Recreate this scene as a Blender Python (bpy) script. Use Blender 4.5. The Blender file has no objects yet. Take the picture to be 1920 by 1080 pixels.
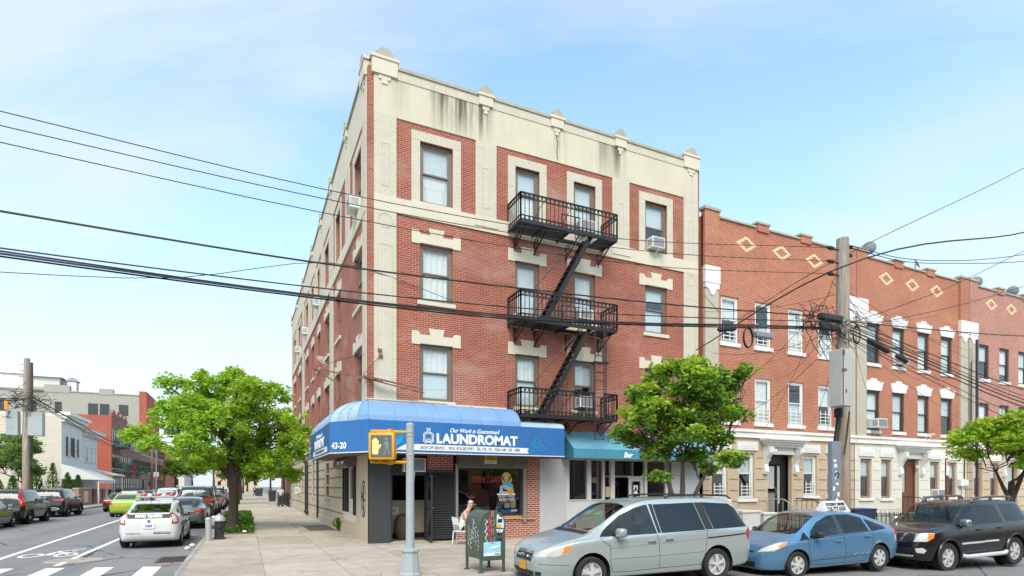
import bpy, bmesh, math, random
from mathutils import Vector, Matrix
from mathutils.bvhtree import BVHTree
R = math.radians
C = bpy.context.scene.collection
sc = bpy.context.scene
# ---------------------------------------------------------------- camera, sky, sun, exposure
cam = bpy.data.cameras.new('camera'); camo = bpy.data.objects.new('camera', cam); C.objects.link(camo)
camo.location = (-3.525, -18.293, 2.0); camo.rotation_euler = (R(90), 0, R(-25.108))
cam.sensor_width = 36; cam.lens = 36*1067/1920; cam.shift_y = 370/1920; cam.clip_end = 2000; cam.clip_start = .1
sc.camera = camo
SUN_EL, SUN_AZ = 48, 205      # azimuth clockwise from +Y
W = bpy.data.worlds.new('World'); sc.world = W; W.use_nodes = True
def NN(nt, typ, ins=None, **at):
    n = nt.nodes.new(typ)
    for k, v in at.items(): setattr(n, k, v)
    for k, v in (ins or {}).items():
        s = n.inputs[k]
        if hasattr(v, 'is_output'): nt.links.new(v, s)
        else: s.default_value = v
    return n
def rgba(c): return (c[0], c[1], c[2], 1)
def MATH(nt, op, a, b=None, c=None, clamp=False):
    n = nt.nodes.new('ShaderNodeMath'); n.operation = op; n.use_clamp = clamp
    for i, v in enumerate((a, b, c)):
        if v is None: continue
        if hasattr(v, 'is_output'): nt.links.new(v, n.inputs[i])
        else: n.inputs[i].default_value = v
    return n.outputs[0]
def MIX(nt, f, a, b, bt='MIX'):
    n = nt.nodes.new('ShaderNodeMix'); n.data_type = 'RGBA'; n.blend_type = bt
    for i, v in ((0, f), (6, a), (7, b)):
        if hasattr(v, 'is_output'): nt.links.new(v, n.inputs[i])
        else: n.inputs[i].default_value = v if i == 0 else rgba(v)
    return n.outputs[2]
def RAMP(nt, f, stops):
    n = nt.nodes.new('ShaderNodeValToRGB'); nt.links.new(f, n.inputs[0]); e = n.color_ramp.elements
    while len(e) < len(stops): e.new(.5)
    for x, (p, c) in zip(e, stops): x.position = p; x.color = rgba(c) if not isinstance(c, (int, float)) else (c, c, c, 1)
    return n.outputs[0]
nt = W.node_tree; bg = nt.nodes['Background']
sky = NN(nt, 'ShaderNodeTexSky', sky_type='NISHITA', sun_disc=False, sun_elevation=R(SUN_EL), sun_rotation=R(SUN_AZ), air_density=1.0, dust_density=1.6, ozone_density=1.5)
tc = NN(nt, 'ShaderNodeTexCoord'); sx = NN(nt, 'ShaderNodeSeparateXYZ', {0: tc.outputs['Generated']})
el = sx.outputs[2]
# clouds lie on a plane overhead: direction / elevation
den = MATH(nt, 'ADD', el, .22)
cu = MATH(nt, 'DIVIDE', sx.outputs[0], den); cv = MATH(nt, 'DIVIDE', sx.outputs[1], den)
ca = MATH(nt, 'SUBTRACT', MATH(nt, 'MULTIPLY', cu, .9055), MATH(nt, 'MULTIPLY', cv, .4243)); cb = MATH(nt, 'ADD', MATH(nt, 'MULTIPLY', cu, .4243), MATH(nt, 'MULTIPLY', cv, .9055))   # streaks drawn out along one wind direction
cvec = NN(nt, 'ShaderNodeCombineXYZ', {0: MATH(nt, 'MULTIPLY', ca, .62), 1: MATH(nt, 'MULTIPLY', MATH(nt, 'ADD', cb, MATH(nt, 'MULTIPLY', ca, .18)), 1.7), 2: 4.2})
n1 = NN(nt, 'ShaderNodeTexNoise', {'Vector': cvec.outputs[0], 'Scale': 1.05, 'Detail': 10, 'Roughness': .56, 'Distortion': .55})
m1 = RAMP(nt, n1.outputs[0], [(.37, 0), (.60, .95)])
haze = MATH(nt, 'POWER', MATH(nt, 'SUBTRACT', 1, MATH(nt, 'MULTIPLY', el, 1.1), clamp=True), 2.6, clamp=True)
hz = MATH(nt, 'MULTIPLY', haze, 1.0, clamp=True)
mask = MATH(nt, 'MAXIMUM', MATH(nt, 'MULTIPLY', m1, .8), hz)
skyc = MIX(nt, 1, sky.outputs[0], (2.6, 2.95, 2.72), 'MULTIPLY')
nt.links.new(MIX(nt, mask, skyc, (5.7, 6.3, 6.75)), bg.inputs[0]); bg.inputs[1].default_value = .068
sun = bpy.data.lights.new('sun', 'SUN'); sun.energy = 1.45; sun.angle = R(36); sun.color = (1, .95, .87)
so = bpy.data.objects.new('sun', sun); C.objects.link(so); so.location = (0, -30, 40)
so.rotation_euler = (R(90-SUN_EL), 0, R(180-SUN_AZ))
vs = sc.view_settings; vs.view_transform = 'Standard'; vs.look = 'None'; vs.exposure = 1.15; vs.gamma = 1; vs.use_curve_mapping = False
sc.cycles.max_bounces = 6; sc.cycles.transparent_max_bounces = 10; sc.cycles.use_adaptive_sampling = True
# ---------------------------------------------------------------- helpers
rnd = random.Random(7)
def thing(name, label, cat, loc=(0, 0, 0), rotz=0, group=None):
    o = bpy.data.objects.new(name, None); C.objects.link(o); o.empty_display_size = .2
    o.location = loc; o.rotation_euler = (0, 0, rotz); return tag(o, label, cat, group)
def tag(o, label=None, cat=None, group=None, kind=None):
    if label: o['label'] = label
    if cat: o['category'] = cat
    if group: o['group'] = group
    if kind: o['kind'] = kind
    return o
def root_of(o):
    while o.parent: o = o.parent
    return o
class MB:
    """collects shapes, links them as ONE mesh"""
    def __init__(s, tr=None): s.v = []; s.f = []; s.mi = []; s.m = 0; s.tr = tr
    def add(s, vs, fs):
        b = len(s.v)
        s.v += [s.tr(*p) for p in vs] if s.tr else [tuple(p) for p in vs]
        s.f += [tuple(i+b for i in f) for f in fs]; s.mi += [s.m]*len(fs); return s
    def quad(s, a, b, c, d): return s.add([a, b, c, d], [(0, 1, 2, 3)])
    def box(s, x0, x1, y0, y1, z0, z1):
        return s.add([(x0,y0,z0),(x1,y0,z0),(x1,y1,z0),(x0,y1,z0),(x0,y0,z1),(x1,y0,z1),(x1,y1,z1),(x0,y1,z1)],
                     [(3,2,1,0),(4,5,6,7),(0,1,5,4),(1,2,6,5),(2,3,7,6),(3,0,4,7)])
    def bbox(s, x0, x1, y0, y1, z0, z1, b):
        """box with bevelled edges"""
        bm = bmesh.new(); bmesh.ops.create_cube(bm, size=1)
        for v in bm.verts: v.co = Vector(((x0+x1)/2+v.co.x*(x1-x0), (y0+y1)/2+v.co.y*(y1-y0), (z0+z1)/2+v.co.z*(z1-z0)))
        bmesh.ops.bevel(bm, geom=bm.edges[:], offset=b, segments=2, affect='EDGES', profile=.5)
        return s.bm(bm)
    def bm(s, bm, M=None):
        bm.verts.index_update()
        s.add([(M @ v.co if M else v.co)[:] for v in bm.verts], [tuple(v.index for v in f.verts) for f in bm.faces]); bm.free(); return s
    def tube(s, pts, r, n=6, cap=True, radii=None):
        pts = [Vector(p) for p in pts]; vs = []; k = len(pts); up = None
        for i, p in enumerate(pts):
            d = (pts[min(i+1, k-1)]-pts[max(i-1, 0)]); d = d.normalized() if d.length > 1e-9 else Vector((0, 0, 1))
            if up is None: up = Vector((0, 0, 1)) if abs(d.z) < .9 else Vector((1, 0, 0))
            a = d.cross(up); a = a.normalized() if a.length > 1e-6 else d.orthogonal().normalized(); b = a.cross(d); up = b
            rr = radii[i] if radii else r
            for j in range(n):
                t = 2*math.pi*(j+.5)/n; vs.append(p+a*(rr*math.cos(t))+b*(rr*math.sin(t)))
        fs = [(i*n+j, i*n+(j+1) % n, (i+1)*n+(j+1) % n, (i+1)*n+j) for i in range(k-1) for j in range(n)]
        if cap: fs += [tuple(range(n-1, -1, -1)), tuple((k-1)*n+j for j in range(n))]
        return s.add(vs, fs)
    def bar(s, a, b, w, h=None):
        """square bar from a to b"""
        return s.tube([a, b], (w/2)*1.414, 4)
    def lathe(s, prof, o=(0, 0, 0), n=16, axis='z'):
        vs = []
        for r, h in prof:
            for j in range(n):
                t = 2*math.pi*j/n; c_, s_ = r*math.cos(t), r*math.sin(t)
                p = (c_, s_, h) if axis == 'z' else (c_, h, s_) if axis == 'y' else (h, c_, s_)
                vs.append((p[0]+o[0], p[1]+o[1], p[2]+o[2]))
        k = len(prof)
        fs = [(i*n+j, i*n+(j+1) % n, (i+1)*n+(j+1) % n, (i+1)*n+j) for i in range(k-1) for j in range(n)]
        if prof[0][0] > 1e-6: fs.append(tuple(range(n-1, -1, -1)))
        if prof[-1][0] > 1e-6: fs.append(tuple((k-1)*n+j for j in range(n)))
        return s.add(vs, fs)
    def prism(s, poly, y0, y1):
        """polygon of (x,z) extruded along y"""
        n = len(poly)
        return s.add([(x, y0, z) for x, z in poly]+[(x, y1, z) for x, z in poly],
                     [tuple(range(n)), tuple(range(2*n-1, n-1, -1))]+[(i, n+i, n+(i+1) % n, (i+1) % n) for i in range(n)])
    def ring(s, x, z, r, w, y0, y1, n=12):
        """flat ring in the xz plane"""
        v = []; 
        for yy in (y0, y1):
            for rr in (r, r-w):
                v += [(x+rr*math.cos(2*math.pi*i/n), yy, z+rr*math.sin(2*math.pi*i/n)) for i in range(n)]
        f = []
        for i in range(n):
            j = (i+1) % n
            f += [(i, j, n+j, n+i), (2*n+i, 3*n+i, 3*n+j, 2*n+j), (i, 2*n+i, 2*n+j, j), (n+i, n+j, 3*n+j, 3*n+i)]
        return s.add(v, f)
    def build(s, name, mat, parent=None, world=True, smooth=False, recalc=True):
        me = bpy.data.meshes.new(name)
        vs = s.v
        if parent and world:
            L = root_of(parent).location; vs = [(a-L.x, b-L.y, c-L.z) for a, b, c in vs]
        me.from_pydata([tuple(v) for v in vs], [], s.f)
        for m in (mat if isinstance(mat, (list, tuple)) else [mat]): me.materials.append(m)
        if any(s.mi): me.polygons.foreach_set('material_index', s.mi)
        if recalc:
            bm = bmesh.new(); bm.from_mesh(me); bmesh.ops.recalc_face_normals(bm, faces=bm.faces[:]); bm.to_mesh(me); bm.free()
        if smooth: me.shade_smooth(); me.set_sharp_from_angle(angle=R(38)) if hasattr(me, 'set_sharp_from_angle') else None
        o = bpy.data.objects.new(name, me); C.objects.link(o)
        if parent: o.parent = parent
        return o
def copy_tree(o, parent=None):
    c = o.copy(); C.objects.link(c)
    if parent: c.parent = parent
    for ch in list(o.children): copy_tree(ch, c)
    return c
_fc = {}
def text(name, s, size, mat, parent, M, bold=0., shear=0., sx=1., align='CENTER', extrude=.004, spacing=1.):
    """lettering as a real mesh; M places the text's xy plane"""
    cu = bpy.data.curves.new('t', 'FONT'); cu.body = s; cu.size = size; cu.align_x = align; cu.align_y = 'CENTER'
    cu.offset = bold; cu.shear = shear; cu.extrude = extrude; cu.space_character = spacing; cu.resolution_u = 3
    o = bpy.data.objects.new('t', cu); C.objects.link(o); dg = bpy.context.evaluated_depsgraph_get()
    me = bpy.data.meshes.new_from_object(o.evaluated_get(dg)); bpy.data.objects.remove(o); bpy.data.curves.remove(cu)
    me.transform(Matrix.Diagonal((sx, 1, 1, 1))); me.transform(M); me.materials.clear(); me.materials.append(mat); me.name = name
    ob = bpy.data.objects.new(name, me); C.objects.link(ob)
    if parent: ob.parent = parent
    return ob
def frame_M(o, xdir, up=(0, 0, 1)):
    x = Vector(xdir).normalized(); y = Vector(up).normalized(); z = x.cross(y)
    return Matrix(((x.x, y.x, z.x, o[0]), (x.y, y.y, z.y, o[1]), (x.z, y.z, z.z, o[2]), (0, 0, 0, 1)))
def gz(x): return -.02*max(0., x-3.5)           # the main street runs gently downhill
def kerb_y(x): return -7.35-.065*(x-1)          # kerb line of the main street
# ---------------------------------------------------------------- materials
def new_mat(name):
    m = bpy.data.materials.new(name); m.use_nodes = True; return m, m.node_tree, m.node_tree.nodes['Principled BSDF']
def uvz(nt):
    """wall coordinates in metres: along the wall, height"""
    g = NN(nt, 'ShaderNodeNewGeometry'); p = NN(nt, 'ShaderNodeSeparateXYZ', {0: g.outputs['Position']}); n = NN(nt, 'ShaderNodeSeparateXYZ', {0: g.outputs['True Normal']})
    ax = MATH(nt, 'GREATER_THAN', MATH(nt, 'ABSOLUTE', n.outputs[0]), .6)
    u = MATH(nt, 'ADD', MATH(nt, 'MULTIPLY', p.outputs[1], ax), MATH(nt, 'MULTIPLY', p.outputs[0], MATH(nt, 'SUBTRACT', 1, ax)))
    return u, p.outputs[2], p, NN(nt, 'ShaderNodeCombineXYZ', {0: u, 1: p.outputs[2], 2: 0}).outputs[0]
def plain(name, col, rough=.6, metal=0., var=.12, scale=6., bump=.0, spec=.5, coat=0., dirt=0., world=False):
    m, nt, b = new_mat(name)
    tcn = NN(nt, 'ShaderNodeTexCoord'); vec = tcn.outputs['Object']
    n = NN(nt, 'ShaderNodeTexNoise', {'Vector': vec, 'Scale': scale, 'Detail': 6, 'Roughness': .6})
    c = MIX(nt, MATH(nt, 'MULTIPLY', n.outputs[0], 1), tuple(x*(1-var) for x in col), tuple(min(1, x*(1+var)) for x in col))
    if dirt:
        n2 = NN(nt, 'ShaderNodeTexNoise', {'Vector': vec, 'Scale': scale*.35, 'Detail': 8, 'Roughness': .7})
        c = MIX(nt, MATH(nt, 'MULTIPLY', RAMP(nt, n2.outputs[0], [(.48, 0), (.72, 1)]), dirt), c, (.12, .10, .08))
    nt.links.new(c, b.inputs['Base Color']); b.inputs['Roughness'].default_value = rough; b.inputs['Metallic'].default_value = metal
    b.inputs['Specular IOR Level'].default_value = spec
    if coat: b.inputs['Coat Weight'].default_value = coat; b.inputs['Coat Roughness'].default_value = .04
    if bump:
        bp = NN(nt, 'ShaderNodeBump', {'Height': n.outputs[0], 'Strength': bump, 'Distance': .02}); nt.links.new(bp.outputs[0], b.inputs['Normal'])
    return m
def brick(name, c1, c2, mortar, stain=(.45, .32, .28), stain_amt=.35, bw=.205, rh=.068, ms=.009, tint=.25, rough=.85, big=.35):
    m, nt, b = new_mat(name); u, z, p, vec = uvz(nt)
    br = NN(nt, 'ShaderNodeTexBrick', {'Vector': vec, 'Color1': rgba(c1), 'Color2': rgba(c2), 'Mortar': rgba(mortar), 'Scale': 1, 'Mortar Size': ms, 'Mortar Smooth': .3, 'Bias': -.1, 'Brick Width': bw, 'Row Height': rh})
    n = NN(nt, 'ShaderNodeTexNoise', {'Vector': vec, 'Scale': big, 'Detail': 9, 'Roughness': .62})
    c = MIX(nt, RAMP(nt, n.outputs[0], [(.36, 0), (.68, tint)]), br.outputs[0], tuple(x*.5 for x in c1), 'MIX')
    v2 = NN(nt, 'ShaderNodeMapping', {0: vec, 'Location': (31, 7, 0), 'Scale': (.55, 1.1, 1)})
    n2 = NN(nt, 'ShaderNodeTexNoise', {'Vector': v2.outputs[0], 'Scale': .6, 'Detail': 10, 'Roughness': .68})
    c = MIX(nt, RAMP(nt, n2.outputs[0], [(.5, 0), (.72, stain_amt)]), c, stain)
    nt.links.new(c, b.inputs['Base Color']); b.inputs['Roughness'].default_value = rough; b.inputs['Specular IOR Level'].default_value = .25
    bp = NN(nt, 'ShaderNodeBump', {'Height': br.outputs[1], 'Strength': .5, 'Distance': .01}); bp.invert = True; nt.links.new(bp.outputs[0], b.inputs['Normal'])
    return m
def stucco(name, col, streaks=None, bricky=0., rough=.85, dirt=.25, groove=None, dcol=(.13, .115, .085)):
    """painted stucco: mottled, with dark water streaks (streaks = z of top, z of bottom)"""
    m, nt, b = new_mat(name); u, z, p, vec = uvz(nt)
    n = NN(nt, 'ShaderNodeTexNoise', {'Vector': vec, 'Scale': .9, 'Detail': 9, 'Roughness': .65})
    c = MIX(nt, n.outputs[0], tuple(x*.86 for x in col), tuple(min(1, x*1.1) for x in col))
    h = None
    if bricky:
        br = NN(nt, 'ShaderNodeTexBrick', {'Vector': vec, 'Color1': (1, 1, 1, 1), 'Color2': (.93, .93, .92, 1), 'Mortar': (1-bricky,)*3+(1,), 'Scale': 1, 'Mortar Size': .008, 'Mortar Smooth': .4, 'Brick Width': .205, 'Row Height': .068})
        c = MIX(nt, 1, c, br.outputs[0], 'MULTIPLY'); h = br.outputs[1]
    v3 = NN(nt, 'ShaderNodeMapping', {0: vec, 'Scale': (1.0, .12, 1)})
    n3 = NN(nt, 'ShaderNodeTexNoise', {'Vector': v3.outputs[0], 'Scale': 5, 'Detail': 8, 'Roughness': .7})
    c = MIX(nt, MATH(nt, 'MULTIPLY', RAMP(nt, n3.outputs[0], [(.5, 0), (.75, 1)]), dirt), c, tuple(x*.55 for x in col))
    if streaks:
        zt, zb = streaks
        band = MATH(nt, 'MULTIPLY', MATH(nt, 'DIVIDE', MATH(nt, 'SUBTRACT', z, zb), zt-zb, clamp=True), MATH(nt, 'LESS_THAN', z, zt))
        band = MATH(nt, 'POWER', band, .8)
        n4 = NN(nt, 'ShaderNodeTexNoise', {'Vector': NN(nt, 'ShaderNodeMapping', {0: vec, 'Location': (3.1, 0, 0), 'Scale': (1, .03, 1)}).outputs[0], 'Scale': 3.2, 'Detail': 10, 'Roughness': .75})
        n5 = NN(nt, 'ShaderNodeTexNoise', {'Vector': NN(nt, 'ShaderNodeMapping', {0: vec, 'Location': (1.62, 0, 0), 'Scale': (1, .0, 1)}).outputs[0], 'Scale': .33, 'Detail': 2})
        k = MATH(nt, 'MULTIPLY', MATH(nt, 'MULTIPLY', band, RAMP(nt, n4.outputs[0], [(.4, 0), (.56, 1)])), RAMP(nt, n5.outputs[0], [(.5, 0), (.62, 1)]))
        c = MIX(nt, MATH(nt, 'MULTIPLY', k, 1.5, clamp=True), c, dcol)
    if groove:
        z0, step = groove
        fr = MATH(nt, 'FRACT', MATH(nt, 'DIVIDE', MATH(nt, 'SUBTRACT', z, z0), step))
        h = MATH(nt, 'GREATER_THAN', fr, .06)
    nt.links.new(c, b.inputs['Base Color']); b.inputs['Roughness'].default_value = rough; b.inputs['Specular IOR Level'].default_value = .25
    bn = NN(nt, 'ShaderNodeTexNoise', {'Vector': vec, 'Scale': 40, 'Detail': 3})
    bp = NN(nt, 'ShaderNodeBump', {'Height': bn.outputs[0], 'Strength': .15, 'Distance': .01})
    if h is not None and bricky:
        b2 = NN(nt, 'ShaderNodeBump', {'Height': h, 'Strength': .5, 'Distance': .008, 'Normal': bp.outputs[0]}); b2.invert = True; bp = b2
    nt.links.new(bp.outputs[0], b.inputs['Normal'])
    return m
def glass(name, tint=(.86, .9, .9), refl=.15, rough=.02, opac=.15):
    """window glass: see-through, with sky and street reflected in it"""
    m, nt, b = new_mat(name); nt.nodes.remove(b); out = nt.nodes['Material Output']
    gg = NN(nt, 'ShaderNodeNewGeometry'); dt = nt.nodes.new('ShaderNodeVectorMath'); dt.operation = 'DOT_PRODUCT'; nt.links.new(gg.outputs['Incoming'], dt.inputs[0]); nt.links.new(gg.outputs['Normal'], dt.inputs[1])
    fr = MATH(nt, 'ADD', MATH(nt, 'MULTIPLY', MATH(nt, 'POWER', MATH(nt, 'SUBTRACT', 1, MATH(nt, 'ABSOLUTE', dt.outputs['Value']), clamp=True), 5), .94), .06)
    tr = NN(nt, 'ShaderNodeBsdfTransparent', {0: rgba(tint)}); gl = NN(nt, 'ShaderNodeBsdfGlossy', {0: (1, 1, 1, 1), 'Roughness': rough})
    tcn = NN(nt, 'ShaderNodeNewGeometry'); nz = NN(nt, 'ShaderNodeTexNoise', {'Vector': tcn.outputs['Position'], 'Scale': 1.3, 'Detail': 2})
    bp = NN(nt, 'ShaderNodeBump', {'Height': nz.outputs[0], 'Strength': .06, 'Distance': .05}); nt.links.new(bp.outputs[0], gl.inputs['Normal'])
    f = MATH(nt, 'ADD', fr, refl*.35, clamp=True)
    mx = NN(nt, 'ShaderNodeMixShader', {0: f, 1: tr.outputs[0], 2: gl.outputs[0]}); nt.links.new(mx.outputs[0], out.inputs[0]); return m
def car_glass(name, tint):
    return glass(name, tint, refl=.0, rough=.01)
def dark_glass(name, col=(.012, .015, .016), rough=.03):
    m, nt, b = new_mat(name); b.inputs['Base Color'].default_value = rgba(col); b.inputs['Roughness'].default_value = rough
    b.inputs['Specular IOR Level'].default_value = .7; b.inputs['Coat Weight'].default_value = .3; b.inputs['Coat Roughness'].default_value = .02; return m
def carpaint(name, col, metal=.35, rough=.32, dust=.12, coat=.8):
    m, nt, b = new_mat(name); tcn = NN(nt, 'ShaderNodeTexCoord')
    n = NN(nt, 'ShaderNodeTexNoise', {'Vector': tcn.outputs['Object'], 'Scale': 3, 'Detail': 8, 'Roughness': .7})
    n2 = NN(nt, 'ShaderNodeSeparateXYZ', {0: tcn.outputs['Object']})
    low = MATH(nt, 'MULTIPLY', MATH(nt, 'SUBTRACT', 1, MATH(nt, 'MULTIPLY', n2.outputs[2], 1.6), clamp=True), 1.2)
    k = MATH(nt, 'MULTIPLY', MATH(nt, 'ADD', RAMP(nt, n.outputs[0], [(.4, 0), (.75, .6)]), low), dust, clamp=True)
    bf = NN(nt, 'ShaderNodeNewGeometry').outputs['Backfacing']      # the inside of the shell is dark lining
    nt.links.new(MIX(nt, bf, MIX(nt, k, col, (.30, .27, .23)), (.035, .034, .033)), b.inputs['Base Color'])
    nt.links.new(MATH(nt, 'MULTIPLY', MATH(nt, 'SUBTRACT', 1, bf), metal), b.inputs['Metallic']); b.inputs['Roughness'].default_value = rough
    b.inputs['Coat Weight'].default_value = coat; b.inputs['Coat Roughness'].default_value = .06; return m
def emit(name, col, s):
    m, nt, b = new_mat(name); b.inputs['Base Color'].default_value = rgba(col); b.inputs['Emission Color'].default_value = rgba(col); b.inputs['Emission Strength'].default_value = s; return m
def leafmat(name, stops):
    m, nt, b = new_mat(name); nt.nodes.remove(b); out = nt.nodes['Material Output']
    g = NN(nt, 'ShaderNodeNewGeometry'); c = RAMP(nt, g.outputs['Random Per Island'], stops)
    d = NN(nt, 'ShaderNodeBsdfPrincipled', {'Base Color': c, 'Roughness': .55, 'Specular IOR Level': .35}); t = NN(nt, 'ShaderNodeBsdfTranslucent', {0: MIX(nt, 1, c, (1.15, 1.25, .6), 'MULTIPLY')})
    mx = NN(nt, 'ShaderNodeMixShader', {0: .5, 1: d.outputs[0], 2: t.outputs[0]}); nt.links.new(mx.outputs[0], out.inputs[0]); return m
def ground(name, col, kind):
    m, nt, b = new_mat(name); g = NN(nt, 'ShaderNodeNewGeometry'); P = g.outputs['Position']
    big = NN(nt, 'ShaderNodeTexNoise', {'Vector': P, 'Scale': .35, 'Detail': 8, 'Roughness': .65}); fine = NN(nt, 'ShaderNodeTexNoise', {'Vector': P, 'Scale': 55, 'Detail': 3, 'Roughness': .7})
    c = MIX(nt, big.outputs[0], tuple(x*.8 for x in col), tuple(x*1.18 for x in col))
    c = MIX(nt, MATH(nt, 'MULTIPLY', RAMP(nt, fine.outputs[0], [(.35, 0), (.7, 1)]), .3), c, tuple(x*1.5 for x in col))
    if kind == 'asphalt':
        st = NN(nt, 'ShaderNodeTexNoise', {'Vector': NN(nt, 'ShaderNodeMapping', {0: P, 'Scale': (1.2, .12, 1)}).outputs[0], 'Scale': 1.1, 'Detail': 7, 'Roughness': .6})
        c = MIX(nt, RAMP(nt, st.outputs[0], [(.45, 0), (.72, .5)]), c, tuple(x*.68 for x in col))
        v = NN(nt, 'ShaderNodeTexVoronoi', {'Vector': NN(nt, 'ShaderNodeMapping', {0: P, 'Scale': (.16, .11, 1)}).outputs[0], 'Scale': 1}, feature='DISTANCE_TO_EDGE')
        dist = NN(nt, 'ShaderNodeTexNoise', {'Vector': P, 'Scale': 1.5, 'Detail': 5})
        c = MIX(nt, MATH(nt, 'MULTIPLY', MATH(nt, 'LESS_THAN', MATH(nt, 'ADD', v.outputs[0], MATH(nt, 'MULTIPLY', dist.outputs[0], .02)), .0135), .7), c, (.02, .02, .02))
    else:
        s = NN(nt, 'ShaderNodeSeparateXYZ', {0: P}); k = None
        st = 1.55
        cell = NN(nt, 'ShaderNodeTexWhiteNoise', {'Vector': NN(nt, 'ShaderNodeCombineXYZ', {0: MATH(nt, 'FLOOR', MATH(nt, 'DIVIDE', MATH(nt, 'ADD', s.outputs[0], 1.54), 1.62)), 1: MATH(nt, 'FLOOR', MATH(nt, 'DIVIDE', MATH(nt, 'ADD', s.outputs[1], .6), st)), 2: 0}).outputs[0]}, noise_dimensions='3D')
        c = MIX(nt, RAMP(nt, cell.outputs[0], [(0, 0), (1, .7)]), c, tuple(a*bb for a, bb in zip(col, (.70, .66, .62))))
        for ax, off, step in ((0, 1.54, 1.62), (1, .6, st)):
            fr = MATH(nt, 'FRACT', MATH(nt, 'DIVIDE', MATH(nt, 'ADD', s.outputs[ax], off), step)); l = MATH(nt, 'LESS_THAN', fr, .012)
            k = l if k is None else MATH(nt, 'MAXIMUM', k, l)
        c = MIX(nt, MATH(nt, 'MULTIPLY', k, .55), c, (.10, .085, .07))
        st2 = NN(nt, 'ShaderNodeTexNoise', {'Vector': P, 'Scale': 2.3, 'Detail': 9, 'Roughness': .7}); c = MIX(nt, RAMP(nt, st2.outputs[0], [(.46, 0), (.72, .6)]), c, tuple(x*.5 for x in col))
        v = NN(nt, 'ShaderNodeTexVoronoi', {'Vector': NN(nt, 'ShaderNodeVectorMath', {0: P, 1: NN(nt, 'ShaderNodeTexNoise', {'Vector': P, 'Scale': 1.2, 'Detail': 6}).outputs[1]}, operation='ADD').outputs[0], 'Scale': .23}, feature='DISTANCE_TO_EDGE')
        c = MIX(nt, MATH(nt, 'MULTIPLY', MATH(nt, 'LESS_THAN', v.outputs[0], .0022), .6), c, (.09, .08, .07))
        sp = NN(nt, 'ShaderNodeTexVoronoi', {'Vector': P, 'Scale': 2.2}); c = MIX(nt, MATH(nt, 'MULTIPLY', MATH(nt, 'LESS_THAN', sp.outputs[0], .06), .7), c, (.06, .055, .05))
    nt.links.new(c, b.inputs['Base Color']); b.inputs['Roughness'].default_value = .9; b.inputs['Specular IOR Level'].default_value = .25
    bp = NN(nt, 'ShaderNodeBump', {'Height': fine.outputs[0], 'Strength': .35, 'Distance': .008}); nt.links.new(bp.outputs[0], b.inputs['Normal']); return m
def worn_paint(name, col):
    m, nt, b = new_mat(name); g = NN(nt, 'ShaderNodeNewGeometry'); n = NN(nt, 'ShaderNodeTexNoise', {'Vector': g.outputs['Position'], 'Scale': 9, 'Detail': 9, 'Roughness': .75})
    nt.links.new(MIX(nt, RAMP(nt, n.outputs[0], [(.52, 0), (.68, .7)]), col, (.16, .155, .15)), b.inputs['Base Color']); b.inputs['Roughness'].default_value = .8; return m
M_ = {}
M_['brick'] = brick('red_brick', (.36, .086, .046), (.25, .052, .031), (.48, .31, .24), stain=(.50, .36, .32), stain_amt=.45, ms=.0095, tint=.45)
M_['brick2'] = brick('orange_brick', (.45, .128, .066), (.31, .078, .044), (.56, .38, .28), stain=(.50, .25, .12), stain_amt=.5, ms=.0095, tint=.35)
M_['brick3'] = brick('pinkish_brick', (.42, .15, .10), (.30, .095, .065), (.60, .46, .40), stain=(.46, .3, .26), stain_amt=.4)
M_['shopbrick'] = brick('shopfront_brick', (.36, .08, .05), (.26, .055, .04), (.60, .50, .42), stain_amt=.15, rh=.075, bw=.215, ms=.012)
M_['beigebrick'] = brick('beige_brick', (.55, .42, .29), (.48, .35, .24), (.60, .50, .38), stain=(.40, .26, .12), stain_amt=.25, tint=.12)
M_['stucco'] = stucco('cream_stucco', (.595, .535, .41), streaks=(15.12, 13.75))
M_['creambrick'] = stucco('cream_painted_brick', (.615, .56, .45), bricky=.22)
M_['cream'] = stucco('cream_trim', (.615, .555, .44), dirt=.2)
M_['gfbeige'] = stucco('beige_painted_brick', (.56, .46, .33), bricky=.18, dirt=.3)
M_['white'] = stucco('white_masonry', (.78, .75, .69), dirt=.22)
M_['whitebrick'] = stucco('white_painted_masonry', (.74, .70, .60), bricky=.1, dirt=.25)
M_['coping'] = stucco('stone_coping', (.40, .37, .30), dirt=.5)
M_['whitepaint'] = plain('white_paint', (.70, .69, .66), .5, var=.06)
M_['bronze'] = plain('bronze_window_frame', (.19, .155, .115), .45, .2)
M_['darkframe'] = plain('dark_brown_frame', (.055, .042, .035), .5)
M_['tan'] = plain('tan_window_frame', (.30, .20, .145), .55)
M_['black'] = plain('black_iron', (.016, .015, .015), .5, .2, dirt=.1)
M_['blackpaint'] = plain('black_painted_metal', (.022, .023, .025), .55, bump=.1)
M_['rust'] = plain('rusty_steel', (.22, .10, .05), .8, .2, var=.4, dirt=.4)
M_['glass'] = glass('window_glass'); M_['shopglass'] = glass('shop_glass', (.62, .66, .66), .22)
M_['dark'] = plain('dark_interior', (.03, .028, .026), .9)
M_['curtain'] = plain('white_curtain', (.74, .74, .71), .9, var=.15, scale=3)
M_['greyblind'] = plain('grey_blind', (.60, .63, .645), .8, var=.1)
M_['ac'] = plain('white_plastic_housing', (.70, .69, .65), .5, var=.06); M_['acgrille'] = plain('grey_grille', (.22, .23, .24), .6)
M_['asphalt'] = ground('asphalt', (.20, .195, .19), 'asphalt'); M_['sidewalk'] = ground('concrete_sidewalk', (.47, .405, .325), 'walk'); M_['kerb'] = ground('kerb_stone', (.40, .375, .34), 'walk')
M_['line'] = worn_paint('road_marking_paint', (.80, .79, .76))
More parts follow.
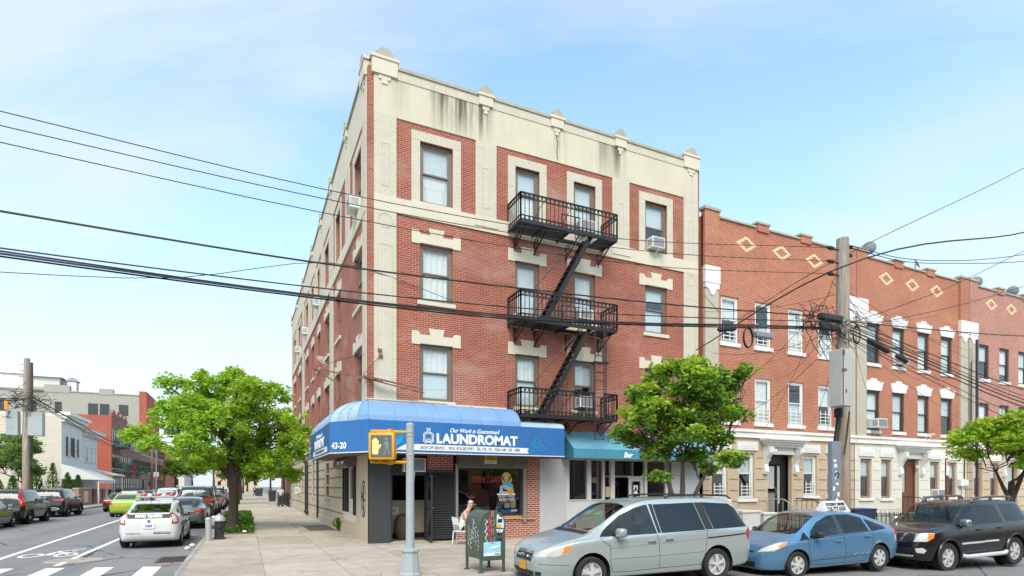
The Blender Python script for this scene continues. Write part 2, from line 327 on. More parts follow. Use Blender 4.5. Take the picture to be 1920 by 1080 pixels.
# ---------------------------------------------------------------- ground, road, pavements
def gz(x): return -.02*max(0., min(x, 70.)-3.5)
def struct(o): return tag(o, kind='structure')
b = MB(); xs = [-400, -100, -50, 3.5, 8, 20, 40, 70, 150, 500]
for x0, x1 in zip(xs, xs[1:]): b.quad((x0, -300, gz(x0)), (x1, -300, gz(x1)), (x1, 900, gz(x1)), (x0, 900, gz(x0)))
struct(b.build('road', M_['asphalt']))
KP = [(-4.9, 420), (-4.9, 60), (-4.9, 20), (-4.9, -4.2)]
for i in range(1, 9):
    t = math.pi+math.pi/2*i/8; KP.append((-1.75+3.15*math.cos(t), -4.1+3.15*math.sin(t)))
KP += [(x, kerb_y(x)) for x in (0, 2, 3.5, 8, 14, 20, 40, 70, 110)]
def inner(P, w):
    out = []
    for i, p in enumerate(P):
        a = Vector(P[max(i-1, 0)]); c_ = Vector(P[min(i+1, len(P)-1)]); d = (c_-a).normalized(); out.append((p[0]-d.y*w, p[1]+d.x*w))
    return out
K2 = inner(KP, .17); SW = .15
b = MB(); n = len(KP)
for i in range(n-1):
    (x0, y0), (x1, y1) = KP[i], KP[i+1]; (u0, v0), (u1, v1) = K2[i], K2[i+1]; z0, z1 = gz(x0), gz(x1)
    b.quad((x0, y0, z0-.05), (x1, y1, z1-.05), (x1, y1, z1+SW-.02), (x0, y0, z0+SW-.02))
    e0, e1 = (Vector((u0-x0, v0-y0))*.12, Vector((u1-x1, v1-y1))*.12)
    b.quad((x0, y0, z0+SW-.02), (x1, y1, z1+SW-.02), (x1+e1.x, y1+e1.y, z1+SW), (x0+e0.x, y0+e0.y, z0+SW))
    b.quad((x0+e0.x, y0+e0.y, z0+SW), (x1+e1.x, y1+e1.y, z1+SW), (u1, v1, z1+SW), (u0, v0, z0+SW))
struct(b.build('kerb', M_['kerb'], smooth=True))
b = MB(); i0 = next(i for i, p in enumerate(KP) if abs(p[0]-3.5) < 1e-6)
poly = [(x, y, SW-.004) for x, y in K2[:i0+1]]+[(3.5, .6, SW-.004), (.4, .6, SW-.004), (.4, 420, SW-.004)]
b.add(poly, [tuple(range(len(poly)))])
for i in range(i0, n-1):
    (u0, v0), (u1, v1) = K2[i], K2[i+1]; b.quad((u0, v0, gz(u0)+SW-.004), (u1, v1, gz(u1)+SW-.004), (u1, .6, gz(u1)+SW-.004), (u0, .6, gz(u0)+SW-.004))
struct(b.build('sidewalk', M_['sidewalk'], recalc=False))
b = MB(); b.box(-40, -15.75, -6, 420, -.05, SW-.004); struct(b.build('far_sidewalk', M_['sidewalk']))
b = MB(); b.box(-15.75, -15.58, -6, 420, -.05, SW); struct(b.build('far_kerb', M_['kerb']))
Z1 = .004
b = MB()
def stripe(x0, x1, ya, yb, sk=-.35): b.quad((x0, ya+sk*(x0+8.6), Z1), (x1, ya+sk*(x1+8.6), Z1), (x1, yb, Z1), (x0, yb, Z1))
for x0 in (-14.1, -13.1, -12.05, -11.0, -9.98, -8.95, -7.87, -6.83, -5.79): stripe(x0, x0+.40, -.85, -4.6)
struct(b.build('crosswalk_marking', M_['line']))
b = MB(); b.quad((-9.62, 1.6, Z1), (-9.47, 1.4, Z1), (-10.05, 22, Z1), (-10.2, 22, Z1)); b.quad((-10.2, 22, Z1), (-10.05, 22, Z1), (-10.1, 260, Z1), (-10.25, 260, Z1))
b.quad((-9.62, 1.6, Z1), (-9.47, 1.4, Z1), (-9.35, -.4, Z1), (-9.5, -.4, Z1)); b.quad((-7.84, .75, Z1), (-7.7, .75, Z1), (-7.78, 40, Z1), (-7.92, 40, Z1)); b.quad((-7.84, -.75, Z1), (-7.7, -.75, Z1), (-7.7, .05, Z1), (-7.84, .05, Z1))
b.quad((-7.92, 40, Z1), (-7.78, 40, Z1), (-7.8, 260, Z1), (-7.94, 260, Z1))
struct(b.build('lane_marking', M_['line']))
b = MB()
def ell(cx, cy, rx, ry, w, z=Z1, n=24, a0=0, a1=1):
    for i in range(int(n)):
        t0, t1 = [2*math.pi*(a0+(a1-a0)*(i+k)/n) for k in (0, 1)]
        b.quad(*[(cx+(rx-q)*math.cos(t), cy+(ry-q*1.6)*math.sin(t), z) for t, q in ((t0, 0), (t1, 0), (t1, w), (t0, w))])
ell(-9.03, 2.1, .27, .52, .085); ell(-8.2, 2.0, .27, .52, .085)
def gl(p, q, w=.1):
    d = Vector((q[0]-p[0], q[1]-p[1])); nn = Vector((-d.y, d.x)).normalized()*w/2
    b.quad((p[0]+nn.x, p[1]+nn.y, Z1+.001), (q[0]+nn.x, q[1]+nn.y, Z1+.001), (q[0]-nn.x, q[1]-nn.y, Z1+.001), (p[0]-nn.x, p[1]-nn.y, Z1+.001))
gl((-8.72, 1.95), (-8.55, 3.2), .13); gl((-8.55, 3.2), (-8.15, 3.05), .13); gl((-8.7, 2.0), (-8.45, 2.1), .14); gl((-8.45, 2.1), (-8.25, 3.0), .12); gl((-8.6, 2.7), (-8.3, 2.75), .16); gl((-8.4, 3.6), (-8.05, 3.55), .12); gl((-8.3, 3.0), (-8.2, 2.0), .08)
struct(b.build('bicycle_lane_symbol', M_['line']))
M_['patch'] = ground('tan_road_patch', (.40, .33, .27), 'x'); b = MB(); pts = [(-7.66+.64*math.cos(i*math.pi/16), .38+.66*math.sin(i*math.pi/16), .002) for i in range(32)]; b.add(pts, [tuple(range(32))]); struct(b.build('road_patch', M_['patch']))
# utility-cut patches of newer and older asphalt
M_['asph2'] = ground('old_asphalt', (.22, .21, .20), 'asphalt'); M_['asph3'] = ground('new_asphalt', (.062, .061, .062), 'asphalt')
b = MB(); b.quad((-7.2, -3.2, .0015), (-5.0, -3.0, .0015), (-5.0, 1.6, .0015), (-7.0, 1.5, .0015)); struct(b.build('asphalt_patch', M_['asph2']))
b = MB(); b.quad((-13.0, 6, .0015), (-11.6, 6, .0015), (-11.7, 34, .0015), (-13.1, 34, .0015)); struct(b.build('asphalt_patch', M_['asph2']))
# storm drain, cellar plate
M_['castiron'] = plain('rusty_cast_iron', (.11, .07, .05), .8, .2, var=.4)
t = thing('storm_drain', 'rusty brown storm drain grate set in the road at the kerb', 'drain', (-5.27, -.5, 0))
b = MB(); b.box(-5.64, -4.93, -1.2, -1.12, 0.002, .016); b.box(-5.64, -4.93, .02, .1, .002, .016); b.box(-5.64, -5.56, -1.12, .02, .002, .016); b.box(-5.0, -4.93, -1.12, .02, .002, .016); b.build('frame', M_['castiron'], t)
b = MB(); b.quad((-5.56, -1.12, .003), (-5, -1.12, .003), (-5, .02, .003), (-5.56, .02, .003)); b.build('pit', M_['dark'], t)
b = MB()
for i in range(1, 9): b.box(-5.56+i*.062-.009, -5.56+i*.062+.009, -1.12, .02, .005, .014)
for y in (-.75, -.36): b.box(-5.56, -5.0, y-.03, y+.03, .006, .0155)
b.build('grate', M_['castiron'], t)
t = thing('cellar_hatch', 'dark grey steel cellar hatch flush in the sidewalk beside the beige wall', 'hatch', (-.7, 7.8, SW)); 
M_['steelplate'] = plain('grey_steel_plate', (.075, .075, .075), .7, bump=.4, scale=30)
b = MB(); b.box(-1.13, -.645, 6.2, 9.45, SW-.01, SW+.012); b.build('hatch_door', M_['steelplate'], t); b = MB(); b.box(-.635, -.18, 6.25, 9.45, SW-.01, SW+.012); b.build('hatch_door', M_['steelplate'], t)
b = MB(); b.box(-1.17, -1.135, 6.15, 9.5, SW-.01, SW+.016); b.box(-.175, -.14, 6.15, 9.5, SW-.01, SW+.016); b.build('frame', M_['rust'], t)
# dark joint in the sidewalk between shop door and mailbox, tactile corner panel
# ---------------------------------------------------------------- corner building (four storeys)
FR = lambda a, d, z: (a, d, z)           # front wall: along x, depth +y
LF = lambda a, d, z: (d, a, z)           # side wall: along y, depth +x
BW, BL, TOP = 13.72, 32.2, 15.42
T = thing('corner_building', 'four storey red brick corner building with cream parapet, laundromat at street level', 'building', (6.86, 16, 0))
def wall_grid(b, a0, a1, z0, z1, holes, dep=.16, d=0.):
    As = sorted({a0, a1} | {min(max(h[i], a0), a1) for h in holes for i in (0, 1)}); Zs = sorted({z0, z1} | {min(max(h[i], z0), z1) for h in holes for i in (2, 3)})
    for p, q in zip(As, As[1:]):
        for r, s in zip(Zs, Zs[1:]):
            ca, cz = (p+q)/2, (r+s)/2
            if any(h[0] < ca < h[1] and h[2] < cz < h[3] for h in holes): continue
            b.quad((p, d, r), (q, d, r), (q, d, s), (p, d, s))
    for h in holes:
        p, q, r, s = h[:4]
        b.quad((p, d, r), (p, d+dep, r), (p, d+dep, s), (p, d, s)); b.quad((q, d, r), (q, d, s), (q, d+dep, s), (q, d+dep, r))
        b.quad((p, d, s), (p, d+dep, s), (q, d+dep, s), (q, d, s)); b.quad((p, d, r), (q, d, r), (q, d+dep, r), (p, d+dep, r))
def window(tr, parent, a0, a1, z0, z1, frame, fw=.085, dep=.13, up='curtain', lo='curtain', split=.5, sash=.05, d0=0., glassm='glass', sillm='cream', sill=(.1, .12, .07), room=True, shade=0., lo_only=None):
    """double-hung window: outer frame, two sashes, panes, blinds, sill"""
    b = MB(tr); zm = z0+(z1-z0)*split; D = d0+dep-.1
    b.box(a0, a0+fw, D, D+.09, z0, z1); b.box(a1-fw, a1, D, D+.09, z0, z1); b.box(a0+fw, a1-fw, D, D+.09, z1-fw, z1); b.box(a0+fw, a1-fw, D, D+.09, z0, z0+fw*.7)
    i0, i1, k0, k1 = a0+fw, a1-fw, z0+fw*.7, z1-fw
    for (p, q, dd) in ((zm, k1, .02), (k0, zm+.03, .05)):
        b.box(i0, i0+sash, D+dd, D+dd+.028, p, q); b.box(i1-sash, i1, D+dd, D+dd+.028, p, q); b.box(i0+sash, i1-sash, D+dd, D+dd+.028, q-sash, q); b.box(i0+sash, i1-sash, D+dd, D+dd+.028, p, p+sash)
    w = b.build('window', frame, parent)
    for (p, q, dd) in ((zm, k1, .03), (k0, zm+.03, .06)):
        b = MB(tr); b.quad((i0+sash, D+dd, p+sash), (i1-sash, D+dd, p+sash), (i1-sash, D+dd, q-sash), (i0+sash, D+dd, q-sash)); b.build('pane', M_[glassm], w)
    for kind, p, q in ((up, zm, k1), (lo, k0, zm)):
        if kind == 'open' or kind is None: continue
        if kind == 'half': kind = 'greyblind'; p = p+(q-p)*.42
        b = MB(tr); nfold = 14
        if kind in ('curtain', 'lace'):
            for i in range(nfold):
                u0, u1 = i0+(i1-i0)*i/nfold, i0+(i1-i0)*(i+1)/nfold
                y0, y1 = D+.115+.02*math.sin(i*2.1+a0), D+.115+.02*math.sin((i+1)*2.1+a0); b.quad((u0, y0, p), (u1, y1, p), (u1, y1, q), (u0, y0, q))
            b.build('curtain', M_['curtain'], w)
        else:
            b.quad((i0, D+.1, p), (i1, D+.1, p), (i1, D+.1, q), (i0, D+.1, q)); b.build('blind', M_[kind], w)
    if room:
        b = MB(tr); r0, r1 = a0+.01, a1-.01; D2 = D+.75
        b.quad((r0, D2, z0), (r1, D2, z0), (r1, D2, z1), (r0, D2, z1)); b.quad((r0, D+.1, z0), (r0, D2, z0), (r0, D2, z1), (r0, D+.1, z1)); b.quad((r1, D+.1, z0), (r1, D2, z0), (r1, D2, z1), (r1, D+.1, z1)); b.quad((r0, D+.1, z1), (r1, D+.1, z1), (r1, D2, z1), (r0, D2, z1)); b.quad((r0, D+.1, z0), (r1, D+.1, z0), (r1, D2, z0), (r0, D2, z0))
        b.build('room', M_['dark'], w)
    if sill:
        b = MB(tr); b.box(a0-sill[0], a1+sill[0], d0-sill[2], d0+dep-.075, z0-sill[1], z0+.004); b.build('sill', M_[sillm], w)
    return w
def crown_lintel(tr, parent, w, a0, a1, z, mat, d=-.035, h=.42, ov=.28, key=.22):
    """stepped flat-arch lintel with raised ends and key block"""
    p0, p1 = a0-ov, a1+ov; c = (p0+p1)/2; e = .3
    poly = [(p0, z-.02), (a0-.0, z-.02), (a0, z+.012), (a1, z+.012), (a1, z-.02), (p1, z-.02), (p1, z+h), (p1-e*.75, z+h), (p1-e, z+h*.72), (c+key, z+h*.72), (c+key*1.25, z+h*1.28), (c-key*1.25, z+h*1.28), (c-key, z+h*.72), (p0+e, z+h*.72), (p0+e*.75, z+h), (p0, z+h)]
    b = MB((lambda a, dd, zz: tr(a, dd, zz))); b.prism(poly, d, .02); return b.build('lintel', M_[mat], w)
# --- openings
F4 = [(1.69, 2.83), (5.17, 6.14), (7.58, 8.55), (10.89, 12.0)]
Zf = {4: (11.36, 13.36), 3: (8.10, 9.99), 2: (4.80, 6.67)}
fh = [(a0, a1, *Zf[k]) for k in Zf for a0, a1 in F4]
LW = [(1.05, 2.42), (5.73, 7.0), (9.2, 10.7), (12.75, 13.8), (15.65, 16.7), (18.8, 20.3), (24.0, 25.7), (28.3, 30.1)]
lh = [(a0, a1, *Zf[k]) for k in Zf for a0, a1 in LW]
b = MB(FR); wall_grid(b, 0, BW, 3.0, TOP-.05, fh, .2); 
b.tr = LF; wall_grid(b, 0, BL, 3.9, TOP-.05, lh, .2); b.tr = None
b.quad((BW, 0, 0), (BW, BL, 0), (BW, BL, TOP-.05), (BW, 0, TOP-.05)); b.quad((0, BL, 0), (BW, BL, 0), (BW, BL, TOP-.05), (0, BL, TOP-.05))
b.build('brick_wall', M_['brick'], T, recalc=False)
b = MB(); b.quad((0, 0, 14.6), (BW, 0, 14.6), (BW, BL, 14.6), (0, BL, 14.6)); b.build('roof', M_['steelplate'], T)
# --- cream stucco cornice zone and piers (proud of the brick)
def slabs(tr, rects, name, mat, d=-.03, back=.0, holes=()):
    for a0, a1, z0, z1 in rects: b = MB(tr); b.box(a0, a1, d, back, z0, z1); b.build(name, mat, T)
FP = [(.18, .9), (3.65, 4.43), (9.31, 10.11), (12.86, 13.62)]
slabs(FR, [(.18, 13.62, 13.89, 15.12)], 'cornice_panel', M_['stucco'])
slabs(FR, [(.18, 13.62, 15.121, TOP-.002)], 'parapet_brickwork', M_['creambrick'], d=-.05)
slabs(FR, [(.18, 13.62, 10.80, 11.30)], 'string_course', M_['cream'], d=-.05)
slabs(FR, [(a0, a1, 11.301, 13.889) for a0, a1 in FP], 'pilaster', M_['creambrick'], d=-.045)
slabs(FR, [(.18, .9, 4.4, 10.799), (12.86, 13.62, 4.4, 10.799)], 'pilaster', M_['creambrick'], d=-.045)
slabs(FR, [(a0-.04, a1+.04, 10.95, 11.29) for a0, a1 in FP[1:3]], 'pilaster_base', M_['cream'], d=-.075, back=-.05)
# sunk panels and medallions outlined on the piers
M_['creamshadow'] = plain('shaded_cream_trim', (.50, .45, .34), .85)  # darker cream: shade along the panel edges put into the colour
def outline(b, a0, a1, z0, z1, d=-.05, w=.02):
    b.box(a0, a0+w, d, d+.02, z0, z1); b.box(a1-w, a1, d, d+.02, z0, z1); b.box(a0+w, a1-w, d, d+.02, z0, z0+w); b.box(a0+w, a1-w, d, d+.02, z1-w*1.6, z1)
for a0, a1 in FP:
    b = MB(FR); c_ = (a0+a1)/2; outline(b, c_-.13, c_+.13, 11.6, 13.0, -.052); b.build('panel_moulding', M_['creamshadow'], T)
for a0, a1 in (FP[0], FP[3]):
    b = MB(FR); c_ = (a0+a1)/2; outline(b, c_-.25, c_+.25, 4.7, 9.75, -.052); b.build('panel_moulding', M_['creamshadow'], T); b = MB(FR); b.ring(c_, 10.5, .24, .025, -.055, -.04, 20); b.build('medallion', M_['creamshadow'], T)
# window surrounds on the top floor (soldier course)
def surround(tr, a0, a1, z0, z1, s=.29):
    b = MB(tr); b.box(a0-s, a0, -.03, 0, z0-.12, z1); b.box(a1, a1+s, -.03, 0, z0-.12, z1)
    n = max(6, int((a1-a0+2*s)/.115)); w = (a1-a0+2*s)/n
    for i in range(n): b.box(a0-s+i*w+.006, a0-s+(i+1)*w-.006, -.034, 0, z1+.001, z1+.31)
    b.box(a0-s, a1+s, -.028, 0, z1+.0015, z1+.309); return b.build('window_surround', M_['creambrick'], T)
for a0, a1 in F4: surround(FR, a0, a1, *Zf[4])
# parapet piers, stepped brackets, pointed finials, coping
def pier(tr, c_, w, zt, corner=False):
    b = MB(tr); b.box(c_-w/2, c_+w/2, -.1, .3, TOP-.28, zt); b.box(c_-w/2-.05, c_+w/2+.05, -.13, .34, zt+.001, zt+.09)
    for i, (hw, z0) in enumerate(((.36, .28), (.24, .42), (.12, .55))): b.box(c_-hw*w, c_+hw*w, -.066+i*.004, -.02, TOP-z0, TOP-.281)
    b.build('parapet_pier', M_['cream'], T); b = MB(tr); h = w*.36
    h = w*(.34 if w > .6 else .44); b.prism([(c_-h, zt+.091), (c_+h, zt+.091), (c_+h, zt+.2), (c_+h*.28, zt+.36), (c_-h*.28, zt+.36), (c_-h, zt+.2)], -.12, .3); b.build('finial', M_['coping'], T)
for c_, w, zt in ((.52, .82, 15.62), (4.02, .52, 15.45), (6.85, .52, 15.45), (9.68, .52, 15.45), (13.25, .82, 15.62)): pier(FR, c_, w, zt)
for c_, w, zt in ((.55, .8, 15.62), (4.0, .5, 15.45), (8.3, .6, 15.45), (12.0, .5, 15.45), (16.2, .5, 15.45), (21.9, .6, 15.45), (26.8, .5, 15.45), (31.7, .8, 15.62)): pier(LF, c_, w, zt)
b = MB(FR); b.box(.93, 12.84, -.09, .3, TOP, TOP+.1); b.tr = LF; b.box(.95, 31.3, -.09, .3, TOP, TOP+.1); b.tr = None; b.box(BW-.3, BW+.04, .4, BL, TOP, TOP+.1); b.build('coping', M_['coping'], T)
b = MB(FR); b.tube([(6.86, -.036, 15.0), (6.84, -.036, 14.8), (6.9, -.036, 14.6), (6.85, -.036, 14.3), (6.88, -.036, 14.0)], .012, 4); b.build('crack', M_['black'], T)
# stepped lintels 2nd, 3rd floor + windows, front
bl = {4: [('greyblind', 'greyblind'), ('greyblind', 'curtain'), ('greyblind', 'half'), ('greyblind', 'open')], 3: [('curtain', 'curtain'), ('greyblind', 'greyblind'), ('curtain', 'half'), ('half', 'greyblind')], 2: [('curtain', 'greyblind'), ('curtain', 'greyblind'), ('greyblind', 'open'), ('greyblind', 'half')]}
for k in Zf:
    for i, (a0, a1) in enumerate(F4):
        w = window(FR, T, a0, a1, *Zf[k], M_['bronze'], fw=.1, dep=.2, up=bl[k][i][0], lo=bl[k][i][1], split=.5 if i in (0, 3) or k != 4 else .55, sillm='cream', sill=(.3, .13, .035) if k == 4 else (.09, .13, .06))
        if k < 4: crown_lintel(FR, T, w, a0, a1, Zf[k][1], 'cream')
b = MB(FR)
for x0, x1, z0, z1, dd in ((1.93, 2.55, 11.5, 11.95, .19), (1.86, 2.62, 11.95, 12.22, .185), (2.6, 2.7, 11.5, 11.9, .188)): b.quad((x0+.03, dd, z0), (x1-.03, dd, z0), (x1, dd, z1), (x0, dd, z1))
b.build('taped_paper', M_['whitepaint'], T)
# side wall: cream upper storey, band, piers
LP = [(.18, .75), (7.78, 8.75), (21.3, 22.6), (31.3, BL)]
LP4 = [(.18, .75), (3.4, 4.3), (7.78, 8.75), (11.3, 12.0), (14.3, 15.0), (17.4, 18.1), (21.3, 22.6), (26.6, 27.4), (31.3, BL)]
slabs(LF, [(.18, BL, 13.89, TOP-.002)], 'cornice_panel', M_['cream'])
slabs(LF, [(.18, BL, 10.80, 11.30)], 'string_course', M_['cream'], d=-.06)
slabs(LF, [(a0, a1, 11.301, 13.889) for a0, a1 in LP4], 'pilaster', M_['creambrick'], d=-.045)
slabs(LF, [(a0, a1, 4.2, 10.799) for a0, a1 in LP], 'pilaster', M_['creambrick'], d=-.045)
for a0, a1 in LW: surround(LF, a0, a1, *Zf[4], s=.26)
for k in Zf:
    for i, (a0, a1) in enumerate(LW):
        w = window(LF, T, a0, a1, *Zf[k], M_['bronze'], fw=.09, dep=.2, up=('curtain', 'greyblind', 'open')[(i+k) % 3], lo=('greyblind', 'open', 'curtain')[(i*2+k) % 3], sill=(.26, .12, .05) if k == 4 else (.1, .12, .07))
        if k < 4: crown_lintel(LF, T, w, a0, a1, Zf[k][1], 'cream', h=.38, ov=.2)
# --- ground floor side wall: beige painted rusticated brick
GH = [(2.13, 4.75, 1.0, 2.95), (9.13, 10.75, 1.46, 3.7), (15.6, 16.64, 1.37, 3.45), (22.6, 23.7, 1.36, 3.3), (24.9, 26.0, 1.36, 3.3), (27.4, 28.6, 1.36, 3.3)]
b = MB(LF); wall_grid(b, .03, BL, 0, 3.9, GH, .22); b.build('side_base_wall', M_['gfbeige'], T, recalc=False)
slabs(LF, [(0.05, BL, 3.9, 4.18)], 'base_cornice', M_['cream'], d=-.12)
M_['groove'] = plain('dark_wall_joint', (.16, .12, .085), .9)
b = MB(LF)
for z in (.86, 1.49, 1.9, 2.33, 2.76, 3.2, 3.6):
    p = 5.2
    for h in sorted(GH[1:])+[(BL, BL, 0, 9)]:
        if h[2] < z < h[3] or h[0] == BL: b.box(p, h[0], -.012, .0, z-.022, z+.022); p = h[1]
b.build('rustication_joint', M_['groove'], T)
b = MB(LF); b.box(5.0, BL, -.05, .0, .0, .5); b.build('base_plinth', M_['gfbeige'], T)
# shopside window with black guard + two dark windows
b = MB(LF)
a0, a1, z0, z1 = GH[0]
b.box(a0, a0+.1, -.1, .1, z0-.05, z1); b.box(a1-.75, a1-.62, -.1, .1, z0, z1); b.box(a0, a1, -.1, .1, z1-.12, z1); b.box(a1-.08, a1, -.08, .1, z0, z1)
w = b.build('shop_side_window', M_['blackpaint'], T)
b = MB(LF); b.box(a0+.1, a0+.3, .05, .12, z0, z1-.12); b.box(a1-.95, a1-.75, .05, .12, z0, z1-.12); b.box(a0+.3, a1-.95, .05, .12, z0, z0+.5); b.box(a0+.3, a1-.95, .05, .12, z1-.32, z1-.12); b.build('frame', M_['cream'], w)
b = MB(LF); b.quad((a0+.3, .1, z0+.5), (a1-.62, .1, z0+.5), (a1-.62, .1, z1-.3), (a0+.3, .1, z1-.3)); b.build('pane', dark_glass('dark_pane'), w)
b = MB(LF); b.box(a0+.02, a1-.1, -.02, .0, z0-.32, z0-.01); b.build('apron', M_['cream'], w)
M_['dpane'] = dark_glass('side_pane')
for (a0, a1, z0, z1) in GH[1:]:
    b = MB(LF); big = a1-a0 > 1.5
    b.box(a0, a0+.06, .06, .14, z0, z1); b.box(a1-.06, a1, .06, .14, z0, z1); b.box(a0+.06, a1-.06, .06, .14, z1-.06, z1); b.box(a0+.06, a1-.06, .06, .14, z0, z0+.06)
    w = b.build('window', M_['bronze'], T); b = MB(LF); b.quad((a0, .11, z0), (a1, .11, z0), (a1, .11, z1), (a0, .11, z1)); b.build('pane', M_['dpane'], w)
    if big:
        b = MB(LF)
        for z in (2.0, 2.55, 3.1): b.box(a0+.06, a1-.06, .05, .1, z-.03, z+.03)
        b.build('bar', M_['cream'], w)
    b = MB(LF); b.box(a0-.08, a1+.08, -.06, .05, z0-.1, z0); b.build('sill', M_['gfbeige'], w)
# drain pipes, standpipe
b = MB(LF); b.tube([(13.25, -.08, .3), (13.25, -.08, 2.6), (13.25, -.08, 4.1)], .055, 8); b.build('downpipe', M_['blackpaint'], T)
b = MB(LF); b.tube([(18.9, -.12, .25), (18.9, -.12, 3.25), (18.9, -.16, 3.45), (19.3, -.2, 3.55), (20.2, -.1, 3.5), (20.6, 0, 3.45)], .1, 8); b.build('vent_pipe', M_['blackpaint'], T)
b = MB(LF); b.tube([(18.2, -.02, .42), (18.2, -.3, .42)], .06, 8); b.tube([(18.55, -.02, .42), (18.55, -.3, .42)], .06, 8); b.tube([(18.38, -.12, .2), (18.38, -.12, .45)], .05, 8); b.build('standpipe_connection', M_['blackpaint'], T)
# graffiti ring on the side corner
b = MB(LF); 
for i in range(20):
    t0, t1 = i*math.pi/10, (i+1)*math.pi/10
    b.quad(*[(.75+r*.42*math.cos(t), -.006, 1.55+r*.62*math.sin(t)) for r, t in ((1, t0), (1, t1), (.88, t1), (.88, t0))])
for p, q in (((.55, 1.0), (.9, 1.75)), ((.5, 1.5), (1.0, 1.62)), ((.65, 2.0), (.8, 1.2))): b.tube([(p[0], -.006, p[1]), (q[0], -.006, q[1])], .03, 4)
b.build('graffiti', M_['blackpaint'], T)
# ---------------------------------------------------------------- row houses along the main street
M_['tanpil'] = stucco('tan_pilaster', (.52, .46, .37), bricky=.15)
def row_house(x0, wx, doorx, brickm, gfm, wm, label, gfwin, crown, bars, pil=(.82, .86), curtains=('curtain', 'greyblind'), first=False, name='row_house', fw=.1):
    x1 = x0+9.78
    T = thing(name, label, 'house', ((x0+x1)/2, 6, 0))
    z0 = gz(x0)-.6; hs = [(a, a+w, z, z+2.0) for a, w in wx for z in (4.78, 8.16)]
    b = MB(FR); wall_grid(b, x0, x1, 4.3, 13.42, hs, .16); b.build('brick_wall', M_[brickm], T, recalc=False)
    b = MB(); b.quad((x0, 14, z0), (x1, 14, z0), (x1, 14, 13.4), (x0, 14, 13.4)); b.quad((x0, .01, 4), (x0, 14, 4), (x0, 14, 13.4), (x0, .01, 13.4)); b.quad((x1, .01, z0), (x1, 14, z0), (x1, 14, 13.4), (x1, .01, 13.4)); b.build('party_wall', M_[brickm], T, recalc=False)
    b = MB(); b.quad((x0, 0.2, 12.7), (x1, 0.2, 12.7), (x1, 14, 12.7), (x0, 14, 12.7)); b.build('roof', M_['steelplate'], T)
    gh = [(a, a+w, za, zb) for a, w, za, zb in gfwin]; dh = (doorx[0], doorx[1], .55, 3.4)
    b = MB(FR); wall_grid(b, x0, x1, z0, 4.3, gh+[dh], .2); b.build('ground_floor_wall', M_[gfm], T, recalc=False)
    # pilasters with white caps
    for a in (x0, x1-pil[0]):
        b = MB(FR); b.box(a+.04, a+pil[0]-.04, -.1, .0, 4.45, 10.3); b.build('pilaster', M_['tanpil'], T)
        b = MB(FR); b.box(a, a+pil[0], -.12, .1, 11.25, 13.62); b.build('pilaster_brickwork', M_[brickm], T)
        b = MB(FR); b.box(a-.01, a+pil[0]+.01, -.16, .0, 10.55, 11.25); b.prism([(a+.02, 10.55), (a+.02, 10.35), (a+.2, 10.28), (a+.3, 10.1), (a+pil[0]/2, 10.02), (a+pil[0]-.3, 10.1), (a+pil[0]-.2, 10.28), (a+pil[0]-.02, 10.35), (a+pil[0]-.02, 10.55)], -.14, 0); b.build('pilaster_cap', M_['whitepaint'], T)
        b = MB(FR); b.box(a-.05, a+pil[0]+.05, -.17, .2, 13.621, 13.74); b.build('cap_stone', M_['coping'], T)
    for i in range(2):
        c_ = x0+pil[0]+(9.78-2*pil[0])*(i+.95)/2.9; b = MB(FR); b.box(c_-.36, c_+.36, -.06, .2, 13.3, 13.62); b.build('parapet_stub', M_[brickm], T)
        b = MB(FR); b.box(c_-.42, c_+.42, -.1, .24, 13.621, 13.71); b.build('cap_stone', M_['coping'], T)
    b = MB(FR); p = x0+pil[0]+.06
    for c_ in [x0+pil[0]+(9.78-2*pil[0])*(i+.95)/2.9 for i in range(2)]+[x1-pil[0]+.36]: b.box(p, c_-.43, -.07, .22, 13.421, 13.5); p = c_+.43
    b.build('coping', M_['coping'], T)
    # yellow brick diamonds
    for i in range(3):
        c_ = x0+2.5+i*2.2; zc = 12.6; b = MB(FR); d_ = .072; w_ = .25
        for r in range(-4, 5):
            off = (4-abs(r))*.12
            for q in ((-1, 1) if abs(r) < 4 else (0,)): b.box(c_+q*off-w_/2, c_+q*off+w_/2, -.008-(r % 2)*.002, .0, zc+r*d_-.032, zc+r*d_+.032)
            if abs(r) == 3: b.box(c_-.1, c_+.1, -.007, 0, zc+r*d_-.028, zc+r*d_+.028)
        b.build('diamond_ornament', M_['ybrick'], T)
    # upper windows
    for j, (a, w) in enumerate(wx):
        for k, z in enumerate((4.78, 8.16)):
            wdw = window(FR, T, a, a+w, z, z+2.0, M_[wm], fw=fw, dep=.16, up=curtains[(j+k) % 2], lo=('half', 'open', 'greyblind', 'curtain')[(j*3+k) % 4], sillm='whitepaint', sill=(.08, .16, .06), sash=.045)
            if crown:
                c_ = a+w/2; zz = z+2.02; pts = [(c_-w*.56, zz), (c_+w*.56, zz), (c_+w*.74, zz+.46), (c_+w*.5, zz+.40), (c_+w*.44, zz+.5), (c_+w*.26, zz+.44), (c_+w*.2, zz+.6), (c_-w*.2, zz+.6), (c_-w*.26, zz+.44), (c_-w*.44, zz+.5), (c_-w*.5, zz+.40), (c_-w*.74, zz+.46)]
                b = MB(FR); b.prism(pts, -.06, .0); b.build('crown_lintel', M_['whitepaint'], wdw)
            if bars: guard(wdw, a+fw, a+w-fw, z+.12, .55)
    # band between shop floor and brick
    b = MB(FR); b.box(x0, x1, -.1, 0, 4.1, 4.34); b.box(x0, x1, -.16, 0, 4.341, 4.46); b.build('band_course', M_['white'], T)
    # rustication joints
    b = MB(FR); op = sorted(gh+[dh])
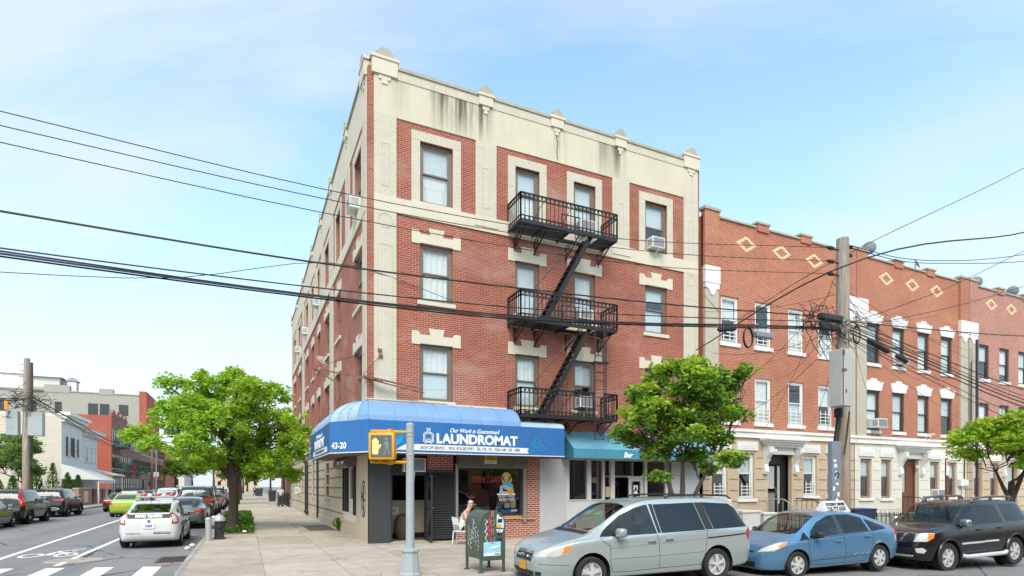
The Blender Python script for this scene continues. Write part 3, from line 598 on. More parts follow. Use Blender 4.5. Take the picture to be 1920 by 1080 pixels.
    for z in (.75, 1.3, 1.78, 2.26, 2.74, 3.22):
        p = x0
        for h in op+[(x1, x1, -9, 9)]:
            if h[2]-.05 < z < h[3]+.05: 
                if h[0]-.22 > p: b.box(p, h[0]-(.02 if h[0] == x1 else .1), -.006, 0, z-.018, z+.018)
                p = h[1]+.1
    b.build('wall_joint', M_['groove'] if gfm == 'beigebrick' else M_['softjoint'], T)
    gfwm = M_['whitepaint'] if wm == 'whitepaint' else M_['tan']
    for a, w, za, zb in gfwin:
        wdw = window(FR, T, a, a+w, za, zb, gfwm, fw=.1, dep=.2, up='greyblind', lo='open', sillm='white', sill=(.12, .12, .09), split=.55)
        b = MB(FR); b.box(a-.15, a+w+.15, -.07, 0, zb+.12, zb+.5)
        for q in range(5): b.ring(a+w*(q+.5)/5, zb+.28, .085, .03, -.085, -.07, 10)
        b.build('carved_lintel', M_['whitepaint'], wdw)
        if bars: guard(wdw, a+.1, a+w-.1, za+.1, .5)
    # portico: cornice on brackets over the door
    a0, a1 = doorx; c_ = (a0+a1)/2
    b = MB(FR); ov = .48
    for i, (e, z, h) in enumerate(((.0, 3.72, .1), (.1, 3.82, .1), (.2, 3.92, .09), (.28, 4.01, .085))): b.box(a0-ov+.2-e, a1+ov-.2+e, -.28-e, 0, z+.001*i, z+h)
    b.box(a0-.05, a1+.05, -.1, 0, 3.4, 3.715)
    for s_ in (-1, 1):
        xc = c_+s_*((a1-a0)/2+.2)
        b.tr = lambda x, y, z: (x, y, z)
        prof = [(-.42, 3.715), (0, 3.715), (0, 2.55), (-.1, 2.5), (-.16, 2.62), (-.1, 2.95), (-.2, 3.2), (-.4, 3.45)]
        n_ = len(prof); b.add([(xc-.125, y, z) for y, z in prof]+[(xc+.125, y, z) for y, z in prof], [tuple(range(n_)), tuple(range(2*n_-1, n_-1, -1))]+[(i, n_+i, n_+(i+1) % n_, (i+1) % n_) for i in range(n_)])
    b.build('portico', M_['whitepaint'], T)
    return T
def guard(w, a0, a1, z, h):
    b = MB(FR)
    for i in range(4): b.box(a0, a1, .0, .02, z+h*i/3.4, z+h*i/3.4+.035)
    for i in range(3): x = a0+.05+(a1-a0-.1)*i/2; b.box(x-.018, x+.018, -.012, -.001, z-.03, z+h+.1)
    b.build('window_guard', M_['whitepaint'], w)
M_['ybrick'] = plain('yellow_brick', (.68, .55, .32), .85); M_['softjoint'] = plain('grey_wall_joint', (.42, .38, .31), .9)
H1 = row_house(13.93, [(14.94, 1.02), (16.95, 1.02), (19.06, 1.03), (21.1, 1.02)], (17.75, 19.3), 'brick2', 'beigebrick', 'whitepaint', 'orange brick row house with white window guards and a black door', [(14.42, .92, 1.4, 3.4), (16.0, .92, 1.4, 3.42), (20.1, .92, 1.5, 3.4), (21.75, .92, 1.5, 3.4)], False, True, curtains=('open', 'curtain'))
H2 = row_house(23.76, [(24.69, 1.02), (26.76, 1.0), (28.93, 1.0), (31.05, 1.03)], (27.56, 29.06), 'brick2', 'whitebrick', 'darkframe', 'orange brick row house with white crown lintels, white ground floor and brown door', [(24.2, .9, 1.35, 3.34), (25.84, .86, 1.33, 3.33), (30.04, .9, 1.32, 3.3), (31.7, .9, 1.3, 3.28)], True, False)
H3 = row_house(33.6, [(34.79, 1.05), (36.96, 1.08), (39.1, 1.05), (41.2, 1.05)], (37.6, 39.0), 'brick3', 'beigebrick', 'darkframe', 'pinkish brick row house farthest along the street, dark windows behind a green tree', [(34.28, .87, 1.3, 3.3), (35.98, .9, 1.3, 3.3), (40, .9, 1.3, 3.3), (41.6, .9, 1.3, 3.3)], False, False)
H4 = row_house(43.4, [(44.5, 1.05), (46.6, 1.08), (48.8, 1.05), (50.9, 1.05)], (47.4, 48.8), 'brick2', 'beigebrick', 'darkframe', 'last brick row house beyond the pinkish one at the picture edge', [(44.1, .87, 1.3, 3.3), (45.8, .9, 1.3, 3.3), (49.8, .9, 1.3, 3.3), (51.4, .9, 1.3, 3.3)], False, False)
# front doors
M_['blackdoor'] = plain('black_door_paint', (.012, .012, .013), .35); M_['frost'] = plain('frosted_glass', (.42, .44, .43), .25, var=.2); M_['brown'] = plain('brown_wood', (.14, .05, .03), .5, var=.3)
M_['brass'] = plain('brass', (.5, .36, .12), .35, .8)
b = MB(FR); b.box(17.75, 17.83, .3, .4, .55, 3.4); b.box(19.22, 19.3, .3, .4, .55, 3.4); b.box(18.62, 18.72, .3, .4, .55, 3.0); b.box(17.83, 19.22, .3, .4, 2.95, 3.4); b.box(17.83, 18.62, .33, .38, .55, 1.75); b.box(18.72, 19.22, .31, .4, .55, 1.1); b.box(18.95, 19.22, .31, .4, 1.1, 2.95)
d = b.build('door', M_['blackdoor'], H1); b = MB(FR); b.quad((17.93, .35, 1.85), (18.57, .35, 1.85), (18.57, .35, 2.88), (17.93, .35, 2.88)); b.build('pane', M_['frost'], d); b = MB(FR); b.quad((18.73, .36, 1.15), (18.94, .36, 1.15), (18.94, .36, 2.9), (18.73, .36, 2.9)); b.build('pane', M_['frost'], d)
b = MB(FR); b.box(17.9, 18.58, .325, .335, .65, 1.65); b.build('kick_panel', plain('grey_kick_plate', (.20, .19, .18), .5), d); b = MB(FR); b.tube([(18.58, .3, 1.5), (18.58, .26, 1.6), (18.58, .26, 1.8), (18.58, .3, 1.9)], .015, 6); b.build('handle', M_['brass'], d)
M_['whitetext'] = plain('white_lettering', (.85, .85, .83), .5, var=.02); M_['blacktext'] = plain('black_lettering', (.015, .015, .017), .5, var=.02)
o = text('house_number', '43-18', .16, M_['whitetext'], None, frame_M((18.12, .295, 3.17), (1, 0, 0)), bold=.006); o.parent = H1; o.location = -H1.location
b = MB(FR); b.box(27.56, 27.66, .2, .34, .55, 3.4); b.box(28.96, 29.06, .2, .34, .55, 3.4); b.box(27.66, 28.96, .2, .34, 3.1, 3.4); b.box(27.66, 28.96, .25, .32, .55, 1.65); b.box(28.3, 28.96, .25, .32, 1.65, 3.1); b.box(27.66, 28.3, .25, .32, 2.95, 3.1)
d = b.build('door', M_['brown'], H2); b = MB(FR); b.quad((27.66, .3, 1.65), (28.3, .3, 1.65), (28.3, .3, 2.95), (27.66, .3, 2.95)); b.build('pane', M_['frost'], d); b = MB(FR); b.lathe([(0, .17), (.03, .17), (.03, .2), (.012, .25)], (28.2, 0, 1.5), 8, 'y'); b.build('handle', M_['brass'], d)
for (h, x, m) in ((H3, 37.6, 'blackdoor'), (H4, 47.4, 'blackdoor')):
    b = MB(FR); b.box(x, x+1.4, .22, .3, .55, 3.4); d = b.build('door', M_[m], h)
    b = MB(FR); b.box(x+.2, x+1.2, .2, .215, 1.7, 3.1); b.build('pane', M_['frost'], d)
# wall lamps either side of the doors, stoops
for h, xs in ((H1, (17.75, 19.55)), (H2, (28.92,))):
    for x in xs:
        b = MB(); z, y = (3.55, -.35) if h is H1 else (3.0, .1); b.lathe([(0, -.1), (.07, -.08), (.085, 0), (.06, .05), (0, .06)], (x, y-.06, z), 10); b.build('lamp', M_['whitepaint'], h)
for h, (a0, a1) in ((H1, (17.6, 19.45)), (H2, (27.4, 29.2)), (H3, (37.4, 39.2)), (H4, (47.2, 49))):
    b = MB(); g0 = gz(a0)+SW
    for i in range(4): b.box(a0, a1, -1.2+.0-.3*(3-i)*1, .0 if i == 3 else -1.2-.3*(2-i), g0-.3, g0+(.55-g0)*(i+1)/4)
    b.build('stoop', M_['coping'], h)
# ---------------------------------------------------------------- ground-floor shops of the corner building
M_['granite'] = plain('dark_speckled_panel', (.045, .047, .05), .45, var=.55, scale=90); M_['greypanel'] = stucco('light_grey_panel', (.46, .46, .47), dirt=.15)
M_['offwhite'] = plain('offwhite_frame', (.55, .54, .52), .5, var=.08, dirt=.2); M_['hood'] = plain('brown_grey_steel', (.13, .115, .10), .5, var=.25, dirt=.3)
M_['alu'] = plain('aluminium_frame', (.36, .36, .34), .4, .5, dirt=.25); M_['counter'] = plain('cream_counter', (.52, .45, .33), .6)
M_['paper'] = plain('white_paper', (.78, .78, .78), .8, var=.04); M_['yellow'] = plain('yellow_paint', (.70, .36, .02), .45, var=.1); M_['orange'] = plain('orange_paint', (.75, .28, .03), .6)
GZ = SW-.01
def gs(x): return GZ+gz(x)
b = MB(FR)
for r in ((1.95, 2.95, 2.45, 3.6), (2.85, 2.96, .0, 3.6), (2.96, 5.48, .0, .84), (5.48, 6.16, -.2, 3.6), (2.96, 5.48, 2.95, 3.6)): b.box(r[0], r[1], .0, .2, r[2], r[3])
b.build('shop_brickwork', M_['shopbrick'], T)
b = MB(FR); b.box(2.96, 5.48, .0, .2, .841, .93); b.build('brick_sill', M_['shopbrick'], T)
b = MB(FR); b.box(.02, .72, -.03, .25, 0, 3.0); b.build('corner_panel', M_['granite'], T)
b = MB(FR); b.box(0.02, 13.72, .02, .3, 2.98, 4.3); b.build('shop_fascia', M_['hood'], T)
def scribble(tr, a0, a1, z0, z1, rows, d, par, m='blacktext', seed=1):
    """print too small to read: rows of short dark strokes"""
    r_ = random.Random(seed+a0); b = MB(tr); h = (z1-z0)/rows
    for k in range(rows):
        a = a0
        while a < a1-.01:
            w_ = r_.uniform(.1, .32)*h; b.box(a, min(a+w_, a1), d-.002, d, z0+h*k+h*r_.uniform(.12, .3), z0+h*k+h*r_.uniform(.65, .85)); a += w_+h*r_.uniform(.12, .3)
    return b.build('small_print', M_[m], par, world=root_of(par).rotation_euler.z == 0)
# interior of the laundromat
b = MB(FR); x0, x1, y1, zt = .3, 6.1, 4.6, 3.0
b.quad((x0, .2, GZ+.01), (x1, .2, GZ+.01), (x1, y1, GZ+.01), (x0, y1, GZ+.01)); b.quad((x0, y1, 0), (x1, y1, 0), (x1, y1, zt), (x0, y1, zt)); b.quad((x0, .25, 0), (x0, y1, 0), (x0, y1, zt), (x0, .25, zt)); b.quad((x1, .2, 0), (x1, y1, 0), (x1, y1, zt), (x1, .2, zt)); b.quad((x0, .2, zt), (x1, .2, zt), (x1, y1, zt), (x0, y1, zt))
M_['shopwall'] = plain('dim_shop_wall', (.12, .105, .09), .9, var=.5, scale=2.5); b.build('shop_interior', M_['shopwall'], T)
t = thing('shop_counter', 'cream service counter with a paper notice inside the open laundromat door', 'counter', (1.3, 1.6, GZ))
b = MB(); b.box(.5, 2.6, 1.5, 2.0, GZ+.18, 1.42); b.build('front_panel', M_['counter'], t); b = MB(); b.box(.45, 2.65, 1.45, 2.05, 1.421, 1.47); b.build('counter_top', M_['counter'], t)
b = MB(); b.box(.55, 2.55, 1.56, 1.95, GZ+.012, GZ+.179); b.build('plinth', M_['black'], t)
b = MB(); b.box(.95, 1.36, 1.49, 1.498, .98, 1.25); n_ = b.build('notice', M_['paper'], t)
scribble(FR, 1.06, 1.25, 1.06, 1.15, 2, 1.488, n_)
M_['sack'] = plain('brown_cloth', (.10, .075, .055), .9, var=.3)
t = tag(MB().lathe([(0, 0), (.26, .02), (.33, .25), (.31, .55), (.24, .78), (.12, .86), (0, .88)], (1.42, 1.15, GZ+.012), 14).build('laundry_sack', M_['sack'], smooth=True), 'bulky brown laundry sack standing in front of the shop counter', 'sack')
# door: frame, glass leaf swung out, transom with air conditioner
b = MB(FR); b.box(.72, .78, .02, .2, GZ, 2.96); b.box(1.89, 1.95, .02, .2, GZ, 2.96); b.box(.78, 1.89, .05, .15, 2.33, 2.42); b.box(.78, 1.12, .08, .1, 2.42, 2.96); b.build('door_frame', M_['blackpaint'], T)
b = MB(FR); b.box(.72, 1.95, -.05, .3, GZ-.05, GZ+.03); b.build('door_step', M_['coping'], T)
hx, hy, dl = 1.9, -.02, Vector((-.10, -.95)); dl.normalize()
def dp(s, z, o=0): return (hx+dl.x*s-dl.y*o, hy+dl.y*s+dl.x*o, z)
b = MB()
def pbar(s0, s1, z0, z1, th=.045):
    vs = [dp(s, z, o) for o in (0, th) for z in (z0, z1) for s in (s0, s1)]; b.add(vs, [(0, 1, 3, 2), (4, 6, 7, 5), (0, 4, 5, 1), (2, 3, 7, 6), (0, 2, 6, 4), (1, 5, 7, 3)])
pbar(0, .09, GZ+.05, 2.32); pbar(.76, .85, GZ+.05, 2.32); pbar(.09, .76, GZ+.05, GZ+.25); pbar(.09, .76, 2.22, 2.32); pbar(.09, .76, 1.2, 1.26)
d = b.build('entrance_door', M_['blackpaint'], T)
b = MB(); b.quad(dp(.09, GZ+.25, .02), dp(.76, GZ+.25, .02), dp(.76, 2.22, .02), dp(.09, 2.22, .02)); b.build('pane', M_['shopglass'], d)
b = MB()
for s0, s1, z0, z1 in ((.5, .72, 1.85, 2.15), (.52, .70, 1.4, 1.75), (.2, .3, 1.9, 2.1)): b.quad(dp(s0, z0, .05), dp(s1, z0, .05), dp(s1, z1, .05), dp(s0, z1, .05))
b.build('paper_notice', M_['paper'], d)
b = MB(); b.tube([dp(.72, 1.28, .06), dp(.72, 1.28, .1), dp(.15, 1.28, .1)], .015, 6); b.build('handle', M_['alu'], d)
# black louvred shutter leaf folded back
b = MB(FR); b.box(1.97, 2.03, -.12, -.05, GZ+.07, 2.5); b.box(2.83, 2.89, -.12, -.05, GZ+.07, 2.5); b.box(2.03, 2.83, -.12, -.05, 2.43, 2.5); b.box(2.03, 2.83, -.12, -.05, GZ+.07, GZ+.14)
s = b.build('louvred_shutter', M_['blackpaint'], T); b = MB(FR); z = GZ+.15
while z < 2.42: b.add([(2.03, -.055, z+.075), (2.83, -.055, z+.075), (2.83, -.115, z), (2.03, -.115, z), (2.03, -.06, z+.085), (2.83, -.06, z+.085), (2.83, -.12, z+.01), (2.03, -.12, z+.01)], [(0, 1, 2, 3), (7, 6, 5, 4), (3, 2, 6, 7), (0, 4, 5, 1)]); z += .078
b.build('slats', M_['blackpaint'], s); b = MB(FR); b.box(2.0, 2.05, -.17, -.12, 1.28, 1.45); b.tube([(2.02, -.16, 1.5), (2.02, -.2, 1.55), (2.02, -.16, 1.6)], .012, 5); b.build('lock', M_['alu'], s)
# shop window with roller shutter housing
b = MB(FR); b.box(2.97, 5.55, -.22, .0, 2.74, 3.02); b.box(2.97, 5.5, -.2, .0, 2.6, 2.739); b.build('shutter_housing', M_['hood'], T)
b = MB(FR); b.box(2.9, 2.985, -.12, -.005, .75, 2.73); b.box(5.46, 5.545, -.12, -.005, .70, 2.73); b.box(2.985, 5.46, -.1, -.01, 2.59, 2.66); b.build('shutter_rail', M_['alu'], T)
b = MB(FR); b.box(3.0, 3.06, .04, .12, .93, 2.66); b.box(5.38, 5.46, .04, .12, .93, 2.66); b.box(3.06, 5.38, .04, .12, .93, 1.0); b.box(3.06, 5.38, .04, .12, 2.56, 2.66); w = b.build('shop_window', M_['blackpaint'], T)
b = MB(FR); b.quad((3.06, .08, 1.0), (5.38, .08, 1.0), (5.38, .08, 2.56), (3.06, .08, 2.56)); b.build('pane', M_['shopglass'], w)
M_['neon'] = plain('dull_red_lettering', (.36, .035, .03), .4, var=.1)
def wtext(nm, s_, size, m, c_, par, **k):
    o = text(nm, s_, size, m, None, frame_M(c_, (1, 0, 0)), **k); o.parent = par; o.location = -root_of(par).location; return o
wtext('window_lettering', 'OPEN 7 DAYS', .30, M_['neon'], (4.13, .068, 2.19), w, sx=.62, bold=.004)
# alterations sticker: woman at a sewing machine
fl = lambda n, c_: plain(n, c_, .6, var=.05)
def disc(b, x, z, rx, rz, y, n=16): b.add([(x+rx*math.cos(i*2*math.pi/n), y, z+rz*math.sin(i*2*math.pi/n)) for i in range(n)], [tuple(range(n))])
b = MB(FR); disc(b, 4.86, 2.3, .17, .17, .066); disc(b, 4.74, 2.2, .07, .1, .066); disc(b, 5.0, 2.2, .08, .1, .066); st = b.build('sewing_sticker', fl('blond_hair', (.62, .42, .08)), w)
b = MB(FR); disc(b, 4.86, 2.25, .095, .12, .0655); b.quad((4.82, .0655, 2.05), (4.91, .0655, 2.05), (4.91, .0655, 2.16), (4.82, .0655, 2.16)); b.quad((4.78, .0645, 1.85), (5.06, .0645, 1.87), (5.04, .0645, 1.94), (4.8, .0645, 1.92)); b.build('face_and_hands', fl('skin_tone', (.66, .40, .26)), st)
b = MB(FR); b.add([(4.7, .065, 2.08), (4.82, .065, 2.12), (4.93, .065, 2.12), (5.1, .065, 2.06), (5.16, .065, 1.75), (4.98, .065, 1.76), (4.8, .065, 1.9), (4.72, .065, 1.9)], [tuple(range(8))]); b.build('blouse', fl('turquoise', (.05, .42, .55)), st)
b = MB(FR); b.add([(x, .064, z) for x, z in ((4.58, 1.72), (4.98, 1.72), (4.98, 1.79), (4.72, 1.79), (4.72, 1.9), (4.96, 1.92), (4.96, 2.0), (4.62, 2.0), (4.6, 1.82))], [tuple(range(9))]); b.build('sewing_machine', fl('grey_blue', (.36, .42, .48)), st)
b = MB(FR); disc(b, 5.03, 1.76, .12, .1, .0635); b.build('cloth', M_['orange'], st)
b = MB(FR); b.quad((4.5, .0645, 1.66), (5.2, .0645, 1.66), (5.2, .0645, 1.71), (4.5, .0645, 1.71)); b.build('table_edge', M_['paper'], st)
wtext('sticker_text', 'Alterations\n& Repairs!', .135, M_['whitetext'], (4.87, .066, 1.565), st, bold=.012); wtext('sticker_outline', 'Alterations\n& Repairs!', .135, M_['blacktext'], (4.87, .062, 1.565), st, bold=.002)
b = MB(FR)
for x0, x1, z0, z1 in ((4.80, 5.0, 1.2, 1.38), (5.04, 5.24, 1.2, 1.5)): b.quad((x0, .1, z0), (x1, .1, z0), (x1, .1, z1), (x0, .1, z1))
b.build('poster', fl('tan_poster', (.60, .40, .24)), w); b = MB(FR); b.box(4.65, 5.25, .1, .12, 1.02, 1.14); b.build('blue_poster', fl('blue_poster', (.03, .16, .48)), w)
b = MB(FR); b.box(5.05, 5.3, .095, .099, 1.06, 1.15); b.build('white_label', M_['paper'], w)
# loose window-sill sticks
t = tag(MB().add([], []).box(4.72, 5.35, -.10, -.05, .83, .86).box(5.36, 5.95, -.10, -.05, .80, .83).build('wooden_batten', fl('yellow_wood', (.66, .42, .08))), 'yellow wooden batten laid under the laundromat shop window', 'batten')
# hanging signs under the awning
for nm, m, z0, z1, tx, tm, lb in (('hanging_sign', 'yellow', 2.86, 3.02, 'WASH & FOLD', 'blacktext', 'yellow sign with black lettering hung under the laundromat awning'), ('hanging_sign', 'paper', 2.74, 2.85, 'DRY CLEANING', 'blacktext', 'small white sign hung below the yellow sign under the awning')):
    t = thing(nm, lb, 'sign', (4.12, -.24, z0)); b = MB(); b.box(3.9, 4.35, -.245, -.235, z0, z1); b.build('panel', M_[m], t); scribble(FR, 3.94, 4.31, z0+.02, z1-.015, 2, -.2475, t); b = MB(); b.tube([(3.95, -.24, z1), (3.95, -.24, z1+.2)], .005, 4); b.tube([(4.3, -.24, z1), (4.3, -.24, z1+.2)], .005, 4); b.build('wire', M_['black'], t)
# --- second shop
b = MB(FR); b.box(6.16, 7.28, -.02, .2, -.3, 2.98); b.build('grey_pier', M_['greypanel'], T); b = MB(FR); b.box(12.25, 13.72, -.02, .2, -.5, 2.98); b.build('grey_pier', M_['greypanel'], T)
b = MB(FR)
for x0, x1 in ((7.28, 7.4), (8.19, 8.36), (8.89, 8.97), (9.26, 9.44), (10.9, 11.0), (11.95, 12.05)): b.box(x0, x1, -.02, .12, .2, 2.98)
for x0, x1 in ((7.4, 8.19), (8.36, 8.89), (11.0, 11.95), (12.05, 12.25)): b.box(x0, x1, -.01, .12, -.3, 1.43)
b.box(7.4, 12.25, -.01, .12, 2.95, 3.1); w2 = b.build('bakery_shopfront', M_['offwhite'], T)
b = MB(FR); b.box(7.5, 8.1, -.02, -.01, .55, 1.28); b.box(7.3, 8.9, -.04, -.01, 1.43, 1.47); b.build('shopfront_panel', M_['offwhite'], w2)
b = MB(FR)
for x0, x1 in ((7.4, 8.19), (8.36, 8.89), (11.0, 11.95), (12.05, 12.25)): b = MB(FR); b.quad((x0, .06, 1.43), (x1, .06, 1.43), (x1, .06, 2.95), (x0, .06, 2.95)); b.build('pane', M_['shopglass'], w2)
b = MB(FR); b.box(9.44, 10.9, .75, .82, 2.32, 2.4); b.box(9.44, 9.52, .74, .83, -.2, 2.95); b.box(10.82, 10.9, .74, .83, -.2, 2.95); b.box(8.97, 9.03, .5, .6, .2, 2.95); b.build('recessed_frame', M_['offwhite'], w2)
b = MB(FR); b.quad((9.52, .78, 2.4), (10.82, .78, 2.4), (10.82, .78, 2.95), (9.52, .78, 2.95)); b.build('transom_pane', M_['shopglass'], w2); b = MB(FR); b.quad((9.26, .12, .4), (9.44, .75, .4), (9.44, .75, 2.95), (9.26, .12, 2.95)); b.build('pane', M_['shopglass'], w2); b = MB(FR); b.quad((9.52, .78, .0), (10.2, .78, .0), (10.2, .78, 2.3), (9.52, .78, 2.3)); b.build('pane', M_['shopglass'], w2)
b = MB(FR); b.box(10.2, 10.32, .1, .16, -.1, 2.3); b.box(10.76, 10.88, .1, .16, -.1, 2.3); b.box(10.32, 10.76, .1, .16, 2.16, 2.3); b.box(10.32, 10.76, .1, .16, -.1, .9); b.box(10.1, 10.95, .05, .18, 2.301, 2.36); d = b.build('door', M_['offwhite'], w2)
b = MB(FR); b.quad((10.32, .13, .9), (10.76, .13, .9), (10.76, .13, 2.16), (10.32, .13, 2.16)); b.build('pane', M_['shopglass'], d) if False else None
b = MB(FR); b.box(10.42, 10.62, .09, .098, 1.62, 2.0); g = b.build('grade_card', M_['paper'], w2); wtext('grade_letter', 'A', .26, plain('navy_lettering', (.03, .05, .14), .6), (10.52, .085, 1.83), g, bold=.012)
b = MB(FR); b.box(10.55, 10.74, .09, .098, 1.4, 1.56); b.build('notice', M_['paper'], w2); b = MB(FR); b.box(9.0, 9.24, -.03, -.022, 1.55, 1.95); b.build('kraft_notice', fl('kraft_paper', (.42, .29, .15)), w2)
b = MB(FR); x0, x1, y1 = 7.3, 12.3, 4
b.quad((x0, y1, -.3), (x1, y1, -.3), (x1, y1, 3.1), (x0, y1, 3.1)); b.quad((x0, .13, -.3), (x0, y1, -.3), (x0, y1, 3.1), (x0, .13, 3.1)); b.quad((x1, .2, -.3), (x1, y1, -.3), (x1, y1, 3.1), (x1, .2, 3.1)); b.quad((x0, .13, 3.1), (x1, .13, 3.1), (x1, y1, 3.1), (x0, y1, 3.1)); b.quad((x0, .1, .0), (x1, .1, .0), (x1, y1, .0), (x0, y1, .0)); b.build('bakery_interior', M_['shopwall'], T)
b = MB(); b.box(9.7, 10.15, 1.6, 1.9, 0, 2.15); tag(b.build('wooden_post', plain('warm_wood', (.34, .12, .035), .5)), 'warm brown wooden post inside the bakery behind the glass', 'post')
b = MB(); b.box(8.45, 8.85, .35, .4, 2.1, 2.3); tag(b.build('paper_roll', M_['paper']), 'white paper roll hung inside the bakery window', 'roll')
# --- blue rounded laundromat awning wrapping the corner
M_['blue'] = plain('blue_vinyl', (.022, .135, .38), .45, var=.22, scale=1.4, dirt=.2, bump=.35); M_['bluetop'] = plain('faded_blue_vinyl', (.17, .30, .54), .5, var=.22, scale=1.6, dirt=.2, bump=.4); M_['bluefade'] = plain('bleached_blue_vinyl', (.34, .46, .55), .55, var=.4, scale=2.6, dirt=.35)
M_['cyan'] = plain('cyan_print', (.005, .30, .62), .45, var=.05); M_['whitestripe'] = plain('white_print', (.74, .74, .72), .5, var=.05)
A = thing('laundromat_awning', 'long rounded blue awning with white LAUNDROMAT lettering wrapping the building corner', 'awning', (2.5, -.6, 3.0))
YF, XS = -1.15, -1.15
path = [(6.52, YF), (4.82, YF), (4.1, YF), (3.4, YF), (2.7, YF), (2.0, YF), (1.3, YF), (.6, YF), (-.22, YF), (-.465, -.82), (-.70, -.49), (-.93, -.165), (-1.15, .16), (XS, 1.0), (XS, 2.0), (XS, 3.0), (XS, 4.0), (XS, 5.0), (XS, 5.78)]
def wallpt(p):
    if p[1] <= YF+1e-6 and p[0] > -.2: return (max(p[0], .0), -.02)
    if p[0] <= XS+1e-6 and p[1] > .2: return (-.06, p[1])
    return (-.02, -.02)
b = MB(); n = len(path)
for i in range(n-1):
    p, q = path[i], path[i+1]; b.quad((*p, 3.0), (*q, 3.0), (*q, 3.97), (*p, 3.97))
front = b.build('valance', M_['blue'], A, recalc=False)
def topz(i): return 4.27 if i == 0 else 4.66
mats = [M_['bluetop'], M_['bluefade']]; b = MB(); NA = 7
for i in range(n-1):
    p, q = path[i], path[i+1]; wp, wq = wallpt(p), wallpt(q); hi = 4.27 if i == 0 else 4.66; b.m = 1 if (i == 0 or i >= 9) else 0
    for k in range(NA):
        def pt(pp, ww, t):
            u = 1-math.cos(t*math.pi/2); z = 3.97+(hi-3.97)*math.sin(t*math.pi/2)
            return (pp[0]+(ww[0]-pp[0])*u, pp[1]+(ww[1]-pp[1])*u, z)
        t0, t1 = k/NA, (k+1)/NA
        b.quad(pt(p, wp, t0), pt(q, wq, t0), pt(q, wq, t1), pt(p, wp, t1))
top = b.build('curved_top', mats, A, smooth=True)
# ribs pressing through the fabric
b = MB()
for i in range(1, n-1):
    p = path[i]; w_ = wallpt(p); hi = 4.66
    b.tube([(lambda t: (p[0]+(w_[0]-p[0])*(1-math.cos(t*math.pi/2)), p[1]+(w_[1]-p[1])*(1-math.cos(t*math.pi/2))-.006, 3.972+(hi-3.97)*math.sin(t*math.pi/2)))(k/8) for k in range(9)], .014, 5)
b.build('rib', M_['bluetop'], A, smooth=True)
b = MB()
for i in (0, n-1):
    p = path[i]; w_ = wallpt(p); hi = topz(i); pts = [(p[0], p[1], 3.0), (w_[0], w_[1], 3.0), (w_[0], w_[1], hi)]+[(p[0]+(w_[0]-p[0])*(1-math.cos(t*math.pi/2)), p[1]+(w_[1]-p[1])*(1-math.cos(t*math.pi/2)), 3.97+(hi-3.97)*math.sin(t*math.pi/2)) for t in [1-k/7 for k in range(1, 8)]]
    b.add(pts, [tuple(range(len(pts)))])
p, w_ = (4.82, YF), (4.82, -.02); a_ = [(4.82, YF+1.13*(1-math.cos(t*math.pi/2)), 3.97+.69*math.sin(t*math.pi/2)) for t in [k/7 for k in range(8)]]; c2 = [(4.82, YF+1.13*(1-math.cos(t*math.pi/2)), 3.97+.30*math.sin(t*math.pi/2)) for t in [k/7 for k in range(8)]]
for k in range(7): b.quad(a_[k], a_[k+1], c2[k+1], c2[k])
b.build('end_panel', M_['blue'], A)
b = MB()
for i in range(n-1):
    p, q = path[i], path[i+1]; wp, wq = wallpt(p), wallpt(q); b.quad((*p, 3.004), (*q, 3.004), (*wq, 3.004), (*wp, 3.004))
b.build('soffit', plain('dusty_soffit', (.16, .12, .09), .9), A)
b = MB()
for i in range(n-1): p, q = path[i], path[i+1]; b.tube([(*p, 3.0), (*q, 3.0)], .018, 4)
b.build('hem', M_['whitestripe'], A)
b = MB(); b.box(-.0, 4.8, -.1, -.0, 4.66, 4.72); b.box(-.05, 2.6, -.13, -.0, 4.72, 4.76); b.build('flashing', M_['cream'], A)
def at_(nm, s_, size, m, x, z, **k):
    o = text(nm, s_, size, m, None, frame_M((x, YF-.006, z), (1, 0, 0)), **k); o.parent = A; o.location = -A.location; return o
at_('shop_name', 'LAUNDROMAT', .415, M_['whitetext'], 3.295, 3.455, bold=.016, sx=1.0, spacing=.98)
at_('slogan', 'Our Work is Guaranteed', .19, M_['whitetext'], 3.17, 3.735, shear=.45, sx=.86, bold=.002)
at_('anniversary', '25', .14, M_['whitetext'], 1.635, 3.725, bold=.002)
b = MB(); b.add([(x, YF-.004, z) for x, z in ((.62, 3.09), (5.13, 3.07), (5.07, 3.16), (5.13, 3.25), (.95, 3.275), (.8, 3.2))], [tuple(range(6))]); st = b.build('stripe', M_['whitestripe'], A)
M_['greytext'] = plain('grey_lettering', (.05, .05, .055), .6); o = at_('contact_line', 'DROP OFF SERVICE  .  PICK UP & DELIVERY   TEL: 718 - 721 - 3266 / 646 - 247 - 5988', .135, M_['greytext'], 3.07, 3.168, sx=.70, bold=.001); o.parent = st
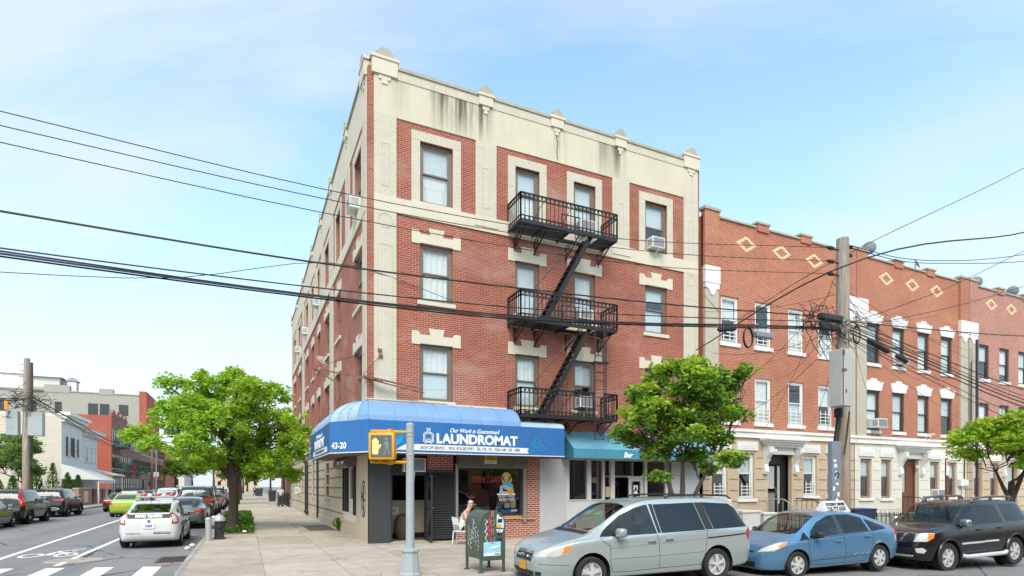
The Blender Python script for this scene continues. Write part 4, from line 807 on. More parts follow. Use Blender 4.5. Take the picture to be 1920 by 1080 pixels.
# crest, swirl, bubbles
b = MB(); b.tr = lambda x, y, z: (x, y+YF-.006, z)
for s_, w_ in ((1, .022), (.74, .018)):
    P_ = [(-.165, .10), (-.08, .17), (.08, .17), (.165, .10), (.15, 0), (.165, -.1), (.09, -.17), (0, -.12), (-.09, -.17), (-.165, -.1), (-.15, 0), (-.165, .1)]
    for p, q in zip(P_, P_[1:]): b.tube([(1.635+p[0]*s_, 0, 3.48+p[1]*s_), (1.635+q[0]*s_, 0, 3.48+q[1]*s_)], w_/1.6, 4)
b.tube([(1.56, 0, 3.38), (1.6, 0, 3.46), (1.635, 0, 3.42), (1.67, 0, 3.46), (1.71, 0, 3.38)], .012, 4); b.build('crest', M_['whitetext'], A)
b = MB()
for x, z, r in ((5.47, 3.51, .115), (5.94, 3.51, .105), (5.31, 3.40, .08), (5.61, 3.27, .115), (5.37, 3.235, .095), (5.18, 3.16, .075)):
    b.ring(x, z, r, .016, YF-.007, YF-.003, 20); b.ring(x, z, r*.78, .008, YF-.0065, YF-.003, 20)
b.build('bubbles', M_['cyan'], A)
b = MB()
for j in range(7):
    a0, a1, r0 = R(100-j*8), R(-80+j*2), .42-j*.035; m_ = 16
    pts = [(.5+r0*.95*math.cos(a0+(a1-a0)*k/m_), YF-.004-j*.0004, 3.5+r0*.85*math.sin(a0+(a1-a0)*k/m_)) for k in range(m_+1)]
    for k in range(m_):
        w_ = .004+.05*(k/m_)**2*(j > 1); p, q = pts[k], pts[k+1]; b.quad((p[0]-w_, p[1], p[2]), (p[0]+w_*.2+.004, p[1], p[2]), (q[0]+w_*.2+.004, q[1], q[2]), (q[0]-w_, q[1], q[2]))
b.build('swirl', M_['cyan'], A)
Mc = frame_M((-.82, -.36, 3.2), Vector((-.22+1.15, YF-.16, 0)))
d2 = Vector((-.22+1.15, YF-.16, 0)).normalized(); nrm = Vector((d2.y, -d2.x, 0)); base = Vector((-1.15, .16, 0))+d2*.42+nrm*.02
o = text('street_number', '43-20', .27, M_['whitetext'], None, frame_M((base.x, base.y, 3.21), d2), bold=.006); o.parent = A; o.location = -A.location
def as_(nm, s_, size, m, y, z, **k):
    o = text(nm, s_, size, m, None, frame_M((XS-.006, y, z), (0, -1, 0)), **k); o.parent = A; o.location = -A.location; return o
as_('side_name', 'LAUNDROMAT', .42, M_['whitetext'], 2.9, 3.45, bold=.016); as_('side_slogan', 'Our Work is Guaranteed', .19, M_['whitetext'], 2.9, 3.73, shear=.45, sx=.9)
b = MB(); b.quad((XS-.004, .72, 3.08), (XS-.004, 4.85, 3.08), (XS-.004, 4.8, 3.26), (XS-.004, .72, 3.26)); st = b.build('stripe', M_['whitestripe'], A)
o = as_('side_contact_line', 'DROP OFF SERVICE . PICK UP & DELIVERY TEL: 718 - 721 - 3266', .12, M_['greytext'], 2.75, 3.17, sx=.8); o.parent = st
# --- teal awning of the bakery
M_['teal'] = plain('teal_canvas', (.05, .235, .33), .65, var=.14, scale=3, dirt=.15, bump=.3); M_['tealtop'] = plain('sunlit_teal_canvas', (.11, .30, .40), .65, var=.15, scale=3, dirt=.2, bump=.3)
B = thing('bakery_awning', 'straight teal canvas awning with white lettering partly behind the street tree', 'awning', (10.3, -.45, 3.0))
xa, xb, yf, zw, zf, zv = 7.05, 13.75, -.9, 4.02, 3.32, 2.98
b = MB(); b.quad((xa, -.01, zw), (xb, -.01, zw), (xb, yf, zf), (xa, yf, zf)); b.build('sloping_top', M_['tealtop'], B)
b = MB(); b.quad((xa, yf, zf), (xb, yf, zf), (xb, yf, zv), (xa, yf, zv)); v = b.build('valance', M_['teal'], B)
b = MB()
for x in (xa, xb): b.add([(x, -.01, zw), (x, yf, zf), (x, yf, zv), (x, -.01, zv)], [(0, 1, 2, 3)])
b.build('end_panel', M_['teal'], B)
b = MB(); [b.tube([(x, -.02, zw-.03), (x, yf+.02, zf-.03), (x, yf+.02, zv+.02)], .015, 5) for x in (xa+.05, 8.7, 10.4, 12.1, xb-.05)]; b.tube([(xa, yf+.02, zv+.02), (xb, yf+.02, zv+.02)], .015, 5); b.build('awning_frame', M_['alu'], B)
for tx, x in (('Ber', 9.4), ('43rd', 12.75)): o = text('lettering', tx, .27 if x < 10 else .2, M_['whitetext'], None, frame_M((x, yf-.005, 3.12), (1, 0, 0)), bold=.008, shear=.3); o.parent = v; o.location = -B.location
# --- roll-shutter housing on the side wall above the guarded window
t = thing('shutter_box', 'brown steel roll shutter housing on the beige side wall under the awning', 'shutter', (-.2, 3.3, 2.7)); b = MB(LF)
prof = [(-.02, 2.72), (-.25, 2.62), (-.42, 2.72), (-.42, 2.9), (-.28, 3.0), (-.02, 3.0)]; nn = len(prof)
b.add([(2.05, d_, z) for d_, z in prof]+[(4.85, d_, z) for d_, z in prof], [tuple(range(nn)), tuple(range(2*nn-1, nn-1, -1))]+[(i, nn+i, nn+(i+1) % nn, (i+1) % nn) for i in range(nn)]); b.build('housing', M_['hood'], t)
b = MB(LF); b.box(2.3, 2.8, -.425, -.421, 2.78, 2.86); b.box(3.3, 3.7, -.425, -.421, 2.76, 2.88); b.build('sticker', M_['paper'], t)
# ---------------------------------------------------------------- fire escape
E_ = thing('fire_escape', 'black iron fire escape with three railed balconies and zigzag stairs on the front', 'fire escape', (6.8, -.5, 4.4))
X0, X1, YO = 4.88, 8.8, -1.05
for zf, zr in ((10.98, 11.9), (7.66, 8.6), (4.40, 5.31)):
    b = MB(); holes = (6.95, 8.1) if zf > 5 else None
    nb = 13
    for i in range(nb):
        y = YO+.05+(1.0-.05)*i/(nb-1)
        segs = [(X0, X1)] if not holes or y > -.32 or y < -.97 else [(X0, holes[0]), (holes[1], X1)]
        for p, q in segs: b.box(p, q, y-.02, y+.02, zf-.012, zf+.012)
    for x in (X0, X0+.95, X0+1.95, X0+2.9, X1): b.box(x-.025, x+.025, YO, 0, zf-.07, zf-.013)
    b.box(X0, X1, YO-.02, YO+.03, zf-.09, zf+.0125); b.build('platform', M_['black'], E_)
    b = MB()
    for x in (X0+.25, X0+1.05, X0+2.35, X1-.15):
        b.bar((x, -.98, zf-.08), (x, -.02, zf-.62), .035); b.bar((x, -.02, zf-.08), (x, -.02, zf-.68), .04); b.bar((x, -.5, zf-.08), (x, -.1, zf-.5), .022)
        b.tr = (lambda xx: (lambda u, v, w: (xx+v, u, w)))(x); b.ring(-.17, zf-.2, .09, .02, -.012, .012, 10); b.tr = None
    b.build('bracket', M_['black'], E_)
    def rail(p, q, circ=True, nm='railing'):
        b = MB(); p, q = Vector(p), Vector(q); L = (q-p).length; d = (q-p)/L; h = zr-zf
        for hh, w in ((h, .045), (h-.17, .028), (.16, .028), (.02, .035)): b.bar((*p.xy, zf+hh), (*q.xy, zf+hh), w)
        n = max(3, round(L/.165))
        for i in range(n+1):
            c_ = p+d*(L*i/n); b.bar((c_.x, c_.y, zf), (c_.x, c_.y, zr), .02 if 0 < i < n else .045)
            if circ and i < n:
                c2 = p+d*(L*(i+.5)/n)
                for hz in (h-.085, .09):
                    ax = abs(d.x) > .5
                    b.tr = (lambda cc, a: (lambda u, v, w: (cc.x+u, cc.y+v, w) if a else (cc.x+v, cc.y+u, w)))(c2, ax); b.ring(0, zf+hz, .074, .017, -.008, .008, 9); b.tr = None
        return b.build(nm, M_['black'], E_)
    if zf > 5: rail((X0, YO, zf), (X1, YO, zf))
    else: rail((X0, YO, zf), (7.78, YO, zf)); rail((8.25, YO, zf), (X1, YO, zf))
    rail((X0, -.02, zf), (X0, YO, zf)); rail((X1, -.02, zf), (X1, YO, zf))
    if zf > 5:
        b = MB(); b.bar((6.9, -.3, zf+.5), (8.1, -.3, zf+.5), .025); b.bar((6.9, -.3, zf+.9), (8.1, -.3, zf+.9), .03); [b.bar((x, -.3, zf), (x, -.3, zf+.9), .022) for x in (6.9, 7.5, 8.1)]; b.build('inner_railing', M_['black'], E_)
    b = MB(); 
    for x in (X0+1.0, X0+2.1): b.tube([(x, YO, zf+.93), (x-.18, YO+.2, zf+.6), (x-.2, -.06, zf+.1)], .012, 5)
    b.build('stay_rod', M_['black'], E_)
for (xt, zt, xb, zb) in ((7.78, 11.0, 5.86, 7.68), (7.72, 7.68, 5.82, 4.42)):
    b = MB(); y0, y1 = -.93, -.42
    for y in (y0, y1):
        for o in (-.0,): b.add([(xt-.09, y-.012, zt), (xt+.09, y-.012, zt), (xb+.09, y-.012, zb), (xb-.09, y-.012, zb), (xt-.09, y+.012, zt), (xt+.09, y+.012, zt), (xb+.09, y+.012, zb), (xb-.09, y+.012, zb)], [(0, 1, 2, 3), (7, 6, 5, 4), (0, 4, 5, 1), (1, 5, 6, 2), (2, 6, 7, 3), (3, 7, 4, 0)])
    n = 15
    for i in range(1, n): x, z = xt+(xb-xt)*i/n, zt+(zb-zt)*i/n; b.box(x-.11, x+.10, y0+.013, y1-.013, z-.012, z+.012)
    s = b.build('stair', M_['black'], E_)
    b = MB(); b.tube([(xt-.3, y0, zt-.05), (xt-1.25, y0, zt-1.35+.35), (xb-.35, y0, zb+1.15), (xb-.3, y0, zb+.85)], .016, 5); b.bar((xt-1.0, y0, zt-.85), (xt-.62, y0, zt-1.02), .02); b.build('handrail', M_['black'], s)
b = MB(); y = YO-.04
for x in (7.82, 8.2): b.tube([(x, y, 3.62), (x, y, 8.1)], .02, 5)
for x in (8.36, 8.30): b.tube([(x, y+.05, 4.0), (x, y+.05, 8.3)], .014, 5)
z = 3.66
while z < 8: b.bar((7.82, y, z), (8.2, y, z), .022); z += .3
b.box(7.78, 8.4, y-.02, y+.08, 6.4, 6.45); b.build('drop_ladder', M_['black'], E_)
# flower pots on the lowest balcony
for i, (x, c_) in enumerate(((5.3, 'cream'), (5.62, 'tan flower'), (6.05, 'cream'))):
    tag(MB().lathe([(0, 0), (.09, 0), (.12, .2), (.1, .2), (0, .17)], (x, -.25-.2*(i % 2), 4.413), 10).build('flower_pot', M_['counter'], smooth=True), 'small tan flower pot on the lowest fire escape balcony', 'pot', 'flower pots on the fire escape')
b = MB(); b.box(6.75, 8.0, -.42, -.2, 7.675, 7.80); tag(b.build('planter_board', M_['ybrick']), 'weathered yellow board lying on the middle fire escape balcony', 'board')
# ---------------------------------------------------------------- air conditioners
def ac_unit(tr, a, z, label, w=.62, h=.42, out=.34, y=0., name='air_conditioner', rot=None):
    o0 = tr(a, y, z); t = thing(name, label, 'air conditioner', o0, group='window air conditioners')
    b = MB(lambda x, d, zz: tr(x, d, zz)); b.bbox(a-w/2, a+w/2, y-out, y+.18, z, z+h, .012); b.build('housing', M_['ac'], t)
    b = MB(tr); 
    b.box(a-w/2+.04, a+w/2-.04, y-out-.006, y-out+.004, z+.04, z+h-.04)
    for s_ in (-1, 1):
        for i in range(6): b.box(a+s_*(w/2+.001)-.004, a+s_*(w/2+.001)+.004, y-out+.03+i*.045, y-out+.055+i*.045, z+.08, z+h-.08)
    b.build('grille', M_['acgrille'], t)
    b = MB(tr); b.bar((a, y-out+.04, z-.01), (a, y-.03, z-.34), .035); b.build('support', M_['ac'], t); return t
ac_unit(FR, 8.02, 11.45, 'white air conditioner in the top floor window behind the fire escape railing', w=.66)
ac_unit(FR, 11.32, 11.43, 'white air conditioner in the top floor window at the right end of the front')
ac_unit(FR, 8.0, 4.9, 'white air conditioner in the second floor window behind the lowest railing', w=.66)
ac_unit(FR, 7.95, 8.18, 'white air conditioner in the third floor window behind the middle railing', w=.6, h=.36)
ac_unit(FR, 1.48, 2.44, 'grey air conditioner over the open laundromat door', w=.74, h=.45, out=.2, y=.05)
ac_unit(FR, 25.2, 4.88, 'large white air conditioner on a bracket, second floor of the white based row house', w=.75, h=.45, out=.5)
ac_unit(FR, 27.3, 8.26, 'small white air conditioner in a third floor window under a crown lintel', w=.6, h=.38)
ac_unit(FR, 30.5, 1.38, 'white air conditioner in the ground floor window beside the brown door', w=.66, h=.42)
ac_unit(LF, 1.75, 11.42, 'white air conditioner high on the side wall, nearest the corner', w=.66)
ac_unit(LF, 13.3, 11.42, 'white air conditioner on the side wall top floor, middle of the row')
ac_unit(LF, 19.5, 11.42, 'white air conditioner on the side wall top floor, well behind the middle one')
ac_unit(LF, 24.9, 11.42, 'white air conditioner on the side wall top floor, farthest from the corner')
ac_unit(LF, 24.9, 4.88, 'white air conditioner with twin grilles low on the side wall above the street tree', w=.8, h=.5)
ac_unit(LF, 25.5, 1.44, 'white air conditioner in the beige base wall near the sidewalk', w=.7)
# empty brackets
for tr, a, z, lb in ((LF, 10.0, 8.05, 'empty white air conditioner bracket on the brick side wall'), (FR, 29.5, 4.72, 'empty white air conditioner bracket under a row house window')):
    b = MB(tr); [b.bar((a+s_*.2, -.45, z), (a+s_*.2, 0, z), .03) for s_ in (-1, 1)]; b.bar((a-.2, -.45, z), (a+.2, -.45, z), .03); [b.bar((a+s_*.2, -.4, z), (a+s_*.2, -.02, z-.35), .025) for s_ in (-1, 1)]
    tag(b.build('wall_bracket', M_['ac']), lb, 'bracket')
# rusty sign frame with guy wires on the corner
t = thing('rusty_sign_frame', 'rusty steel sign arm with guy wires sticking out over the awning corner', 'sign frame', (0, 0, 5.2))
b = MB(); b.bar((-1.45, 2.1, 5.98), (.35, -.5, 5.25), .05); b.bar((-1.45, 2.1, 5.98), (-.05, 1.6, 5.1), .045); b.bar((-.2, -.25, 5.42), (1.6, -.6, 5.08), .05); b.bar((-.15, -.2, 5.36), (1.75, -.3, 5.0), .035); b.build('arm', M_['rust'], t)
b = MB(); b.tube([(-1.4, 2.05, 6.02), (.35, -.05, 6.32)], .008, 4); b.tube([(-.2, -.3, 5.45), (.38, -.05, 6.15)], .008, 4); b.build('guy_wire', M_['black'], t)
b = MB(); b.box(.3, .42, -.1, -.04, 6.26, 6.36); b.box(.33, .45, -.1, -.04, 6.08, 6.18); b.build('anchor', M_['rust'], t)
# ---------------------------------------------------------------- vehicles
def pchip(P, x):
    """monotone cubic through sorted (x, y)"""
    n = len(P)
    if x <= P[0][0]: return P[0][1]
    if x >= P[-1][0]: return P[-1][1]
    i = max(k for k in range(n-1) if P[k][0] <= x)
    h = [P[k+1][0]-P[k][0] for k in range(n-1)]; d = [(P[k+1][1]-P[k][1])/h[k] for k in range(n-1)]
    def m(k):
        if k == 0: return d[0]
        if k == n-1: return d[-1]
        if d[k-1]*d[k] <= 0: return 0.
        w1, w2 = 2*h[k]+h[k-1], h[k]+2*h[k-1]; return (w1+w2)/(w1/d[k-1]+w2/d[k])
    t = (x-P[i][0])/h[i]; a, b_ = m(i), m(i+1)
    return (2*t**3-3*t**2+1)*P[i][1]+(t**3-2*t**2+t)*h[i]*a+(-2*t**3+3*t**2)*P[i+1][1]+(t**3-t**2)*h[i]*b_
def catmull(P, n):
    out = []
    for i in range(len(P)-1):
        p0, p1, p2, p3 = P[max(i-1, 0)], P[i], P[i+1], P[min(i+2, len(P)-1)]
        for k in range(n):
            t = k/n; out.append(tuple(.5*((2*p1[j])+(-p0[j]+p2[j])*t+(2*p0[j]-5*p1[j]+4*p2[j]-p3[j])*t*t+(-p0[j]+3*p1[j]-3*p2[j]+p3[j])*t**3) for j in (0, 1)))
    out.append(P[-1]); return out
M_['tyre'] = plain('black_rubber', (.022, .021, .020), .85, bump=.1, dirt=.25); M_['rim'] = plain('silver_alloy', (.62, .62, .60), .38, .25, dirt=.2); M_['rimdark'] = plain('dark_rim_backing', (.03, .028, .026), .6)
M_['tint'] = car_glass('tinted_car_glass', (.07, .075, .08)); M_['cglass'] = car_glass('clear_car_glass', (.50, .60, .56)); M_['wscreen'] = car_glass('windscreen_glass', (.60, .68, .64)); M_['seat'] = plain('grey_car_seat', (.11, .11, .105), .9); M_['dash'] = plain('dark_dashboard', (.035, .035, .036), .7)
M_['alurail'] = plain('grey_rail', (.13, .13, .135), .45, .4); M_['seam'] = plain('black_panel_gap', (.006, .006, .006), .8); M_['trim'] = plain('black_plastic_trim', (.02, .02, .02), .5); M_['chrome'] = plain('chrome', (.62, .62, .62), .15, 1., var=.02)
M_['lamp'] = plain('clear_lamp_lens', (.62, .60, .53), .12, .15, var=.25, scale=8, coat=.6); M_['red'] = plain('red_lamp_lens', (.48, .012, .014), .15, var=.2, coat=.6); M_['amber'] = plain('amber_lens', (.70, .22, .03), .15, coat=.5)
M_['plate'] = plain('orange_plate', (.72, .34, .02), .5, var=.03); M_['wplate'] = plain('white_plate', (.72, .73, .74), .5, var=.03); M_['under'] = plain('black_underbody', (.008, .008, .008), .9)
SIDES = (1, -1)
class Car:
    def __init__(s, name, label, cat, prof, loc, rotz, paint, group=None, tilt=0.):
        s.p = prof; s.paint = paint; s.root = thing(name, label, cat, loc, rotz, group)
        s.root.rotation_euler = (0, tilt, rotz); s.mats = {}; s.parts = []
        s.bm = bmesh.new(); s.lay = s.bm.faces.layers.int.new('part'); s.names = [('body', paint, None)]
        s.loft()
    def ring(s, x):
        p = s.p; zt, zb, w, belt = pchip(p['top'], x), pchip(p['bot'], x), pchip(p['wid'], x), pchip(p['belt'], x)
        belt = min(belt, zt-.012); rw = min(pchip(p['roofw'], x), w*.97); gh = zt-belt; k = min(1, max(0, (gh-.03)/.25)); fl = p.get('flare', 0)
        ye = rw*k+(w*.93)*(1-k); ze = zt-(.055*k+min(.6*gh, .05)*(1-k)+.004)
        h = belt-zb
        lw = w*p.get('low', .965)
        return [(0, zb), (lw*.8, zb), (lw*.97, zb+.035), (lw*1.0, zb+.14*h), (w, zb+.42*h), (w, zb+.62*h), (w*.992, zb+.86*h), (w*.97, belt), (ye+(w*.97-ye)*.5, belt+(ze-belt)*.5), (ye, ze), (ye-.055-.03*k, zt-.02*k-.008), (ye*.6, zt-.006), (0, zt)]
    def loft(s):
        p = s.p; L = p['L']; xs = set()
        for i in range(65): xs.add(-L/2+L*i/64)
        for e in (.01, .025, .05, .085, .12, .16, .2, .26, .32): xs |= {L/2-e, -L/2+e}
        xs = sorted(xs); rows = []
        for x in xs:
            R_ = catmull(s.ring(x), 3); m = len(R_)
            full = [(x, y, z) for y, z in R_]+[(x, -y, z) for y, z in R_[-2:0:-1]]
            rows.append([s.bm.verts.new(v) for v in full])
        n = len(rows[0])
        for a, b in zip(rows, rows[1:]):
            for j in range(n):
                try: s.bm.faces.new((a[j], a[(j+1) % n], b[(j+1) % n], b[j]))
                except ValueError: pass
        s.bm.faces.new(rows[0]); s.bm.faces.new(rows[-1][::-1])
        bmesh.ops.remove_doubles(s.bm, verts=s.bm.verts[:], dist=1e-5); bmesh.ops.recalc_face_normals(s.bm, faces=s.bm.faces[:]); s.bm.normal_update()
        s.bvh = BVHTree.FromBMesh(s.bm); s.bm.faces.ensure_lookup_table()
        s.ofn = [[(v.co.copy(), v.normal.copy()) for v in f.verts] for f in s.bm.faces]
        up_ = s.pid('underside', M_['under'])
        for f in s.bm.faces:
            if f.normal.z < -.75 and f.calc_center_median().z < p['bot'][len(p['bot'])//2][1]+.05: f[s.lay] = up_
    def pid(s, name, mat, parent=None):
        s.names.append((name, mat, parent)); return len(s.names)-1
    def cut(s, pts, d, pid, margin=.35, near=None):
        """cut the outline pts (3-D points) into the shell along direction d and give the faces inside to part pid"""
        d = Vector(d).normalized(); P = [Vector(q) for q in pts]; c_ = sum(P, Vector())/len(P)
        nrm = Vector(); 
        for a, b in zip(P, P[1:]+P[:1]): nrm += (a-c_).cross(b-c_)
        if nrm.dot(d) < 0: P.reverse()
        planes = []
        for a, b in zip(P, P[1:]+P[:1]):
            e = b-a; nn = e.cross(d)
            if nn.length > 1e-7: planes.append((a, nn.normalized()))
        def inside(c, tol): return all((c-a).dot(nn) < tol for a, nn in planes)
        fs = [f for f in s.bm.faces if f.normal.dot(d) > -.05 and inside(f.calc_center_median(), margin) and (near is None or abs((f.calc_center_median()-c_).dot(d)) < near)]
        for a, nn in planes:
            fs = [f for f in fs if f.is_valid]
            g = set(fs); es = {e for f in fs for e in f.edges}; vs = {v for f in fs for v in f.verts}
            r = bmesh.ops.bisect_plane(s.bm, geom=list(vs)+list(es)+list(g), plane_co=a, plane_no=nn, dist=1e-5)
            g |= {x for x in r['geom'] if isinstance(x, bmesh.types.BMFace)}; g |= {x for x in r['geom_cut'] if isinstance(x, bmesh.types.BMFace)}
            for e in [x for x in r['geom_cut'] if isinstance(x, bmesh.types.BMEdge)]: g |= {f for f in e.link_faces if f.normal.dot(d) > -.05}
            fs = list(g)
        for f in fs:
            if f.is_valid and inside(f.calc_center_median(), 1e-4): f[s.lay] = pid
    def side(s, poly, name, mat, sides=SIDES, parent=None, y=1.):
        ids = []
        for q in sides:
            i = s.pid(name, mat, parent); s.cut([(x, q*y, z) for x, z in poly], (0, q, 0), i); ids.append(i)
        return ids
    def strip(s, pts, w, name='panel_gap', mat=None, sides=SIDES, pid=None):
        mat = mat or M_['seam']
        for q in sides:
            i = s.pid(name, mat) if pid is None else pid
            for (x0, z0), (x1, z1) in zip(pts, pts[1:]):
                dd = Vector((x1-x0, z1-z0)).normalized()*(w/2); nx, nz = -dd.y, dd.x
                s.cut([(x0+nx, q, z0+nz), (x1+nx, q, z1+nz), (x1-nx, q, z1-nz), (x0-nx, q, z0-nz)], (0, q, 0), i, .12)
    def front(s, poly, name, mat, sgn=1, parent=None, near=None):
        i = s.pid(name, mat, parent); s.cut([(sgn*1., y, z) for y, z in poly], (sgn, 0, 0), i, near=near); return i
    def topcut(s, poly, name, mat):
        i = s.pid(name, mat); s.cut([(x, y, 1.) for x, y in poly], (0, 0, 1), i); return i
    def slant(s, pts, d, name, mat): i = s.pid(name, mat); s.cut(pts, d, i); return i
    def surf(s, o, d): return s.bvh.ray_cast(Vector(o), Vector(d))[0]
    def normal_at(s, co):
        loc, n, idx, dist = s.bvh.find_nearest(co)
        if idx is None: return Vector((0, 0, 1))
        acc = Vector(); 
        for c, nn in s.ofn[idx]: acc += nn/((c-co).length+1e-4)
        return acc.normalized()
    def wheels(s, xf, xr, r, hw, spokes=6, rim_r=.7, wt=.205, sides=SIDES, double=False, y_out=None, arch=1.16):
        y_out = y_out or hw
        # arches cut into the shell, lined inside
        for x in (xf, xr):
            for q in SIDES:
                R_ = r*arch; N = 22; hole = s.pid('_hole', None)
                s.cut([(x+R_*math.cos(2*math.pi*k/N), q, r+.015+R_*math.sin(2*math.pi*k/N)) for k in range(N)], (0, q, 0), hole)
        liner = MB()
        for x in (xf, xr):
            for q in SIDES:
                R_ = r*arch-.001; N = 18
                for k in range(N):
                    a0, a1 = -.5+(math.pi+1.)*k/N, -.5+(math.pi+1.)*(k+1)/N
                    liner.quad(*[(x+R_*math.cos(a), q*yy, r+.015+R_*math.sin(a)) for a, yy in ((a0, hw-.012), (a1, hw-.012), (a1, hw-.5), (a0, hw-.5))])
                liner.add([(x+R_*math.cos(2*math.pi*k/20), q*(hw-.34), r+.015+R_*math.sin(2*math.pi*k/20)) for k in range(20)], [tuple(range(20))])
        s.liner = liner
        for x in (xf, xr):
            for q in SIDES:
                ty = MB(); h = wt/2; rr = r*rim_r
                ty.lathe([(rr, -h*.82), (r*.93, -h), (r*.985, -h*.8), (r, -h*.45), (r, h*.45), (r*.985, h*.8), (r*.93, h), (rr, h*.82), (rr, -h*.82)], (x, q*(y_out-h), r), 30, 'y')
                w = ty.build('wheel', M_['tyre'], s.root, world=False, smooth=True)
                rm = MB(); yo = y_out-h*.35
                rm.lathe([(rr, -.03), (rr*.99, .035), (rr*.92, .03), (rr*.9, -.05)], (x, 0, r), 30, 'y')
                n = spokes
                for k in range(n):
                    for off in ((-.13, .13) if double else (0,)):
                        a = 2*math.pi*k/n+.3; a2 = a+off; ca, sa = math.cos(a), math.sin(a); cb, sb = math.cos(a2), math.sin(a2); w0, w1 = rr*(.12 if not double else .06), rr*(.17 if not double else .075)
                        i0, o0 = rr*.12, rr*.93
                        vs = []
                        for yy in (.0, .035):
                            vs += [(x+ca*i0-sa*w0, yy+.012, r+sa*i0+ca*w0), (x+ca*i0+sa*w0, yy+.012, r+sa*i0-ca*w0), (x+cb*o0+sb*w1, yy, r+sb*o0-cb*w1), (x+cb*o0-sb*w1, yy, r+sb*o0+cb*w1)]
                        rm.add(vs, [(0, 1, 2, 3), (7, 6, 5, 4), (0, 4, 5, 1), (1, 5, 6, 2), (2, 6, 7, 3), (3, 7, 4, 0)])
                rm.lathe([(0, .055), (rr*.2, .05), (rr*.25, .0)], (x, 0, r), 14, 'y')
                rm.v = [(a, q*(b+yo-.02), c) for a, b, c in rm.v]
                rm.build('rim', M_['rim'], w, world=False, smooth=True)
                dk = MB(); dk.lathe([(0, 0), (rr*.985, 0)], (x, q*(yo-.075), r), 24, 'y'); dk.build('backing_disc', M_['rimdark'], w, world=False)  # dark backing disc stands in for the shade behind the spokes
    def finish(s):
        by = {}
        for f in s.bm.faces: by.setdefault(f[s.lay], []).append(f)
        s.obj = {}; pend = []
        for i, fs in by.items():
            name, mat, parent = s.names[i]
            if mat is None: continue
            vm = {}; vs = []; fc = []
            for f in fs:
                t = []
                for v in f.verts:
                    if v not in vm: vm[v] = len(vs); vs.append(v.co.copy())
                    t.append(vm[v])
                fc.append(t)
            me = bpy.data.meshes.new(name); me.from_pydata(vs, [], fc); me.materials.append(mat); me.shade_smooth()
            me.normals_split_custom_set_from_vertices([s.normal_at(v) for v in vs])
            o = bpy.data.objects.new(name, me); C.objects.link(o); o.parent = s.root; s.obj.setdefault(name, o); s.obj[i] = o
        b_ = s.obj.get('body')
        for i, (name, mat, parent) in enumerate(s.names):
            if i in s.obj and (name in ('panel_gap',)): s.obj[i].parent = b_
            if i in s.obj and parent is not None and parent in s.obj: s.obj[i].parent = s.obj[parent]
        if hasattr(s, 'liner'): s.liner.build('wheel_arch', M_['under'], b_, world=False)
        s.bm.free(); s.interior(); return s
    def interior(s):
        p = s.p; L = p['L']; tp = p['top']; zr = max(z for _, z in tp); xw = next(x for x, z in reversed(tp) if z > zr*.93); bz = pchip(p['belt'], 0.); w = pchip(p['wid'], 0.)
        xe = s.p.get('xe', -L*.3); b = MB(); b.quad((xw+.85, -w*.9, .42), (xw+.85, w*.9, .42), (xe-.5, w*.9, .42), (xe-.5, -w*.9, .42)); b.quad((xw+.85, -w*.85, .3), (xw+.85, w*.85, .3), (xw+.85, w*.85, bz-.12), (xw+.85, -w*.85, bz-.12)); s.add(b, 'cabin_floor', M_['dash'])
        b = MB(); b.bbox(xw+.35, xw+.95, -w*.8, w*.8, bz-.28, bz-.05, .05); d = s.add(b, 'dashboard', M_['dash'], smooth=True); b = MB(); cx, cy = xw+.22, w*.42; b.tube([(cx+.06*math.sin(i*math.pi/8), cy+.18*math.cos(i*math.pi/8), bz-.05+.17*math.sin(i*math.pi/8)) for i in range(17)], .016, 5); b.bar((cx, cy-.17, bz-.05), (cx, cy+.17, bz-.05), .03); s.add(b, 'steering_wheel', M_['trim'], d)
        for x, ys in ((xw-.35, (-.4, .4)), (xe+.35, (-.42, .42))):
            for y in ys:
                b = MB(); b.bbox(x-.28, x+.28, y*w-.24, y*w+.24, .44, .62, .06); b.bbox(x-.42, x-.24, y*w-.23, y*w+.23, .5, min(bz+.12, zr-.42), .06); b.bbox(x-.44, x-.32, y*w-.12, y*w+.12, min(bz+.14, zr-.4), min(bz+.33, zr-.2), .04); s.add(b, 'seat', M_['seat'], smooth=True)
    def add(s, mb, name, mat, parent=None, smooth=False): return mb.build(name, mat, parent or s.root, world=False, smooth=smooth)
    def mirror(s, x, z, mat, sz=(.11, .1, .085), sides=SIDES):
        for q in sides:
            h = s.surf((x, q*3, z), (0, -q, 0)); y = abs(h.y) if h else s.p['wid'][len(s.p['wid'])//2][1]
            b = MB(); bm = bmesh.new(); bmesh.ops.create_uvsphere(bm, u_segments=14, v_segments=9, radius=1)
            for v in bm.verts:
                v.co = Vector((math.copysign(abs(v.co.x)**.6, v.co.x)*sz[0]*(.72 if True else 1), math.copysign(abs(v.co.y)**.55, v.co.y)*sz[1], math.copysign(abs(v.co.z)**.55, v.co.z)*sz[2]))
            b.bm(bm, Matrix.Translation((x, q*(y+.15), z+.02))); b.box(x-.03, x+.03, min(q*(y-.03), q*(y+.1)), max(q*(y-.03), q*(y+.1)), z-.05, z-.01)
            m = s.add(b, 'mirror', mat, smooth=True); b = MB(); b.bbox(x-sz[0]*.74, x-sz[0]*.66, q*(y+.15)-sz[1]*.8, q*(y+.15)+sz[1]*.8, z+.02-sz[2]*.75, z+.02+sz[2]*.75, .002); s.add(b, 'mirror_glass', M_['chrome'], m)
